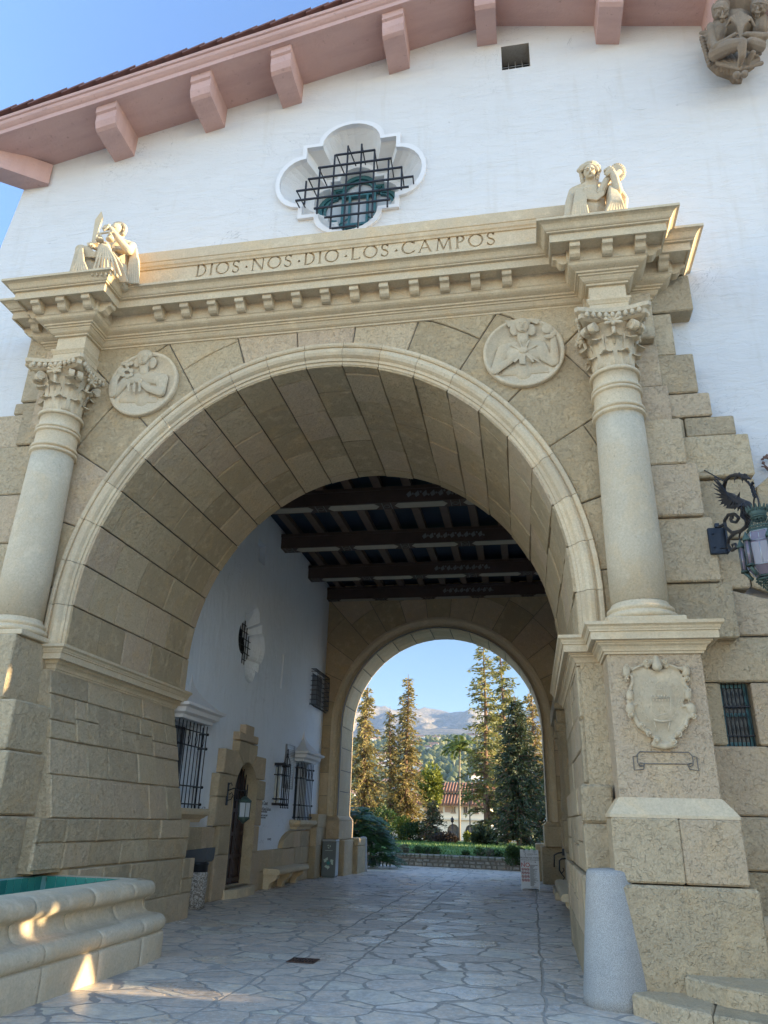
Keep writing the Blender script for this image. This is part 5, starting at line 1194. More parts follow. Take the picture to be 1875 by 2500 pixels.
def mk_t():
    k = N('glazed_tile'); t = k.attr('tone'); k.col(k.ramp(t, [(0, (.025, .15, .125)), (.5, (.04, .22, .17)), (1, (.07, .29, .22))])); k.rough(.2); return k.m
TLM = mk_t(); mb.build('wall_tiles', TLM, ft); mb = MB()
for k in range(9):
    x0 = -3.2+k*.135; mb.bbox((x0, .095, .675), (x0+.128, .11, .86), .004)
mb.build('end_tiles', TLM, ft)
mb = MB(); mb.box((-3.35, -4.6, .3), (-3.215, .12, .862)); mb.box((-3.3, .10, .3), (-2.0, .35, .858)); mb.build('basin_back', GROUT, ft)
mb = MB(); mb.poly([(-3.3, -4.2, .62), (-2.1, -4.2, .62), (-2.1, .2, .62), (-3.3, .2, .62)]); k = N('basin_water'); k.col((.03, .12, .10)); k.rough(.03); k.bump(k.noise(6, 3, .5), .01); mb.build('water', k.m, ft)
# ---------------------------------------------------------------- covered passage behind the portal
YF = 15.2; XW = -3.8; YE = 17.1
pas = thing('passage_wall', 'tall white plastered side wall of the covered passage with stone dado and barred windows', 'wall', (XW, 9, 0))
LW = lambda a, b, ox, oy, s: at(ox+a*s, oy+b*s, 'x', XW)
def lw1(a, b, off=0): return at(420+a*.27125, 1300+b*.27125, 'x', XW+off)
def lw2(a, b, off=0): return at(420+a*.2486, 1650+b*.2486, 'x', XW+off)
def filly(name, outer, holes, x, mat, parent):
    """2D fill in the y-z plane"""
    cu = bpy.data.curves.new(name, 'CURVE'); cu.dimensions = '2D'; cu.fill_mode = 'BOTH'
    for P in [outer]+holes:
        sp = cu.splines.new('POLY'); sp.points.add(len(P)-1); sp.use_cyclic_u = True
        for i, (a, b) in enumerate(P): sp.points[i].co = (a, b, 0, 1)
    o = bpy.data.objects.new(name, cu); C.objects.link(o)
    dg = bpy.context.evaluated_depsgraph_get(); me = bpy.data.meshes.new_from_object(o.evaluated_get(dg)); bpy.data.objects.remove(o)
    me.transform(Matrix(((0, 0, 1, x), (1, 0, 0, 0), (0, 1, 0, 0), (0, 0, 0, 1)))); me.materials.clear(); me.materials.append(mat)
    return link(bpy.data.objects.new(name, me), parent)
def quaty(yc, zc_, sy, sz, n=10):
    P = []; hx, hz, lb = .62*sy, .62*sz, .40
    def lobe(cy, cz, a0, ry, rz):
        for k in range(n+1): a = a0+PI*k/n; P.append((yc+cy+ry*math.cos(a), zc_+cz+rz*math.sin(a)))
    P.append((yc+hx, zc_-hz)); lobe(hx, 0, -PI/2, .33*sy, lb*sz); P.append((yc+hx, zc_+hz)); lobe(0, hz, 0, lb*sy, .36*sz); P.append((yc-hx, zc_+hz))
    lobe(-hx, 0, PI/2, .33*sy, lb*sz); P.append((yc-hx, zc_-hz)); lobe(0, -hz, PI, lb*sy, .36*sz); return P
qy, qz = 8.06, 5.60; Q1 = quaty(qy, qz, 1, 1); Q2 = quaty(qy, qz, .66, .66)
a_, b_ = lw1(1000, 1095), lw1(980, 1405); slit = [(a_.y-.05, b_.z), (a_.y+.09, b_.z), (a_.y+.09, a_.z), (a_.y-.05, a_.z)]
dh = [(7.36, .2), (8.86, .2), (8.86, 2.0)]+[(8.11+.75*math.cos(PI*k/14), 2.0+.78*math.sin(PI*k/14)) for k in range(15)]+[(7.36, 2.0)]
w1 = [(4.25, 1.75), (5.45, 1.75), (5.45, 3.28), (4.25, 3.28)]; w2 = [(12.5, 1.58), (13.66, 1.58), (13.66, 3.10), (12.5, 3.10)]
vt_ = [(7.82, 7.74), (8.45, 7.74), (8.45, 8.30), (7.82, 8.30)]
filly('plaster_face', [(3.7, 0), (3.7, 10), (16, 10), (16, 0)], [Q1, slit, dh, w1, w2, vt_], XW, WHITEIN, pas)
def reveal(P, dx, mat, nm='reveal', back=None, Q=None):
    mb = MB(); Q = Q or P; mb.rings([[(XW, a, b) for a, b in P], [(XW-dx, a, b) for a, b in Q]]); mb.build(nm, mat, pas)
    if back: mb = MB(); mb.poly([(XW-dx+.01, a, b) for a, b in Q]); return mb.build(*back)
mid = quaty(qy, qz, .9, .9); m2_ = quaty(qy, qz, .78, .78)
mb = MB(); mb.rings([[(XW+d, a, b) for a, b in P] for d, P in ((0, Q1), (-.10, mid), (-.12, mid), (-.25, m2_), (-.27, m2_), (-.45, Q2))]); mb.build('quatrefoil_reveal', WHITEIN, pas)
mb = MB(); mb.poly([(XW-.44, a, b) for a, b in Q2]); qwin = mb.build('quatrefoil_window', DARK, pas)
mb = MB()
for k in range(-3, 4): mb.tube([(XW-.30, qy+k*.17, qz-.62), (XW-.30, qy+k*.17, qz+.62)], .012, 5); mb.tube([(XW-.31, qy-.7, qz+k*.17), (XW-.31, qy+.7, qz+k*.17)], .012, 5)
mb.build('grille', IRON, qwin)
reveal(slit, .35, WHITEIN, 'slit_reveal', ('slit_opening', DARK, pas)); reveal(vt_, .2, WHITEIN, 'niche_reveal', ('niche_back', WHITEIN, pas))
reveal(w1, .35, WHITEIN, 'window_reveal'); reveal(w2, .35, WHITEIN, 'window_reveal')
def bwin(P):
    (y0, z0), (y1, _), (_, z1), _ = P
    mb = MB(); mb.poly([(XW-.33, a, b) for a, b in P]); w_ = mb.build('window', GLS, pas)
    mb = MB(); 
    for y in (y0+.03, (y0+y1)/2, y1-.03): mb.box((XW-.32, y-.03, z0), (XW-.28, y+.03, z1))
    for z in (z0+.03, (z0+z1)/2+.2, z1-.03): mb.box((XW-.315, y0, z-.025), (XW-.285, y1, z+.025))
    mb.build('frame', plain('dark_frame', (.05, .06, .07), .5), w_)
    # cage of iron bars standing off the wall
    mb = MB(); X = XW+.17
    n_ = 9
    for k in range(n_): y = y0-.06+(y1-y0+.12)*k/(n_-1); mb.tube([(X, y, z0-.12), (X, y, z1+.02)], .011, 6)
    for s in (y0-.06, y1+.06):
        mb.tube([(XW+.08, s, z0-.12), (XW+.08, s, z1)], .011, 6)
    for z in (z0+.06, z0+.38, z1-.42, z1-.14):
        mb.tube([(XW-.01, y0-.07, z), (X+.01, y0-.07, z), (X+.01, y1+.07, z), (XW-.01, y1+.07, z)], .012, 6)
        mb.ball((X+.02, y1+.08, z), .028, 8, 5); mb.ball((X+.02, y0-.08, z), .028, 8, 5)
    for k in range(1, 8, 2):
        yc = y0-.06+(y1-y0+.12)*(k)/(n_-1); zc_ = z1-.28; mb.tube([(X+.01, yc, zc_-.13), (X+.01, yc+.05, zc_), (X+.01, yc, zc_+.13), (X+.01, yc-.05, zc_)], .008, 5, closed=True)
    mb.build('bar_cage', IRON, w_)
    # moulded hood with concave pyramid cap and stone sill
    mb = MB(); e = .18
    prof = [(0, z1+.04), (.12, z1+.04), (.14, z1+.10), (.22, z1+.14), (.24, z1+.22), (.32, z1+.25), (.33, z1+.30), (0, z1+.30)]
    mb.sweep([(-d, z) for d, z in prof], [(XW, y1+.0), (XW+.12, y1+.0), (XW+.12, y0-.0), (XW, y0-.0)][::-1] if False else [(XW, y0), (XW+.12, y0), (XW+.12, y1), (XW, y1)])
    ym = (y0+y1)/2; rs = []
    for k in range(9):
        t = k/8; q = (1-t)**2.2*.95+.05*(1-t); hw = ((y1-y0)/2+.26)*q+.012; dx = (.40)*q+.01
        rs.append([(XW, ym-hw, z1+.30+t*.66), (XW+dx, ym-hw, z1+.30+t*.66), (XW+dx, ym+hw, z1+.30+t*.66), (XW, ym+hw, z1+.30+t*.66)])
    mb.rings(rs, cap=True); mb.build('window_hood', TRIM, w_)
    mb = MB(); mb.tone = .5; mb.sweep([(-d, z) for d, z in [(0, z0-.26), (.10, z0-.26), (.12, z0-.20), (.16, z0-.18), (.18, z0-.16), (.24, z0-.12), (.25, z0-.06), (.22, z0-.015), (0, z0-.01)]], [(XW, y0-.05), (XW+.08, y0-.05), (XW+.08, y1+.05), (XW, y1+.05)])
    mb.build('window_sill', SM, w_)
bwin(w1); bwin(w2)
# tall projecting cage high on the wall
y0, y1, z0, z1 = 13.48, 14.95, 4.82, 6.0; X = XW+.22
mb = MB(); mb.poly([(XW+.006, a, b) for a, b in ((y0+.12, z0+.1), (y1-.12, z0+.1), (y1-.12, z1-.1), (y0+.12, z1-.1))]); uw = mb.build('upper_window', GLS, pas)
mb = MB()
for k in range(10): y = y0+(y1-y0)*k/9; mb.tube([(XW, y, z0+.12), (X-.06, y, z0), (X, y, z0+.05), (X, y, z1-.05), (X-.06, y, z1), (XW, y, z1)], .011, 6)
for k in range(8): z = z0+.08+(z1-z0-.16)*k/7; mb.tube([(XW, y0, z), (X+.01, y0, z), (X+.01, y1, z), (XW, y1, z)], .010, 6)
mb.build('bar_cage', IRON, uw)
# stone door surround with stepped blocks, oak door
mb = MB(); r = random.Random(6); XO = XW
pp = []
dr_out = [[(7.36, .0), (6.62, .0), (6.62, .95), (7.36, .95)], [(7.36, .95), (6.70, .95), (6.70, 1.62), (7.36, 1.62)], [(7.36, 1.62), (6.44, 1.62), (6.44, 2.0), (7.36, 2.0)]]
outs = [(6.62, 0, .96), (6.72, .96, 1.50), (6.42, 1.50, 2.05), (6.36, 2.05, 2.50)]
arc = lambda s: (8.11+.75*math.cos(s), 2.0+.78*math.sin(s))
def sb(P, h=.17):
    A = sum(P[k][0]*P[(k+1) % len(P)][1]-P[(k+1) % len(P)][0]*P[k][1] for k in range(len(P)))
    if A < 0: P = P[::-1]
    block(mb, P, lambda u, v, hh: (XW+hh, u, v), h+r.uniform(-.015, .015), .004, .018, tone=r.random())
for ys, z0, z1 in ((6.60, 0, .86), (6.74, .86, 1.42)): sb([(ys, z0), (7.36, z0), (7.36, z1), (ys, z1)])
sb([(6.42, 1.42), (7.36, 1.42), (7.36, 2.0), (6.42, 2.0)]); 
for ye, z0, z1 in ((9.5, 0, .86), (9.25, .86, 1.42), (9.35, 1.42, 2.0)): sb([(8.86, z0), (ye, z0), (ye, z1), (8.86, z1)])
def vous(s0, s1, outer): sb([arc(s0+(s1-s0)*k/4) for k in range(5)]+outer)
vous(0, .62, [(9.30, 2.44), (9.46, 2.44), (9.46, 2.0)][:1]+[(9.45, 2.43), (9.45, 2.0)])
vous(.62, 1.15, [(8.72, 2.98), (9.36, 2.98), (9.36, 2.46)][0:3])
vous(1.15, PI/2, [(8.11, 3.22), (8.70, 3.22), (8.70, 3.0)])
vous(PI/2, PI-1.15, [(7.42, 3.0), (7.42, 3.22), (8.09, 3.22)])
vous(PI-1.15, PI-.62, [(6.62, 2.48), (6.62, 2.98), (7.40, 2.98)])
vous(PI-.62, PI, [(6.40, 2.0), (6.40, 2.46)])
sb([(7.40, 3.24), (8.70, 3.24), (8.70, 3.42), (8.35, 3.42), (8.35, 3.62), (7.78, 3.62), (7.78, 3.42), (7.40, 3.42)])
mb.build('door_surround', ST2, pas)
mb = MB(); mb.tone = .5; di = dh
mb.rings([[(XW+.17, a, b) for a, b in dh], [(XW-.13, a, b) for a, b in dh]]); mb.build('door_reveal', ST2, pas)
WOOD = plain('dark_oak', (.045, .022, .016), .55, nz=.4, nscale=9, bump=.004)
mb = MB()
mb.poly([(XW-.11, a, b) for a, b in dh]); d_ = mb.build('door', WOOD, pas)
mb = MB()
for y in (7.44, 7.93, 8.02, 8.20, 8.29, 8.78): mb.box((XW-.105, y-.03, .2), (XW-.07, y+.03, 1.95))
for z in (.3, .78, 1.25, 1.75): mb.box((XW-.102, 7.38, z-.04), (XW-.075, 8.84, z+.04))
for yy in (7.7, 8.52):
    for zz in (.54, 1.02, 1.5): mb.box((XW-.102, yy-.12, zz-.13), (XW-.08, yy+.12, zz+.13))
mb.build('door_panels', WOOD, d_)
mb = MB()
for k in range(9): y = 7.46+k*.165; mb.tube([(XW-.05, y, 1.95), (XW-.05, y, 2.0+.74*math.sqrt(max(0, 1-((y-8.11)/.75)**2)))], .014, 6)
mb.tube([(XW-.05, 7.38, 1.97), (XW-.05, 8.84, 1.97)], .02, 6); mb.build('fanlight_bars', IRON, d_)
nb = MB(); nb.box((XW-.072, 7.62, 1.30), (XW-.065, 7.88, 1.66)); nb.build('paper_notice', plain('paper', (.75, .75, .73), .8), d_)
st = MB(); st.tone = .5
P = [(XW+.0, 7.2), (XW+.22, 7.25), (XW+.36, 7.6), (XW+.40, 8.2), (XW+.33, 8.8), (XW+.2, 9.05), (XW+.0, 9.05)]
st.rings([[(a, b, 0) for a, b in P], [(a, b, .16) for a, b in P], [(a-.015, b, .175) for a, b in P]], cap=True); st.box((XW-.10, 7.37, 0), (XW+.02, 8.85, .21)); st.build('door_step', SM, pas)
# dado stones
mb = MB(); r = random.Random(12)
def dad(y0, y1, z0, z1, h, t=None): mb.tone = r.random() if t is None else t; mb.bbox((XW-.02, y0+.003, z0+.002), (XW+h, y1-.003, z1-.003), .015)
for a, b in zip((3.9, 4.6, 5.3, 5.95, 6.6), (4.6, 5.3, 5.95, 6.6, 6.6)):
    if b > a: dad(a, b, 0, .8, .13); dad(a, b, .8, 1.48 if a < 5.3 else 1.40, .12)
for a, b in ((9.5, 10.1), (10.1, 10.75), (10.75, 11.4), (11.4, 12.0), (12.0, 12.6)): dad(a, b, 0, .40, .13); dad(a, b, .40, .86, .13)
for a, b, c_, d in ((12.6, 13.3, 0, .43), (13.3, 13.9, 0, .43), (12.45, 13.2, .43, .87), (13.2, 13.9, .43, .87), (12.25, 12.9, .87, 1.30), (12.9, 13.9, .87, 1.30)): dad(a, b, c_, d, .15)
mb.tone = .5
cv_ = [(11.30, .87), (12.25, .87), (12.25, 1.30), (11.95, 1.26), (11.6, 1.16), (11.4, 1.04)]
block(mb, cv_, lambda u, v, h: (XW+h, u, v), .14, .003, .015, tone=.5)
for a, b, c_, d in ((13.9, 14.5, 0, .87), (13.9, 14.5, .87, 1.38), (14.5, YF, 0, .87), (14.5, YF, .87, 1.38), (14.15, YF, 1.38, 1.75)): dad(a, b, c_, d, .34 if b < 15 else .3)
mb.build('stone_dado', ST2, pas)
mb = MB(); mb.box((-6.2, .75, -.05), (-4.3, YE-.1, 9.5)); mb.build('wall_core', WHITEIN, pas)
# painted wall lettering
INK = plain('black_paint', (.03, .03, .035), .7)
def wtext(body, y, z, size, al='LEFT', parent=pas, x=XW+.004): return text_obj('wall_lettering', body, size, frame_m((x, y, z), (0, 1, 0), (0, 0, 1)), INK, parent, .001, al)
p = lw2(232, 1325); wtext('Hall of Records', p.y-.05, p.z-.02, .15)
p = lw2(835, 1262); wtext('Superior Court', p.y-.02, p.z+.0, .13); p = lw2(832, 1310); wtext('County of Santa Barbara', p.y-.02, p.z-.02, .11); p = lw2(832, 1330); wtext('CLERK RECORDER AND ASSESSOR', p.y, p.z-.02, .05)
p = lw2(855, 1372); wtext('ENTRANCE TO THE COURT', p.y, p.z-.01, .05); p = lw2(855, 1390); wtext('AND PUBLIC OFFICES', p.y, p.z-.02, .05); p = lw2(935, 1610); wtext('security', p.y, p.z-.01, .09)
# slim bar cage and plaque
y0, y1, z0, z1 = 10.56, 11.2, 1.95, 2.92
cg = thing('narrow_window_cage', 'narrow black iron bar cage with finial beside the bronze plaque', 'window grille', (XW, 10.9, 1.9)); mb = MB(); X = XW+.24
for k in range(5): y = y0+(y1-y0)*k/4; mb.tube([(X, y, z0-.08), (X, y, z1+.05)], .013, 6); mb.ball((X, y, z0-.09), .02, 6, 4)
for y in (y0, y1): mb.tube([(XW+.1, y, z0), (XW+.1, y, z1)], .012, 6)
for z in (z0, z0+.12, z1-.25, z1): mb.tube([(XW, y0, z), (X, y0, z), (X, y1, z), (XW, y1, z)], .014, 6)
for y in (y0, y1): mb.box((XW, y-.03, z0-.04), (X, y+.03, z0+.02)); mb.box((XW, y-.03, z1-.03), (X, y+.03, z1+.04))
ym = (y0+y1)/2
for s in (-1, 1): mb.tube([(X, ym+s*.26, z1), (X, ym+s*.22, z1+.12), (X, ym+s*.06, z1+.22), (X, ym, z1+.3)], .012, 6)
mb.tube([(X, ym, z1), (X, ym, z1+.42)], .014, 6); mb.ball((X, ym, z1+.28), .03, 8, 5); mb.tube([(X, ym-.06, z1+.38), (X, ym+.06, z1+.38)], .01, 5)
mb.tube([(X+.01, ym, z0+.3), (X+.01, ym+.07, z0+.45), (X+.01, ym, z0+.6), (X+.01, ym-.07, z0+.45)], .009, 5, closed=True); mb.build('bar_cage', IRON, cg)
mb = MB(); mb.poly([(XW+.005, y0+.1, z0), (XW+.005, y1-.1, z0), (XW+.005, y1-.1, z1), (XW+.005, y0+.1, z1)]); mb.build('window', GLS, cg)
y0, y1, z0, z1 = 11.38, 12.15, 2.36, 3.52
mb = MB(); mb.bbox((XW, y0, z0), (XW+.05, y1, z1), .008); pl = mb.build('wall_plaque', plain('pewter_bronze', (.22, .225, .235), .4, .5, nz=.2, nscale=12), None, (XW, y0, z0)); tag(pl, 'tall metal plaque with rows of raised text between the narrow cage and hooded window', 'plaque')
mb = MB()
for x_ in (XW+.05,):
    mb.tube([(XW+.052, y0+.03, z0+.03), (XW+.052, y1-.03, z0+.03), (XW+.052, y1-.03, z1-.03), (XW+.052, y0+.03, z1-.03)], .008, 5, closed=True)
r = random.Random(1); z = z1-.12
while z > z0+.08:
    y = y0+.09
    while y < y1-.12: l = r.uniform(.03, .09); mb.box((XW+.05, y, z), (XW+.056, min(y+l, y1-.08), z+.022)); y += l+.018
    z -= .045
mb.build('plaque_text', plain('pewter_light', (.40, .41, .42), .35, .6), pl)
# ---------------------------------------------------------------- timber ceiling
cei = thing('timber_ceiling', 'dark painted timber ceiling with heavy beams and blue coffers over the passage', 'ceiling', (0, 9, 8.65))
OAK = plain('dark_beam_oak', (.075, .045, .032), .7, nz=.4, nscale=3, bump=.004); COF = plain('blue_coffer_paint', (.010, .022, .040), .75, nz=.4, nscale=3); BUFF = plain('buff_band_paint', (.40, .35, .27), .75, nz=.2, nscale=5)
mb = MB(); mb.poly([(-4, 3.6, 9.22), (5.6, 3.6, 9.22), (5.6, YF+.5, 9.22), (-4, YF+.5, 9.22)]); mb.build('coffer_board', COF, cei)
for yb in (4.0, 6.75, 9.6, 12.43, 14.85):
    mb = MB(); mb.box((-3.85, yb-.0, 8.66), (5.5, yb+.42, 9.04)); mb.box((-3.85, yb-.04, 8.98), (5.5, yb+.46, 9.07)); b_ = mb.build('beam', OAK, cei)
    mb = MB(); x = -3.4
    while x < 5.2:
        L_ = 1.28; P = [(x, yb+.20), (x+.10, yb+.12), (x+L_-.1, yb+.12), (x+L_, yb+.20), (x+L_-.1, yb+.28), (x+.1, yb+.28)]; P = [(x, yb+.21), (x+.10, yb+.06), (x+L_-.1, yb+.06), (x+L_, yb+.21), (x+L_-.1, yb+.36), (x+.1, yb+.36)]
        mb.prism([(a, b, 8.652) for a, b in P], (0, 0, .01)); x += L_+.38
    mb.build('painted_bands', BUFF, b_)
    mb = MB(); x = -3.4-.30
    while x < 5.2:
        for k in range(6): mb.tube([(x+.11+.07*math.cos(t), yb+.21+.09*math.sin(t), 8.652) for t in [2*PI*(i+k)/9 for i in range(9)]], .008, 4, closed=True)
        mb.box((x-.0, yb+.03, 8.650), (x+.015, yb+.39, 8.659)); mb.box((x+.21, yb+.03, 8.650), (x+.225, yb+.39, 8.659)); x += 1.66
    for k in range(9):
        x = .3+k*.19; q = .07; mb.poly([(x-q, yb-.004, 8.85), (x-q*.3, yb-.004, 8.85-q*1.2), (x+q*.9, yb-.004, 8.82), (x+q*.4, yb-.004, 8.85+q*1.3)]); mb.ball((x+.09, yb-.003, 8.86+.05*math.sin(k*2.1)), (.03, .008, .03), 7, 4)
    mb.build('painted_rosettes', plain('grey_blue_paint', (.19, .19, .18), .75), b_)
mb = MB(); x = -3.45
while x < 5.4: mb.box((x, 3.7, 9.05), (x+.20, YF+.4, 9.21)); x += .72
mb.build('joist', plain('painted_joist', (.13, .085, .06), .75, nz=.3), cei)
# ---------------------------------------------------------------- far arch
far = thing('far_archway', 'second stone archway closing the dark passage and opening to the garden', 'archway', (0, YF, 0))
XF, ZF, RF, YE = .05, 4.4647, 3.241, 17.1
def FPp(s, r):
    if s < 0: return (XF+r, ZF+s*3.0)
    if s > PI: return (XF-r, ZF-(s-PI)*3.0)
    return (XF+r*math.cos(s), ZF+r*math.sin(s))
sF = (ZF-1.7)/3.0; ringF = [-sF+(PI+2*sF)*k/70 for k in range(71)]
mb = MB(); mb.tone = .5
mb.rings([[(FPp(s, RF+.01)[0], y, FPp(s, RF+.01)[1]) for s in ringF] for y in (YF+.1, YE)], closed=False)
mb.build('soffit_joint', MORTAR, far)
FARST = ST
mb = MB(); nf = 15; SF_ = [PI*i/nf for i in range(nf+1)]; r = random.Random(3)
for i in range(nf):
    for a, b in ((YF+.25, YF+.62), (YF+.62, YF+1.28), (YF+1.28, YE)):
        s0, s1 = SF_[i], SF_[i+1]
        block(mb, [(s0+(s1-s0)*k/3, a) for k in range(4)]+[(s1-(s1-s0)*k/3, b) for k in range(4)], lambda u, v, h: (FPp(u, RF-h)[0], v, FPp(u, RF-h)[1]), .012, .005, .008)
mb.build('soffit', SM, far)
PFm = [(3.241, .30), (3.26, .22), (3.33, .14), (3.36, .13), (3.365, .08), (3.44, .0), (3.47, -.01), (3.475, -.04), (3.56, -.04), (3.57, .02)]
mb = MB(); rs = [[(FPp(s, r_)[0], YF+y, FPp(s, r_)[1]) for r_, y in PFm] for s in ringF]; mb.rings(rs, closed=False, smooth=False); mb.tone = .4; mb.build('arch_moulding', SM, far)
mb = MB(); XLf, XRf, ZTf = -4.1, 5.5, 9.7
def rayF(s):
    c_, q = math.cos(s), math.sin(s); r1 = ((XRf-XF)/c_ if c_ > 1e-6 else ((XLf-XF)/c_ if c_ < -1e-6 else 1e9)); r2 = (ZTf-ZF)/q if q > 1e-6 else 1e9; return min(r1, r2)
for i in range(nf):
    s0, s1 = SF_[i], SF_[i+1]; lo = 3.565; md_ = r.uniform(4.3, 4.9); 
    for c0, c1 in ((lo, md_), (md_, md_+r.uniform(.9, 1.3)), (md_+1.1, 99)):
        inn = [FPp(s0+(s1-s0)*k/4, min(c0, rayF(s0+(s1-s0)*k/4))) for k in range(5)]; out = [FPp(s1+(s0-s1)*k/4, min(c1, rayF(s1+(s0-s1)*k/4))) for k in range(5)]
        poly = inn[::-1]+out[::-1]; A = sum(poly[k][0]*poly[(k+1) % len(poly)][1]-poly[(k+1) % len(poly)][0]*poly[k][1] for k in range(len(poly)))
        if abs(A) < .05: continue
        if A < 0: poly = poly[::-1]
        cl = [poly[0]]
        for q in poly[1:]:
            if math.hypot(q[0]-cl[-1][0], q[1]-cl[-1][1]) > .02: cl.append(q)
        block(mb, cl, lambda u, v, h: (u, YF-h, v), .012+r.uniform(0, .02), .008, .012)
for sx, xa_, xb_ in ((1, XF+3.565, XRf), (-1, XLf, XF-3.565)):
    for k, (za_, zb_) in enumerate(((1.6, 2.3), (2.3, 3.0), (3.0, 3.75), (3.75, ZF))):
        block(mb, [(xa_, za_), (xb_, za_), (xb_, zb_), (xa_, zb_)], lambda u, v, h: (u, YF-h, v), .012+r.uniform(0, .02), .006, .012)
mb.build('far_wall', FARST, far)
mb = MB(); rs = [[(FPp(s, 3.5)[0], YF+.02, FPp(s, 3.5)[1]) for s in ringF], [(FPp(s, 7.5)[0], YF+.02, FPp(s, 7.5)[1]) for s in ringF]]; mb.rings(rs, closed=False); mb.build('far_wall_joint', MORTAR, far)
# exterior face and depth so that it also reads from outside
mb = MB(); rs = [[(FPp(s, RF-.0)[0], YE, FPp(s, RF)[1]) for s in ringF], [(FPp(s, 8.0)[0], YE, FPp(s, 8.0)[1]) for s in ringF]]; mb.rings(rs, closed=False); mb.build('outer_face', WHITE, far)
# jamb piers below the springing
mb = MB(); r = random.Random(5)
def fb(lo, hi, b=.02): mb.tone = r.random(); mb.bbox(lo, hi, b)
for sx in (-1, 1):
    mb = MB()
    o_ = XF
    def X_(a, b): return (o_-b, o_-a) if sx < 0 else (o_+a, o_+b)
    x0, x1 = X_(3.241, 4.2)
    for za_, zb_ in ((1.72, 2.45), (2.45, 3.1), (3.1, 3.8), (3.8, 4.47)): fb((x0, YF+.28, za_), (x1, YE, zb_-.004))
    x0, x1 = X_(3.13, 4.3); fb((x0, YF-.02, 1.02), (x1, YE+.12, 1.60), .03)
    mb.rings([[(x0, YF-.02, 1.60), (x1, YF-.02, 1.60), (x1, YE+.12, 1.60), (x0, YE+.12, 1.60)], [(x0+(.11 if sx > 0 else 0), YF+.1, 1.73), (x1-(.11 if sx < 0 else 0), YF+.1, 1.73), (x1-(.11 if sx < 0 else 0), YE, 1.73), (x0+(.11 if sx > 0 else 0), YE, 1.73)]], cap=True)
    x0, x1 = X_(3.02, 4.4); fb((x0, YF+.35, -.03), (x1, YE+.2, 1.02), .03)
    x0, x1 = X_(2.86, 4.4); fb((x0, YE-.3, -.03), (x1, YE+.95, .82), .03); fb((x0, YE-.28, .822), (x1, YE+.9, 1.06), .03)
    mb.build('jamb', ST2, far)
# ---------------------------------------------------------------- right-hand side of the passage (seen as a sliver)
rp = thing('passage_right_wall', 'dark right side wall of the passage with slender columns and stair', 'wall', (4.4, 9, 0))
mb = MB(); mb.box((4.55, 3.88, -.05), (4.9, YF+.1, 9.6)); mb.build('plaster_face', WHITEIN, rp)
mb = MB(); mb.box((4.92, .62, -.05), (13.8, YE-.1, 9.5)); mb.box((4.22, .62, -.05), (4.9, 3.86, 9.5)); mb.build('wall_core', WHITE, rp)
mb = MB(); mb.tone = .3; mb.box((3.72, 11.3, 0), (4.56, 14.9, 1.05)); mb.box((3.62, 10.9, 0), (4.56, 11.28, 1.0)); mb.build('stair_parapet', ST2, rp)
for yb in (11.6, 13.4):
    mb = MB(); mb.tone = .4; mb.bbox((3.62, yb-.17, 1.0), (3.98, yb+.17, 1.72), .01)
    mb.lathe([(.15, 1.72), (.17, 1.76), (.15, 1.80), (.13, 1.84), (.10, 1.9), (.155, 2.02), (.15, 2.2), (.125, 2.36), (.125, 3.0), (.12, 3.55), (.15, 3.58), (.13, 3.62), (.15, 3.7), (.20, 3.85), (.22, 3.9)], (3.80, yb, 0), 20)
    mb.bbox((3.56, yb-.24, 3.9), (4.04, yb+.24, 4.12), .02); mb.bbox((3.60, yb-.2, 4.12), (4.0, yb+.2, 4.45), .02); mb.build('slender_column', ST2, rp)
mb = MB(); mb.box((3.55, 11.2, 4.45), (4.56, 15.1, 4.8)); mb.build('column_lintel', ST2, rp)
mb = MB(); mb.tone = .4; mb.bbox((3.28, 10.5, 0), (3.62, 12.6, .16), .015); mb.bbox((3.42, 10.55, .16), (3.62, 12.6, .32), .015); mb.build('stair_tread', SM, rp)
mb = MB()
mb.tube([(3.62, 12.2, .98), (3.46, 12.2, .95), (3.36, 12.2, .90), (3.34, 12.2, .62)], .018, 8); mb.tube([(3.62, 11.6, .85), (3.52, 11.6, .84), (3.46, 11.6, .8), (3.45, 11.6, .58), (3.5, 11.6, .5)], .018, 8); mb.box((3.56, 12.1, .9), (3.62, 12.3, 1.06))
mb.tube([(3.52+.03*math.sin(k*.9), 11.3+.01*k, .65-.025*k) for k in range(14)], .012, 6); mb.build('handrail', IRON, rp)
def bench(name, lab, xw, sx, y0, y1, d=.42, h=.46):
    o = thing(name, lab, 'bench', (xw+sx*d/2, (y0+y1)/2, 0)); mb = MB(); mb.tone = .6
    xs = (xw, xw+sx*d); x0, x1 = min(xs), max(xs); P = [(x0, h-.12), (x1, h-.12)] 
    pr = [(0, h-.14), (d-.04, h-.14), (d-.01, h-.12), (d, h-.08), (d-.01, h-.04), (d-.04, h-.015), (d-.08, h-.005), (0, h)]
    mb.rings([[(xw+sx*a, y, z) for a, z in pr] for y in (y0, y0+.02, y1-.02, y1)], cap=True); mb.build('seat', SM, o)
    for t in (.06, .48, .92):
        y = y0+(y1-y0)*t; mb = MB(); mb.tone = .4; pr = [(0, 0), (.14, 0), (.15, .08), (.19, .14), (.27, .19), (.33, .24), (.34, h-.14), (0, h-.14)]
        mb.rings([[(xw+sx*a, yy, z) for a, z in pr] for yy in (y-.11, y+.11)], cap=True); mb.build('bracket_leg', SM, o)
    return o
bench('stone_bench', 'stone bench on curved brackets against the dado left of the recycling bin', XW+.13, 1, 9.9, 12.55)
bench('stone_bench', 'stone bench mostly hidden behind the right pier by the stair', 3.70, -1, 6.2, 10.2)
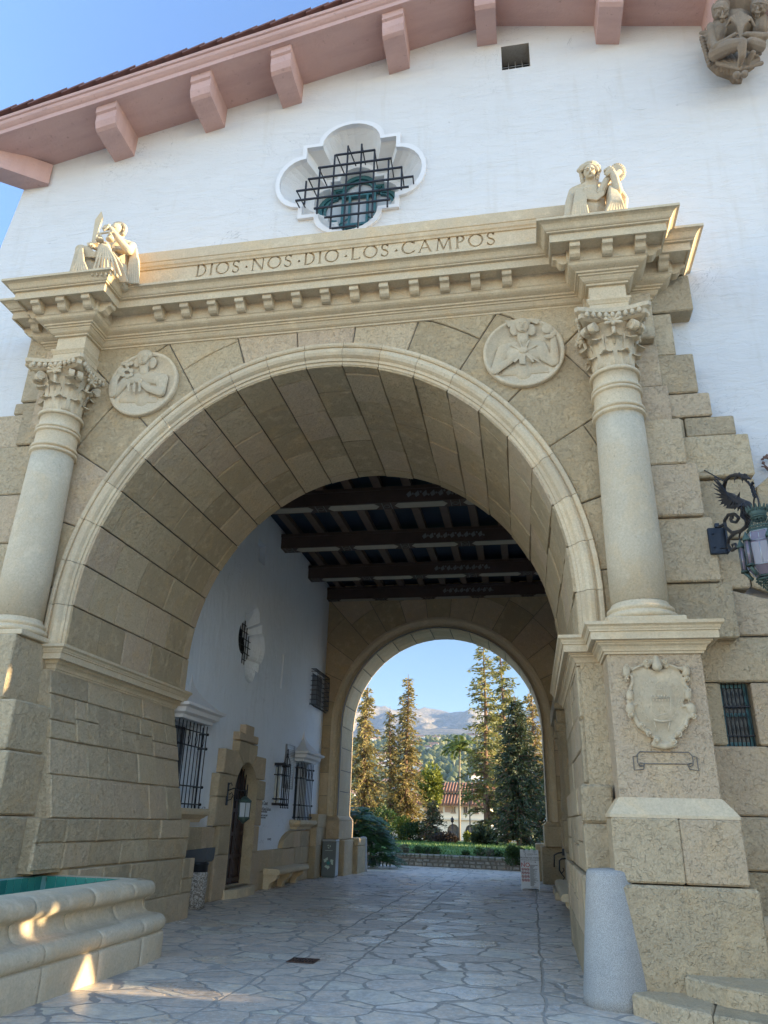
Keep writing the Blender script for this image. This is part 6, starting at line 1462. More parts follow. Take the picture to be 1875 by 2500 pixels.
# ---------------------------------------------------------------- garden beyond
ZG = .42
FZ = Fr(820, 1550, .3255, 'y', 45)
def gxy(a, b, y): p = at(820+a*.3255, 1550+b*.3255, 'y', y); return p
mb = MB(); rows = []
for j in range(12):
    y = 22.3+j*2.6; rows.append([(x, (y-.22*x if j == 0 else y), ZG-.03+.02*noise.noise(Vector((x*.3, y*.3, 0)))) for x in range(-30, 31, 3)])
mb.rings(rows, closed=False, smooth=True); lawn = mb.build('lawn', GRASS); tag(lawn, kind='structure')
mb = MB(); mb.poly([(-60, 50.8, ZG-.06), (60, 50.8, ZG-.06), (60, 64, -.1), (-60, 64, -.1)]); o = mb.build('garden_soil', SOIL); tag(o, kind='structure')
sheet('street', [(-90, 64), (90, 64), (90, 79), (-90, 79)], -.12, plain('asphalt', (.06, .06, .062), .9, nz=.2))
sheet('far_ground', [(-400, 79), (400, 79), (400, 420), (-400, 420)], -.2, plain('dry_ground', (.13, .12, .07), .95, nz=.4, nscale=.2))
# grass blades near the wall edge
mb = MB(); r = random.Random(8)
for k in range(9000):
    x = r.uniform(-6, 7); y = 22.5-.22*x+r.random()**1.6*22; h = r.uniform(.03, .07)*(1+(y-22)*.03); a = r.uniform(0, 6.28); mb.tone = r.random()
    q = .012*(1+(y-22)*.08); mb.poly([(x-q*math.cos(a), y-q*math.sin(a), ZG-.03), (x+q*math.cos(a), y+q*math.sin(a), ZG-.03), (x+r.uniform(-.02, .02), y+r.uniform(-.02, .02), ZG+h)])
o = mb.build('grass', mk_leaf('grass_blades', (.06, .13, .02), (.13, .22, .05), .3), fixn=False); tag(o, 'short green lawn grass', 'grass', kind='stuff')
# retaining wall of rubble stone
rw = thing('retaining_wall', 'low pale rubble stone retaining wall edging the lawn', 'garden wall', (0, 22.4, 0))
mb = MB(); r = random.Random(9); wd = lambda x: 22.45-.22*x
RUB = stone('rubble_stone', (.38, .36, .32), (.45, .43, .39), (.50, .48, .44), .03, .3)
for x0 in [-7+.0*i for i in range(1)]:
    z = 0
    while z < ZG+.02:
        h = r.uniform(.10, .20); z1_ = min(z+h, ZG+.03); 
        if ZG+.03-z1_ < .05: z1_ = ZG+.03
        x = -7-r.random()*.2
        while x < 8:
            l = r.uniform(.10, .34); mb.tone = r.random(); d = r.uniform(0, .03)
            P = [(x+r.uniform(0, .03), z+r.uniform(0, .03)), (x+l-r.uniform(0, .03), z+r.uniform(0, .03)), (x+l-r.uniform(0, .05), z1_-r.uniform(0, .03)), (x+r.uniform(0, .05), z1_-r.uniform(0, .03))]
            block(mb, P, lambda u, v, hh: (u, wd(u)-hh, v), .03+d, .008, .015, tone=mb.tone); x += l
        z = z1_
mb.build('rubble_face', RUB, rw)
mb = MB(); mb.prism([(-7, wd(-7)+.0, -.1), (8, wd(8)+.0, -.1), (8, wd(8)+.0, ZG+.02), (-7, wd(-7), ZG+.02)], (0, .3, 0)); mb.build('core', plain('pale_mortar', (.24, .22, .19), .95), rw)
# ---- trees
def spray(mb, p, d, L_, w_, r):
    """one flat needle spray"""
    d = d.normalized(); s = d.cross(Vector((r.uniform(-1, 1), r.uniform(-1, 1), r.uniform(-.3, 1)))); s = s.normalized()*w_ if s.length > .01 else Vector((w_, 0, 0))
    mb.poly([p, p+d*L_*.45+s, p+d*L_, p+d*L_*.45-s])
def conifer(name, lab, x, y, h, rmax, zb, mat, seed, dens=1.0, droop=.35, thin_top=.35, trunk=.28, power=.85, group='conifers beyond the lawn', leaf=.30, gap=.0, lean=0):
    r = random.Random(seed); t = thing(name, lab, 'tree', (x, y, ZG-.1), group)
    tr = MB(); pts = []; n = 10
    for k in range(n+1): f = k/n; pts.append((x+lean*f+.06*math.sin(f*7+seed), y+.06*math.cos(f*5+seed), ZG-.1+f*h))
    tr.tube(pts, [trunk*(1-.93*k/n) for k in range(n+1)], 9)
    fo = MB(); nb = int(150*dens)
    for i in range(nb):
        f = (i+r.random())/nb; z = zb+(h-zb)*f; k = 1-f
        L_ = rmax*(k**power)*(r.uniform(.55, 1.12))*(1 if f > .08 else .75)+.15
        if r.random() < gap: continue
        a = r.uniform(0, 2*PI); ca, sa = math.cos(a), math.sin(a); p0 = Vector((x+lean*f, y, z)); prev = p0; seg = max(3, int(L_/.35)); br = [p0]
        for s in range(1, seg+1):
            u = s/seg; br.append(p0+Vector((ca*L_*u, sa*L_*u, (.22*L_*u*(1 if f > .5 else .5))-droop*L_*u*u*1.1))+Vector((r.uniform(-.05, .05), r.uniform(-.05, .05), r.uniform(-.05, .05)))*L_*.4)
        tr.tube(br, [max(.05*(1-f)+.02, .015)*(1-.8*s/seg) for s in range(seg+1)], 4, cap=False)
        dn = 1.0 if f < 1-thin_top else .45+.55*(1-f)/thin_top
        tone0 = r.random()
        for s in range(len(br)-1):
            m = int((6+L_*3.0)*dn*dens**.2)
            for q in range(m):
                u = r.random(); p = br[s].lerp(br[s+1], u)+Vector((r.gauss(0, .07), r.gauss(0, .07), r.gauss(-.02, .05)))*(1+L_*.35)
                d = Vector((ca+r.uniform(-1.0, 1.0), sa+r.uniform(-1.0, 1.0), r.uniform(-1.1, .35))); fo.tone = min(1, max(0, tone0*.6+r.random()*.5-.05))
                spray(fo, p, d, leaf*r.uniform(.6, 1.3), leaf*r.uniform(.12, .22), r)
    tr.build('trunk', BARK, t); fo.build('crown', mat, t, fixn=False); return t
T1 = conifer('redwood_tree', 'golden brown conifer at the left edge of the garden view', -8.6, 45, 10.6, 2.3, .6, LF_GOLD, 1, 1.4, .5, .4, .26)
T1b = conifer('redwood_tree', 'bare topped conifer just right of the leftmost one, mostly overlapped', -7.6, 49.5, 9.6, 1.4, .8, LF_GOLD, 11, .9, .4, .5, .2)
T2 = conifer('redwood_tree', 'slender golden conifer with a thin pointed top left of the mountain gap', -6.35, 50, 12.2, 1.75, 1.1, LF_GOLD, 2, 1.4, .45, .6, .24, power=.75)
T3 = conifer('fir_tree', 'tallest ragged conifer left of the dark fir', -.15, 47, 14.2, 1.75, 1.6, LF_OLIVE, 3, 1.3, .25, .45, .26, power=.42, gap=.18, leaf=.32)
T3b = conifer('fir_tree', 'tall conifer close behind the tallest one, to its right', .9, 56, 16.0, 2.1, 3, LF_OLIVE, 4, 1.2, .1, .3, .28, power=.55, gap=.15, leaf=.36)
T4 = conifer('fir_tree', 'broad dark green fir standing nearest on the right of the lawn', 2.15, 41, 9.1, 1.95, .75, LF_DARK, 5, 2.3, .3, .3, .24, power=.62, leaf=.28)
T5 = conifer('fir_tree', 'sparse golden conifer behind the dark fir at the right edge', 3.4, 60, 13.0, 2.3, 2, LF_GOLD, 6, 1.3, .25, .6, .25, power=.6, gap=.1, leaf=.36)
T6 = conifer('fir_tree', 'small dark young fir in front of the cream house', -3.75, 45, 3.0, 1.35, .25, LF_DARK, 7, .9, .3, .3, .10, leaf=.2)
conifer('fir_tree', 'dense dark fir filling the right edge behind the sign', 4.6, 46, 7.4, 2.2, .8, LF_DARK, 15, 1.6, .3, .3, .22, power=.6)
# unseen row east of the lawn that shades it
for k, (tx, ty) in enumerate(((17, 27), (19, 34), (18, 41))): conifer('fir_tree', 'dark fir outside the view east of the lawn, ' + ('nearest the building', 'middle of its row', 'farthest from the building')[k], tx, ty, 8, 3.4, .1, LF_DARK, 30+k, 1.0, leaf=.6)
def bushy(name, lab, cx, cy, cz, rx, ry, rz, mat, n, leaf, seed, cat='shrub', group=None, trunk=False, lump=5):
    r = random.Random(seed); t = thing(name, lab, cat, (cx, cy, max(0, cz-rz)), group)
    C_ = [(Vector((cx+r.uniform(-.6, .6)*rx, cy+r.uniform(-.6, .6)*ry, cz+r.uniform(-.5, .55)*rz)), r.uniform(.45, .75)) for _ in range(lump)]+[(Vector((cx, cy, cz)), .85)]
    fo = MB()
    for k in range(n):
        c_, s = C_[r.randrange(len(C_))]; d = Vector((r.gauss(0, 1), r.gauss(0, 1), r.gauss(0, 1))).normalized(); q = r.uniform(.75, 1.0)*s; p = c_+Vector((d.x*rx*q, d.y*ry*q, d.z*rz*q))
        if p.z < cz-rz: p.z = cz-rz+r.random()*.05
        fo.tone = r.random(); spray(fo, p, (d+Vector((r.uniform(-.8, .8), r.uniform(-.8, .8), r.uniform(-.5, .8)))), leaf*r.uniform(.6, 1.3), leaf*r.uniform(.22, .38), r)
    fo.build('foliage', mat, t, fixn=False); tk = MB()
    for k in range(5): a = k*1.3; tk.tube([(cx+.04*math.cos(a), cy+.04*math.sin(a), max(0, cz-rz)-.02), (cx+rx*.4*math.cos(a), cy+ry*.4*math.sin(a), cz+rz*.2)], [.03 if not trunk else .07, .01], 5)
    tk.build('stem', BARK, t); return t
bushy('leafy_tree', 'bright yellow green broadleaf tree behind the slender golden conifer', -5.35, 55, 4.4, .95, .9, 1.5, LF_YEL, 2000, .3, 40, 'tree', trunk=True, lump=8)
bushy('garden_shrub', 'yellow green bush at the far left of the lawn', -6.3, 47, 1.15, .8, .6, .85, LF_YEL, 1100, .2, 41, group='shrubs along the far lawn edge')
bushy('garden_shrub', 'rounded dark shrub left of the small fir', -5.0, 45.5, .95, .8, .6, .7, LF_BUSH, 1200, .18, 42, group='shrubs along the far lawn edge')
bushy('garden_shrub', 'dark purplish shrub under the palm trunk', -2.7, 44, .66, .75, .6, .42, LF_PURP, 1200, .18, 43, group='shrubs along the far lawn edge')
bushy('garden_shrub', 'small sunlit yellow shrub between the two house arches', -1.55, 48, .65, .35, .4, .32, LF_YEL, 500, .15, 44, group='shrubs along the far lawn edge')
bushy('garden_shrub', 'dark ferny shrub at the foot of the tallest conifer', -.15, 43, .85, .75, .6, .58, LF_DARK, 1300, .3, 45, group='shrubs along the far lawn edge')
bushy('garden_shrub', 'yellow lit shrub left of the dark fir trunk', 1.15, 47, .9, .7, .5, .5, LF_YEL, 700, .16, 46, group='shrubs along the far lawn edge')
bushy('garden_shrub', 'broad dark shrub behind the fern at the lawn edge', -6.9, 43, 1.5, 1.0, .7, 1.2, LF_BUSH, 1400, .2, 49, group='shrubs along the far lawn edge')
bushy('garden_shrub', 'olive lit shrub right of the dark fir trunk', 3.2, 46, .9, .8, .5, .55, LF_GOLD, 700, .16, 47, group='shrubs along the far lawn edge')
bushy('clipped_shrub', 'dense round green shrub spilling over the right end of the retaining wall', 2.15, 21.75, .55, .38, .32, .34, LF_BUSH, 4200, .055, 48, lump=7)
r = random.Random(77)
for k, (a, b, w_) in enumerate(((520, 1615, 40), (615, 1615, 38), (695, 1625, 32), (765, 1625, 32), (985, 1640, 22), (1080, 1625, 40), (1150, 1625, 42), (1230, 1645, 30))):
    p = at(820+a*.3255, 1550+b*.3255, 'y', 23.3); R_ = w_*.3255*33/1817
    labs = ['bare twiggy low plant on the wall top, leftmost next to the philodendron', 'low round plant second from the left on the wall top', 'low plant third from the left on the wall top', 'low plant fourth from the left on the wall top', 'tiny upright sprig at the middle of the wall top', 'olive low plant right of the middle of the wall top', 'grey leaved low plant on the wall top', 'small dark plant on the wall top beside the clipped shrub']
    bushy('low_plant', labs[k], p.x, 22.85-.22*p.x, ZG+R_*.55, R_, R_*.8, R_*.75, LF_GREY if k in (0, 6) else LF_BUSH, 420, .07, 60+k, 'plant', 'low plants on the wall top')
# philodendron mass: big split leaves hanging in tiers
ph = thing('philodendron', 'large dark green split leaf philodendron mass beside the far archway', 'plant', (-3.4, 20.6, 0))
mb = MB(); r = random.Random(12)
def splitleaf(mb, base, d, up, L_, W_):
    d = d.normalized(); s = d.cross(up).normalized(); n_ = 7; tip = base+d*L_-up*.25*L_
    def mid(t): return base+d*L_*t-up*L_*.30*t*t
    for k in range(n_):
        t0 = k/n_; t1 = t0+.62/n_
        for sg in (-1, 1):
            w_ = W_*math.sin(min(1, (t0+.22))*PI*.86)**.7; a, b = mid(t0), mid(t1); mb.tone = r.random()
            mb.poly([a, b, b+s*sg*w_*.9+d*.06*L_-up*.10*w_, (a+b)/2+s*sg*w_*1.0+d*.13*L_-up*.2*w_, a+s*sg*w_*.8-up*.08*w_])
for k in range(430):
    u = r.random(); a = r.uniform(-.2, 1); x = -4.9+2.55*r.random(); yy = 21.9-r.random()*1.9
    top = 2.05 if x < -3.6 else 2.05-(x+3.6)**2*1.05
    z = .02+(top-.12)*r.random()**.85
    edge = Vector((max(-.2, (x+3.6)*.9), -1.0, .25)); d = edge+Vector((r.uniform(-.6, .6), r.uniform(-.3, .3), r.uniform(-.5, .2)))
    if yy > 20.7 and z < top-.4: yy -= .8
    splitleaf(mb, Vector((x, yy, z+.15)), d, Vector((0, 0, 1)), r.uniform(.35, .62), r.uniform(.14, .24))
mb.build('leaves', LF_MON, ph, fixn=False)
mb = MB()
for k in range(16): x = -4.7+k*.14; mb.tube([(x, 21.8, 0), (x+r.uniform(-.2, .3), 21.3, .8), (x+r.uniform(-.2, .5), 20.9, 1.5)], [.03, .02, .01], 5)
mb.build('stems', plain('green_stem', (.06, .10, .03), .6), ph)
# palms
def palm(lab, x, y, h, nl, L_, mat, seed, tr=.11, lean=.1, droop=1.0, z0=ZG-.1, half=0):
    r = random.Random(seed); t = thing('palm_tree', lab, 'palm', (x, y, z0)); mb = MB()
    mb.tube([(x+lean*(k/8)**2, y, z0+h*k/8) for k in range(9)], [tr*(1.1-.4*k/8) for k in range(9)], 9); mb.build('trunk', plain('palm_trunk', (.20, .17, .13), .9, nz=.3), t)
    c_ = Vector((x+lean, y, z0+h)); fo = MB()
    mb = MB(); mb.cap2(c_-Vector((0, 0, .5)), c_+Vector((0, 0, .1)), tr*.8, tr*.5); mb.build('crownshaft', LF_PALM, t)
    for k in range(nl):
        a = 2*PI*k/nl+r.uniform(-.2, .2); e = r.uniform(.15, 1.2); d = Vector((math.cos(a)*math.cos(e), math.sin(a)*math.cos(e), math.sin(e))); P = [c_]
        for s in range(1, 11): d = (d+Vector((0, 0, -.20*droop*s/6))).normalized(); P.append(P[-1]+d*L_/10)
        fo.tube(P, [.02*(1-s/12) for s in range(11)], 4, cap=False)
        for s in range(1, 10):
            t_ = (P[s+1]-P[s-1]).normalized(); sd_ = t_.cross(Vector((0, 0, 1))).normalized()
            for q in range(4):
                for sg in (-1, 1):
                    fo.tone = r.random(); p = P[s].lerp(P[s+1], q/4); ll = L_*.30*math.sin((s+q/4)/10.5*PI)**.5; spray(fo, p, sd_*sg+t_*.5-Vector((0, 0, .45)), ll, .02+.01*L_, r)
    fo.build('fronds', mat, t, fixn=False)
palm('slim palm with a tufted crown against the hillside', -2.55, 52, 6.6, 17, 1.75, LF_PALM, 5, .09, .1, 1.0)
palm('short fan of pale palm fronds beside the right jamb of the far arch', 4.55, 25.5, 1.7, 18, 1.25, mk_leaf('blue_palm', (.20, .27, .24), (.36, .42, .38), .2), 6, .10, .0, .8)
palm('small palm with few fronds before the house balcony', -2.35, 60, 3.2, 9, 1.2, LF_PALM, 9, .07, .0, 1.1)
# ---- house across the street
HY = 84
hs = thing('tiled_house', 'cream two storey house with two tiled roofs and arched ground floor openings', 'house', (-5, HY, 0))
k_ = lambda a, b: at(820+a*.3255, 1550+b*.3255, 'y', HY)
RTILE = None
def mk_rt():
    k = N('red_barrel_tile'); sx_ = k.n('ShaderNodeSeparateXYZ'); k.L(k.pos, sx_.inputs[0]); w_ = k.math('SINE', k.math('MULTIPLY', sx_.outputs[0], 2*PI/.36)); f = k.noise(3, 4, .7)
    k.col(k.mix(f, (.24, .10, .055), (.42, .22, .13))); k.rough(.8); k.bump(w_, .06); return k.m
RTILE = mk_rt()
xL, xR = k_(560, 1300).x, k_(1160, 1300).x; g0 = -.25
ze = k_(900, 1272).z; zr1 = k_(900, 1212).z; ze2 = k_(900, 1197).z; zr2 = k_(900, 1145).z
mb = MB()
arcs_ = []
for ca_ in (700, 880, 1015, 1150):
    cx = k_(ca_, 1440).x; w2_ = (k_(925, 1440).x-k_(838, 1440).x)/2+.02; zs_ = k_(880, 1470).z; rr = k_(880, 1418).z-zs_
    arcs_.append([(cx-w2_, g0+.05), (cx+w2_, g0+.05)]+[(cx+w2_*math.cos(PI*j/10), zs_+rr*math.sin(PI*j/10)) for j in range(11)])
w_o = fill2d('wall', [(xL, g0), (xR, g0), (xR, ze+.1), (xL, ze+.1)], arcs_, HY, CREAM, hs)
mb = MB(); mb.box((xL+.02, HY+.6, g0), (xR-.02, HY+7, ze+.08)); mb.box((k_(775, 1200).x, HY+1.6, ze), (xR, HY+6, ze2+.1)); mb.build('rear_wall', CREAM, hs)
mb = MB()
for P in arcs_: mb.poly([(a, HY+.3, b) for a, b in P])
mb.build('arch_opening', mk_glass('dark_glass', (.06, .07, .07)), hs)
for a0, a1 in ((770, 802), (865, 897), (958, 985), (1040, 1068), (660, 690)):
    x0, x1 = k_(a0, 1300).x, k_(a1, 1300).x; zt_, zb_ = k_(800, 1286).z, k_(800, 1330).z; mb = MB(); mb.box((x0, HY-.05, zb_), (x1, HY-.02, zt_)); w_ = mb.build('window', mk_glass('dim_glass', (.10, .09, .08)), hs)
    mb = MB(); mb.box((x0-.07, HY-.1, zb_-.1), (x1+.07, HY-.01, zb_-.0)); mb.box(((x0+x1)/2-.03, HY-.08, zb_), ((x0+x1)/2+.03, HY-.052, zt_)); mb.build('frame', plain('tan_wood', (.35, .24, .16), .8), w_)
x0, x1 = k_(818, 1300).x, k_(862, 1300).x; mb = MB(); mb.box((x0, HY-.04, k_(800, 1330).z), (x1, HY-.005, k_(800, 1288).z)); mb.build('shutter_panel', plain('tan_panel', (.42, .27, .17), .8), hs)
mb = MB(); mb.box((xL, HY-.30, k_(800, 1385).z), (xR, HY-.02, k_(800, 1372).z)); mb.build('string_course', CREAM, hs)
def tiled(name, xa_, xb_, y0, y1, za_, zb_):
    mb = MB(); n_ = int((xb_-xa_)/.36); mb.tone = .5
    mb.rings([[(xa_, y0, za_), (xb_, y0, za_)], [(xa_, y1, zb_), (xb_, y1, zb_)], [(xa_, y1+3, zb_-.6), (xb_, y1+3, zb_-.6)]], closed=False)
    for k in range(n_): x = xa_+.18+k*.36; mb.tone = rnd.random(); mb.tube([(x, y0-.05, za_+.02), (x, y1, zb_+.02)], .10, 6)
    mb.box((xa_, y0+.02, za_-.12), (xb_, y0+.3, za_-.01)); return mb.build(name, RTILE, hs)
tiled('lower_roof', xL-.4, xR+.4, HY-.9, HY+1.6, ze, zr1+.35); tiled('upper_roof', k_(775, 1200).x-.2, xR+.4, HY+1.2, HY+4.0, ze2+.35, zr2+.7)
# ---- parked cars and a passer-by in the street
def car(lab, x, y, c, s=1):
    t = thing('parked_car', lab, 'car', (x, y, -.12), 'cars parked in the street'); z = -.12; mb = MB()
    body = [(-2.1, .25), (-2.15, .55), (-2.0, .78), (-1.15, .88), (-.7, 1.3), (-.3, 1.42), (.7, 1.42), (1.25, 1.2), (1.65, .92), (2.1, .85), (2.2, .5), (2.1, .25)]
    mb.rings([[(x+a, y+d, z+b) for a, b in [(a, b if abs(d) < .8 or b < .95 else b) for a, b in body]] for d in (-.85, -.8, .8, .85)], cap=True); mb.build('body', plain('car_paint_%d' % s, c, .25), t)
    mb = MB(); mb.rings([[(x+a, y+d, z+b) for a, b in ((-1.0, .93), (-.62, 1.3), (-.28, 1.37), (.68, 1.37), (1.18, 1.16), (1.45, .95))] for d in (-.86, .86)], cap=True); mb.build('window', GLS, t)
    for a in (-1.35, 1.35):
        for d in (-.86, .70): mb = MB(); mb.lathe([(.05, -.01), (.33, 0), (.33, .16), (.05, .17)], (x+a, y+d, z+.33), 16, axis='y'); w_ = mb.build('wheel', plain('tyre', (.02, .02, .02), .8), t); w_.location = (0, .16, 0)
car('white parked car seen under the dark fir, left of its trunk', 1.05, 72, (.7, .7, .7), 1); car('pale parked car right of the dark fir trunk', 3.9, 73, (.55, .58, .6), 2)
pt = at(820+1440*.3255, 1550+1545*.3255, 'y', 70); px_ = pt.x
def person_body():
    z = -.1; x, y = px_, 70
    sculpt('person', plain('dark_clothes', (.03, .03, .04), .8), None, [('c', (x-.1, y, z+.08), (x-.09, y, z+.85), .07, .10), ('c', (x+.1, y+.15, z+.08), (x+.09, y, z+.85), .07, .10), ('c', (x, y, z+.9), (x, y, z+1.4), .17, .19), ('c', (x-.2, y, z+1.38), (x-.27, y-.05, z+.85), .06, .04), ('c', (x+.2, y, z+1.38), (x+.27, y+.05, z+.85), .06, .04), ('c', (x, y, z+1.4), (x, y, z+1.55), .06, .06), ('s', (x, y, z+1.65), (.09, .1, .12)), ('c', (x-.1, y-.06, z+.04), (x-.1, y-.2, z+.04), .05, .04), ('c', (x+.1, y+.1, z+.04), (x+.1, y-.04, z+.04), .05, .04)], .02, 2, loc=(x, y, z))
person_body(); tag(bpy.data.objects['person'], 'person in dark clothes walking in the street beyond the dark fir', 'person')
# pale building behind the cars
mb = MB(); mb.box((-1, 92, -.2), (16, 100, 3.2)); mb.box((-1.3, 91.6, 3.2), (16.3, 100.4, 3.5)); o = mb.build('street_building', plain('white_stucco', (.7, .7, .7), .8), None, (7, 92, 0)); tag(o, 'low white building glimpsed under the firs behind the cars', 'building')
# garden lamp
gl_ = thing('garden_lamp', 'small black lamp post in front of the left house arch', 'lamp post', (-5.0, 60, 0)); p = at(820+873*.3255, 1550+1390*.3255, 'y', 60); mb = MB(); mb.tube([(p.x, 60, 0), (p.x, 60, p.z-.15)], .05, 6); mb.build('post', IRON, gl_); mb = MB(); mb.lathe([(.05, -.2), (.13, -.12), (.15, .12), (.05, .22), (.02, .3)], (p.x, 60, p.z), 8); mb.build('lamp_head', IRON, gl_)
# ---- hills and mountains
def ridged(x, y, s, o=0): return 1-abs(noise.noise(Vector((x*s+o, y*s, o*.7))))*2
def hill(x, y):
    n1 = noise.fractal(Vector((x*.0022, y*.0022, 1)), 1.0, 2.0, 4)
    def sst(a, b, t): t = max(0, min(1, (t-a)/(b-a))); return t*t*(3-2*t)
    z = 112*sst(330, 1250, y)+n1*14*sst(400, 900, y)
    c2 = 190*sst(1700, 3000, y+x*.25)*(1+.18*noise.noise(Vector((x*.0016, 2, 0))))
    z += c2+sst(1700, 2500, y)*34*ridged(x, y*.7, .0019, 3)
    top = 345*(1+.04*noise.noise(Vector((x*.003, 5, 0)))-.00016*(x+700)); z += top*sst(3300, 4900, y)+sst(3000, 3600, y)*(1-.85*sst(4300, 5000, y))*95*(ridged(x, y*.35, .0030, 7)-.5)+sst(3000, 3600, y)*(1-.6*sst(4300, 5000, y))*34*(ridged(x, y*.5, .009, 9)-.5)
    return z-.3
mb = MB(); rows = []; ny, nx = 210, 230
for j in range(ny+1):
    t = j/ny; y = 400+5400*t**1.25; W_ = .62*y+250; rows.append([(-.12*y+(-W_+2*W_*i/nx), y, hill(-.12*y+(-W_+2*W_*i/nx), y)) for i in range(nx+1)])
mb.rings(rows, closed=False, smooth=True)
def mk_hill():
    k = N('hillside'); s = k.n('ShaderNodeSeparateXYZ'); k.L(k.pos, s.inputs[0]); f = k.noise(.012, 6, .65); g = k.noise(.05, 5, .7)
    low = k.mix(k.ramp(f, [(.4, 0), (.6, 1)]), (.075, .09, .03), (.24, .20, .10)); hi = k.mix(k.ramp(g, [(.35, 0), (.65, 1)]), (.10, .10, .065), (.27, .22, .17))
    c = k.mix(k.ramp(k.math('DIVIDE', s.outputs[2], 700), [(.2, 0), (.36, 1)]), low, hi); k.col(c); k.rough(.95); k.bump(k.noise(.03, 6, .7), 12); return k.m
o = mb.build('mountains', mk_hill(), fixn=False); tag(o, kind='structure')
r = random.Random(5); mb = MB()
for k in range(2600):
    y = 420+r.random()**.8*1100; x = -.13*y+r.uniform(-.11, .10)*y; z = hill(x, y); s = r.uniform(3, 8); mb.tone = r.random(); mb.ball((x, y, z+s*.4), (s*.7, s*.7, s), 6, 4)
o = mb.build('hillside_trees', mk_leaf('hillside_foliage', (.035, .06, .015), (.17, .16, .05), .0), fixn=False); tag(o, 'mass of small trees covering the distant hillside', 'woodland', kind='stuff')
mats_ = [plain('far_wall_a', (.68, .66, .6), .9), plain('far_wall_b', (.55, .47, .38), .9)]; protos = []
for v in range(3):
    mb = MB(); w_, d, h = (12, 8, 5.5) if v == 0 else ((9, 7, 4) if v == 1 else (15, 8, 7)); mb.box((-w_/2, -d/2, -4), (w_/2, d/2, h)); o = mb.build('hillside_house', mats_[v % 2]); 
    rf = MB(); e = .6; rf.rings([[(-w_/2-e, -d/2-e, h), (w_/2+e, -d/2-e, h), (w_/2+e, d/2+e, h), (-w_/2-e, d/2+e, h)], [(-w_/2+2, -.3, h+2.2), (w_/2-2, -.3, h+2.2), (w_/2-2, .3, h+2.2), (-w_/2+2, .3, h+2.2)]], cap=True); rf.build('roof', plain('far_roof', (.30, .17, .12), .9) if v == 0 else bpy.data.materials['far_roof'], o)
    ww = MB(); 
    for q in range(3): ww.box((-w_/2+1.5+q*w_/3.2, -d/2-.05, 1), (-w_/2+3.2+q*w_/3.2, -d/2+.05, 3)); 
    ww.build('window', DARK, o); protos.append(o)
for k in range(64):
    y = 470+r.random()*950; x = -.135*y+r.uniform(-.085, .085)*y; pr_ = protos[k % 3]
    if k < 3: o = pr_; o.location = (x, y, hill(x, y)+1)
    else: o = copy_tree(pr_, Vector((x, y, hill(x, y)+1)))
    o.rotation_euler[2] = r.uniform(-.6, .6); o['label'] = 'tiny pale house among the trees on the distant hillside'; o['category'] = 'house'; o['group'] = 'houses on the distant hillside'
# ---------------------------------------------------------------- bins, bollard, sign, drain, camera, hanging lantern
bollard(-2.93, 18.22, .155, .115, 1.08, 'small tapered pale bollard at the left jamb of the far archway')
tb = thing('litter_bin', 'pebble dash litter bin with a dark hooded lid behind the left pier', 'litter bin', (-3.42, 5.6, 0)); bx, by = -3.50, 5.48
k = N('exposed_aggregate'); v_ = k.n('ShaderNodeTexVoronoi'); v_.inputs['Scale'].default_value = 55; k.L(k.pos, v_.inputs['Vector']); cc_ = k.n('ShaderNodeSeparateColor'); k.L(v_.outputs['Color'], cc_.inputs[0]); k.col(k.ramp(cc_.outputs[0], [(0, (.12, .10, .08)), (.5, (.38, .33, .27)), (1, (.62, .58, .52))])); k.rough(.8); k.bump(v_.outputs['Distance'], -.006); AGG = k.m
mb = MB(); mb.lathe([(.17, 0), (.20, .02), (.21, .5), (.21, .60), (.19, .62)], (bx, by, 0), 36); mb.build('bin_body', AGG, tb)
LID = plain('dark_grey_plastic', (.07, .075, .08), .45); mb = MB(); mb.lathe([(.19, .62), (.20, .63), (.20, .74), (.215, .75), (.215, .78), (.17, .80)], (bx, by, 0), 36); mb.build('lid_collar', plain('black_plastic', (.015, .015, .018), .3), tb)
mb = MB(); mb.rings([[(bx-.2, by-.21, .80), (bx+.2, by-.21, .80), (bx+.2, by+.21, .80), (bx-.2, by+.21, .80)], [(bx-.2, by-.21, .85), (bx+.23, by-.21, .85), (bx+.23, by+.21, .85), (bx-.2, by+.21, .85)], [(bx-.2, by-.18, .99), (bx+.25, by-.18, 1.05), (bx+.25, by+.18, 1.05), (bx-.2, by+.18, .99)]], cap=True); mb.build('lid_hood', LID, tb)
rb = thing('recycling_bin', 'tall grey recycling bin with pale three arrow symbol between bench and far arch', 'recycling bin', (-3.2, 15.0, 0))
mb = MB(); x0, x1, y0, y1 = -3.46, -3.03, 14.66, 15.05; mb.bbox((x0, y0, .03), (x1, y1, 1.02), .02); mb.box((x0+.02, y0+.02, 0), (x1-.02, y1-.02, .04)); mb.build('bin_body', plain('grey_green_metal', (.15, .17, .165), .45, .3, nz=.1), rb)
mb = MB(); mb.bbox((x0-.005, y0-.02, .99), (x1+.01, y1, 1.04), .015); mb.box((x1+.0, y0+.02, .05), (x1+.006, y1-.02, .98)); mb.build('lid_trim', plain('brushed_steel', (.45, .48, .5), .35, .8), rb)
mb = MB(); mb.box((x0+.03, y0-.008, .71), (x1-.03, y0-.001, .97)); mb.box((x0+.03, y0-.008, .06), (x1-.03, y0-.001, .69)); mb.build('front_panel', plain('grey_green_panel', (.13, .15, .15), .5), rb)
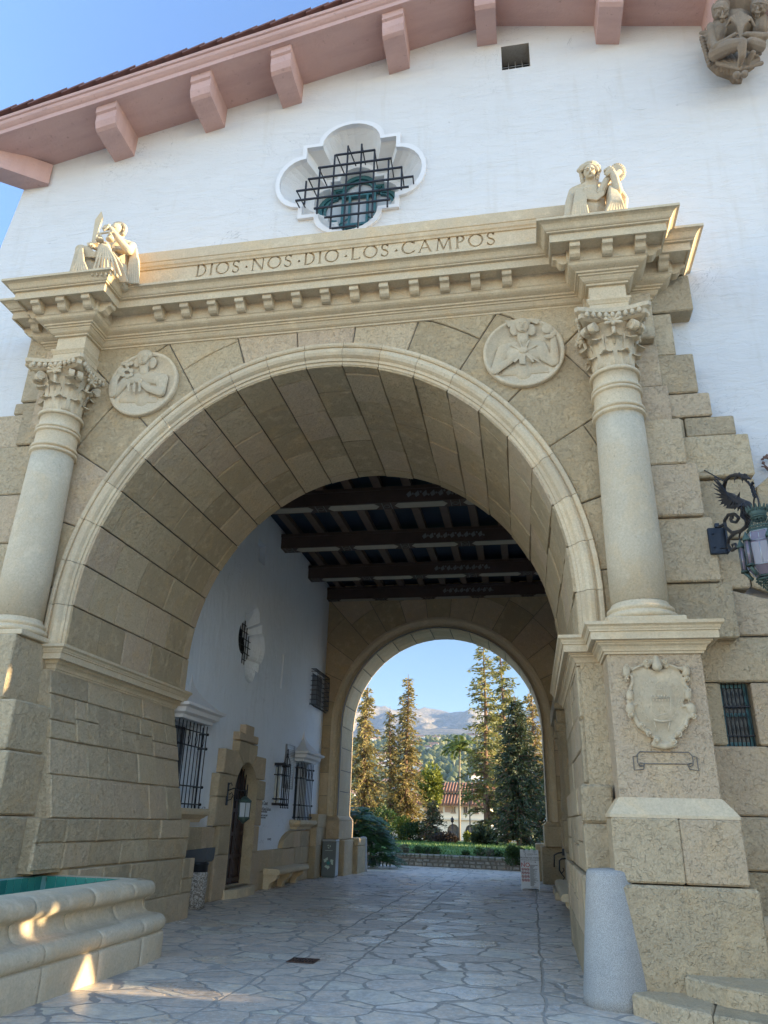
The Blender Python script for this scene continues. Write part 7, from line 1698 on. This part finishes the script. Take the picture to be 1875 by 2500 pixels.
def recyc(cx, cz, R_, y, mat, nm='recycling_symbol'):
    mb = MB()
    for k in range(3):
        a = PI/2+k*2*PI/3
        def P(t, r_): b = a+t; return (cx+r_*math.cos(b), y, cz+r_*math.sin(b))
        q = [P(.18, R_*1.0), P(.95, R_*1.0), P(.95, R_*.55), P(.18, R_*.55)]; mb.poly(q); mb.poly([P(.95, R_*1.18), P(1.5, R_*.78), P(.95, R_*.38)])
    mb.build(nm, mat, rb)
PALE = plain('pale_green_decal', (.50, .60, .52), .7); recyc(-3.245, .40, .16, y0-.011, PALE); recyc(-3.245, .85, .055, y0-.011, PALE)
mb = MB()
for k in range(5):
    a = PI/2+k*2*PI/5; mb.poly([(-3.245+.09*math.cos(a), y0-.013, .40+.09*math.sin(a)), (-3.245+.035*math.cos(a+.63), y0-.013, .40+.035*math.sin(a+.63)), (-3.245, y0-.013, .40), (-3.245+.035*math.cos(a-.63), y0-.013, .40+.035*math.sin(a-.63))])
mb.build('star_decal', plain('teal_decal', (.05, .25, .24), .6), rb)
mb = MB(); mb.box((-3.36, y0-.012, .735), (-3.13, y0-.009, .745)); mb.build('slot_strip', PALE, rb)
bb = thing('litter_bin', 'beige drum litter bin with blue label beside the philodendron', 'litter bin', (-3.45, 22.0, 0)); mb = MB(); bx, by = -3.42, 22.0; mb.lathe([(.20, 0), (.225, .03), (.235, .50), (.25, .53), (.245, .64), (.20, .67)], (bx, by, 0), 32); mb.build('bin_body', plain('beige_plastic', (.40, .31, .25), .6), bb)
mb = MB(); mb.bbox((bx-.16, by-.14, .66), (bx+.13, by+.14, .86), .02); mb.build('lid', plain('beige_lid', (.36, .28, .22), .6), bb)
mb = MB(); mb.box((bx-.11, by-.262, .555), (bx+.12, by-.245, .625)); mb.build('blue_label', plain('blue_label', (.04, .07, .16), .5), bb); mb = MB(); mb.box((bx-.04, by-.25, .40), (bx+.06, by-.236, .53)); mb.build('white_sticker', plain('white_sticker', (.6, .6, .6), .6), bb)
# A-frame sign
sg = thing('sandwich_board', 'white folding sandwich board listing prohibited items before the right stair', 'sign', (2.75, 13.2, 0)); SW = plain('white_plastic_board', (.66, .68, .72), .45)
O = Vector((2.475, 13.12, 0)); ux = Vector((1, .03, 0)).normalized(); lean_ = Vector((0, .12, .99)).normalized()
def sp(u, v, off=0): n_ = ux.cross(lean_); return O+ux*u+lean_*v+n_*off
def board(u0, u1, v0, v1, off0, off1, mb): mb.prism([sp(u0, v0, off0), sp(u1, v0, off0), sp(u1, v1, off0), sp(u0, v1, off0)], ux.cross(lean_)*(off1-off0))
mb = MB(); PB = [(0, 0), (.03, 0), (.05, .04), (.44, .04), (.46, 0), (.49, 0), (.49, .99), (.42, .99), (.415, .92), (.385, .90), (.355, .92), (.35, .99), (.33, 1.0), (.28, 1.0), (.275, .98), (.27, .93), (.22, .93), (.21, .98), (.20, 1.0), (.16, 1.0), (.15, .99), (.145, .92), (.115, .90), (.085, .92), (.08, .99), (.0, .99)]
mb.prism([sp(a, b) for a, b in PB], -ux.cross(lean_)*.03); mb.build('front_board', SW, sg)
mb = MB(); mb.prism([O+ux*.02+Vector((0, .62, 0)), O+ux*.47+Vector((0, .62, 0)), O+ux*.47+Vector((0, .15, .97)), O+ux*.02+Vector((0, .15, .97))], Vector((0, .03, 0))); mb.build('rear_board', SW, sg)
mb = MB(); mb.prism([O+ux*.485+Vector((0, .05, .05)), O+ux*.485+Vector((0, .60, .03)), O+ux*.485+Vector((0, .16, .95))], ux*.008); mb.build('side_gusset', SW, sg)
def stext(body, u, v, size, c, al='LEFT', nm='sign_text'):
    return text_obj(nm, body, size, frame_m(sp(u, v, .004), ux, lean_), c, sg, .0008, al)
RED = plain('red_ink', (.50, .02, .02), .6)
stext('SUPERIOR COURT', .19, .865, .034, INK); stext('of the county', .19, .84, .022, INK)
stext('PROHIBITED ITEMS*', .255, .765, .058, INK, 'CENTER'); stext('ARTICULOS PROHIBIDOS', .255, .718, .043, INK, 'CENTER'); stext('Subject to search / Sujeto a revision', .255, .68, .022, INK, 'CENTER'); stext('NO', .13, .56, .15, RED, 'CENTER')
mb = MB(); r = random.Random(2)
mb.tube([sp(.12, .85, .004), sp(.15, .90, .004), sp(.16, .87, .004), sp(.14, .83, .004), sp(.16, .80, .004)], .004, 4)
for k in range(22): v = .60-k*.0235; l = r.uniform(.10, .215) if k % 2 == 0 else r.uniform(.08, .14); mb.prism([sp(.245, v, .004), sp(.245+l, v, .004), sp(.245+l, v+.010, .004), sp(.245, v+.010, .004)], ux.cross(lean_)*.002)
mb.prism([sp(.27, .075, .004), sp(.45, .075, .004), sp(.45, .083, .004), sp(.27, .083, .004)], ux.cross(lean_)*.002)
for a in (.10, .40): mb.prism([sp(a-.012, .67, .004), sp(a+.012, .67, .004), sp(a, .70, .004)], ux.cross(lean_)*.002)
mb.build('text_lines', INK, sg)
mb = MB(); m2 = MB()
for i in range(3):
    for j in range(4):
        c_ = (.055+i*.072, .50-j*.088); mb.tube([sp(c_[0]+.030*math.cos(t), c_[1]+.030*math.sin(t), .005) for t in [2*PI*q/14 for q in range(14)]], .0042, 4, closed=True); mb.tube([sp(c_[0]-.021, c_[1]+.021, .005), sp(c_[0]+.021, c_[1]-.021, .005)], .004, 4)
        m2.prism([sp(c_[0]-.012, c_[1]-.012, .002), sp(c_[0]+.014, c_[1]-.006, .002), sp(c_[0]+.006, c_[1]+.014, .002), sp(c_[0]-.01, c_[1]+.01, .002)], ux.cross(lean_)*.003)
mb.build('no_symbols', RED, sg); m2.build('pictograms', INK, sg)
# drain
dn = at(740, 2347, 'z', 0); dg_ = thing('floor_drain', 'small rusty square drain grate in the paving', 'drain', (dn.x, dn.y, 0)); mb = MB(); w_ = .16
mb.poly([(dn.x-w_, dn.y-w_*.9, .004), (dn.x+w_, dn.y-w_*.9, .004), (dn.x+w_, dn.y+w_*.9, .004), (dn.x-w_, dn.y+w_*.9, .004)]); mb.build('drain_pit', DARK, dg_)
mb = MB()
for k in range(9): x = dn.x-w_+w_*2*k/8; mb.box((x-.007, dn.y-w_*.9, .006), (x+.007, dn.y+w_*.9, .014))
for y in (-.9, 0, .9): mb.box((dn.x-w_-.01, dn.y+y*w_-.01, .0065), (dn.x+w_+.01, dn.y+y*w_+.01, .0145))
mb.build('grate', plain('rusty_iron', (.09, .05, .035), .8, .3, nz=.4, nscale=20), dg_)
# security camera near the ceiling
p = at(801, 1462, 'y', YF-.12); sc2 = thing('security_camera', 'small white dome security camera under the ceiling at the far left corner', 'camera', tuple(p)); mb = MB(); mb.tube([p+Vector((-.12, .1, .12)), p+Vector((0, 0, .14)), p+Vector((.02, 0, .06))], .022, 8); mb.lathe([(.03, .08), (.08, .05), (.085, -.0), (.08, -.02)], p, 16); mb.build('mount', plain('white_plastic', (.6, .6, .6), .5), sc2); mb = MB(); mb.lathe([(.075, -.02), (.07, -.06), (.04, -.095), (.01, -.105)], p, 16); mb.build('dome', mk_glass('smoked_dome', (.05, .05, .05)), sc2)
# lantern by the door
dl_ = thing('door_lantern', 'iron bracket lantern with clear panes left of the arched door', 'lantern', (XW+.2, 7.0, 2.0)); bx, by, bz = XW+.17, 6.95, 2.13
mb = MB(); mb.box((bx, by-.04, bz-.30), (bx+.02, by+.04, bz+.16))
mb.tube([(bx+.02, by, bz), (bx+.15, by, bz+.05), (bx+.32, by, bz), (bx+.46, by, bz-.0)], .012, 6); mb.tube([(bx+.02, by, bz-.2), (bx+.1, by, bz-.18), (bx+.14, by, bz-.1), (bx+.1, by, bz-.04), (bx+.05, by, bz-.08)], .010, 6); mb.tube([(bx+.02, by, bz+.12), (bx+.07, by, bz+.16), (bx+.10, by, bz+.10)], .01, 6); mb.tube([(bx+.42, by, bz), (bx+.42, by, bz-.10)], .01, 6); mb.build('bracket', IRON, dl_)
mb = MB(); cx = bx+.42; cz = bz-.10; mb.lathe([(.02, cz), (.10, cz-.06), (.15, cz-.10), (.15, cz-.13), (.13, cz-.14)], (cx, by, 0), 6); mb.lathe([(.13, cz-.47), (.14, cz-.46), (.14, cz-.43), (.12, cz-.42)], (cx, by, 0), 6); mb.lathe([(.01, cz-.56), (.05, cz-.52), (.12, cz-.47)], (cx, by, 0), 6)
for k in range(6): a = k*PI/3; mb.tube([(cx+.135*math.cos(a), by+.135*math.sin(a), cz-.13), (cx+.125*math.cos(a), by+.125*math.sin(a), cz-.44)], .008, 4)
mb.build('lantern_frame', VERD, dl_); mb = MB(); mb.lathe([(.118, cz-.43), (.128, cz-.14)], (cx, by, 0), 6, smooth=False); mb.build('lantern_glass', mk_glass('frosted_pane', (.55, .58, .60), .2, .3), dl_)
# climbing twigs at the right edge
tw = thing('bare_twigs', 'thin bare reddish twigs on the white wall at the right edge above the lantern', 'plant', tuple(at(1868, 1120, 'y', .25))); mb = MB(); r = random.Random(4)
def tp(a, b): return at(1700+a*.1808, 1080+b*.1808, 'y', .22)
for P in ([(990, 250), (960, 205), (930, 200), (890, 222)], [(940, 175), (945, 200), (960, 215)], [(990, 380), (950, 330), (915, 300), (905, 270)], [(950, 360), (925, 330), (880, 325)], [(1050, 300), (1000, 240), (990, 250)], [(1050, 330), (1000, 360), (990, 380)]): mb.tube([tp(a, b) for a, b in P], .009, 5)
for k in range(26): a, b = r.choice(((890, 222), (945, 180), (905, 275), (920, 205), (935, 335), (960, 365), (960, 210))); p = tp(a+r.uniform(-10, 10), b+r.uniform(-10, 10)); mb.ball(p, .016, 5, 3)
mb.build('twig', plain('reddish_twig', (.16, .09, .07), .8), tw)
# ---------------------------------------------------------------- added unseen east wall: shades the forecourt, holes shape the sun patches
SX = 13.0; TOPZ = 10.2
def oval(y, z, ry, rz, seed=0):
    r = random.Random(seed); return [(y+ry*math.cos(2*PI*k/14)*r.uniform(.75, 1.1), z+rz*math.sin(2*PI*k/14)*r.uniform(.8, 1.1)) for k in range(14)]
holes = [[(-1.40, 1.58), (-1.46, 1.8), (-1.36, 1.95), (-1.25, 2.1), (-1.12, 1.9), (-1.02, 1.75), (-1.08, 1.60)], oval(-1.95, 2.42, .09, .10, 1), oval(-1.72, 2.50, .06, .08, 2), oval(-.86, 4.35, .09, .55, 3), oval(-.93, 3.55, .05, .18, 4), oval(-.6, 5.2, .05, .2, 5)]
cu = bpy.data.curves.new('c', 'CURVE'); cu.dimensions = '2D'; cu.fill_mode = 'BOTH'; cu.extrude = .12
for P in [[(-16, 0), (.29, 0), (.29, TOPZ), (-16, TOPZ)]]+holes:
    sp_ = cu.splines.new('POLY'); sp_.points.add(len(P)-1); sp_.use_cyclic_u = True
    for i, (a, b) in enumerate(P): sp_.points[i].co = (a, b, 0, 1)
o = bpy.data.objects.new('c', cu); C.objects.link(o); dg = bpy.context.evaluated_depsgraph_get(); me = bpy.data.meshes.new_from_object(o.evaluated_get(dg)); bpy.data.objects.remove(o)
me.transform(Matrix(((0, 0, 1, 0), (1, 0, 0, 8), (0, 1, 0, 0), (0, 0, 0, 1)))); me.materials.clear(); me.materials.append(WHITE)
o = bpy.data.objects.new('forecourt_shade_wall', me); o.location = (SX, -8, 0); link(o); tag(o, 'unseen tall white wall added east of the forecourt to shade it', 'wall')
SH = MB(); SH.box((8.0, 17.2, 0), (8.6, 33, 5.0)); o = SH.build('lawn_shade_wall', WHITE, None, (8.3, 25, 0)); tag(o, 'long unseen white wall added to shade the near lawn', 'wall')  # added outside the view to shade the far arch and near lawn
# ---------------------------------------------------------------- air
hz = MB(); hz.box((-5900, -150, -1.6), (5900, 6200, 900)); ho = hz.build('haze', None) if False else None
hb = MB(); hb.box((-4600, -120, -1.8), (4600, 6000, 850))
hm = bpy.data.materials.new('air'); hm.use_nodes = True; t_ = hm.node_tree; t_.nodes.clear(); o_ = t_.nodes.new('ShaderNodeOutputMaterial'); v_ = t_.nodes.new('ShaderNodeVolumePrincipled')
v_.inputs['Color'].default_value = (.42, .62, 1, 1); v_.inputs['Density'].default_value = .00007; v_.inputs['Anisotropy'].default_value = .1
t_.links.new(v_.outputs[0], o_.inputs['Volume'])
ho = hb.build('haze', hm); tag(ho, kind='stuff'); ho['label'] = 'pale blue air haze over the distance'
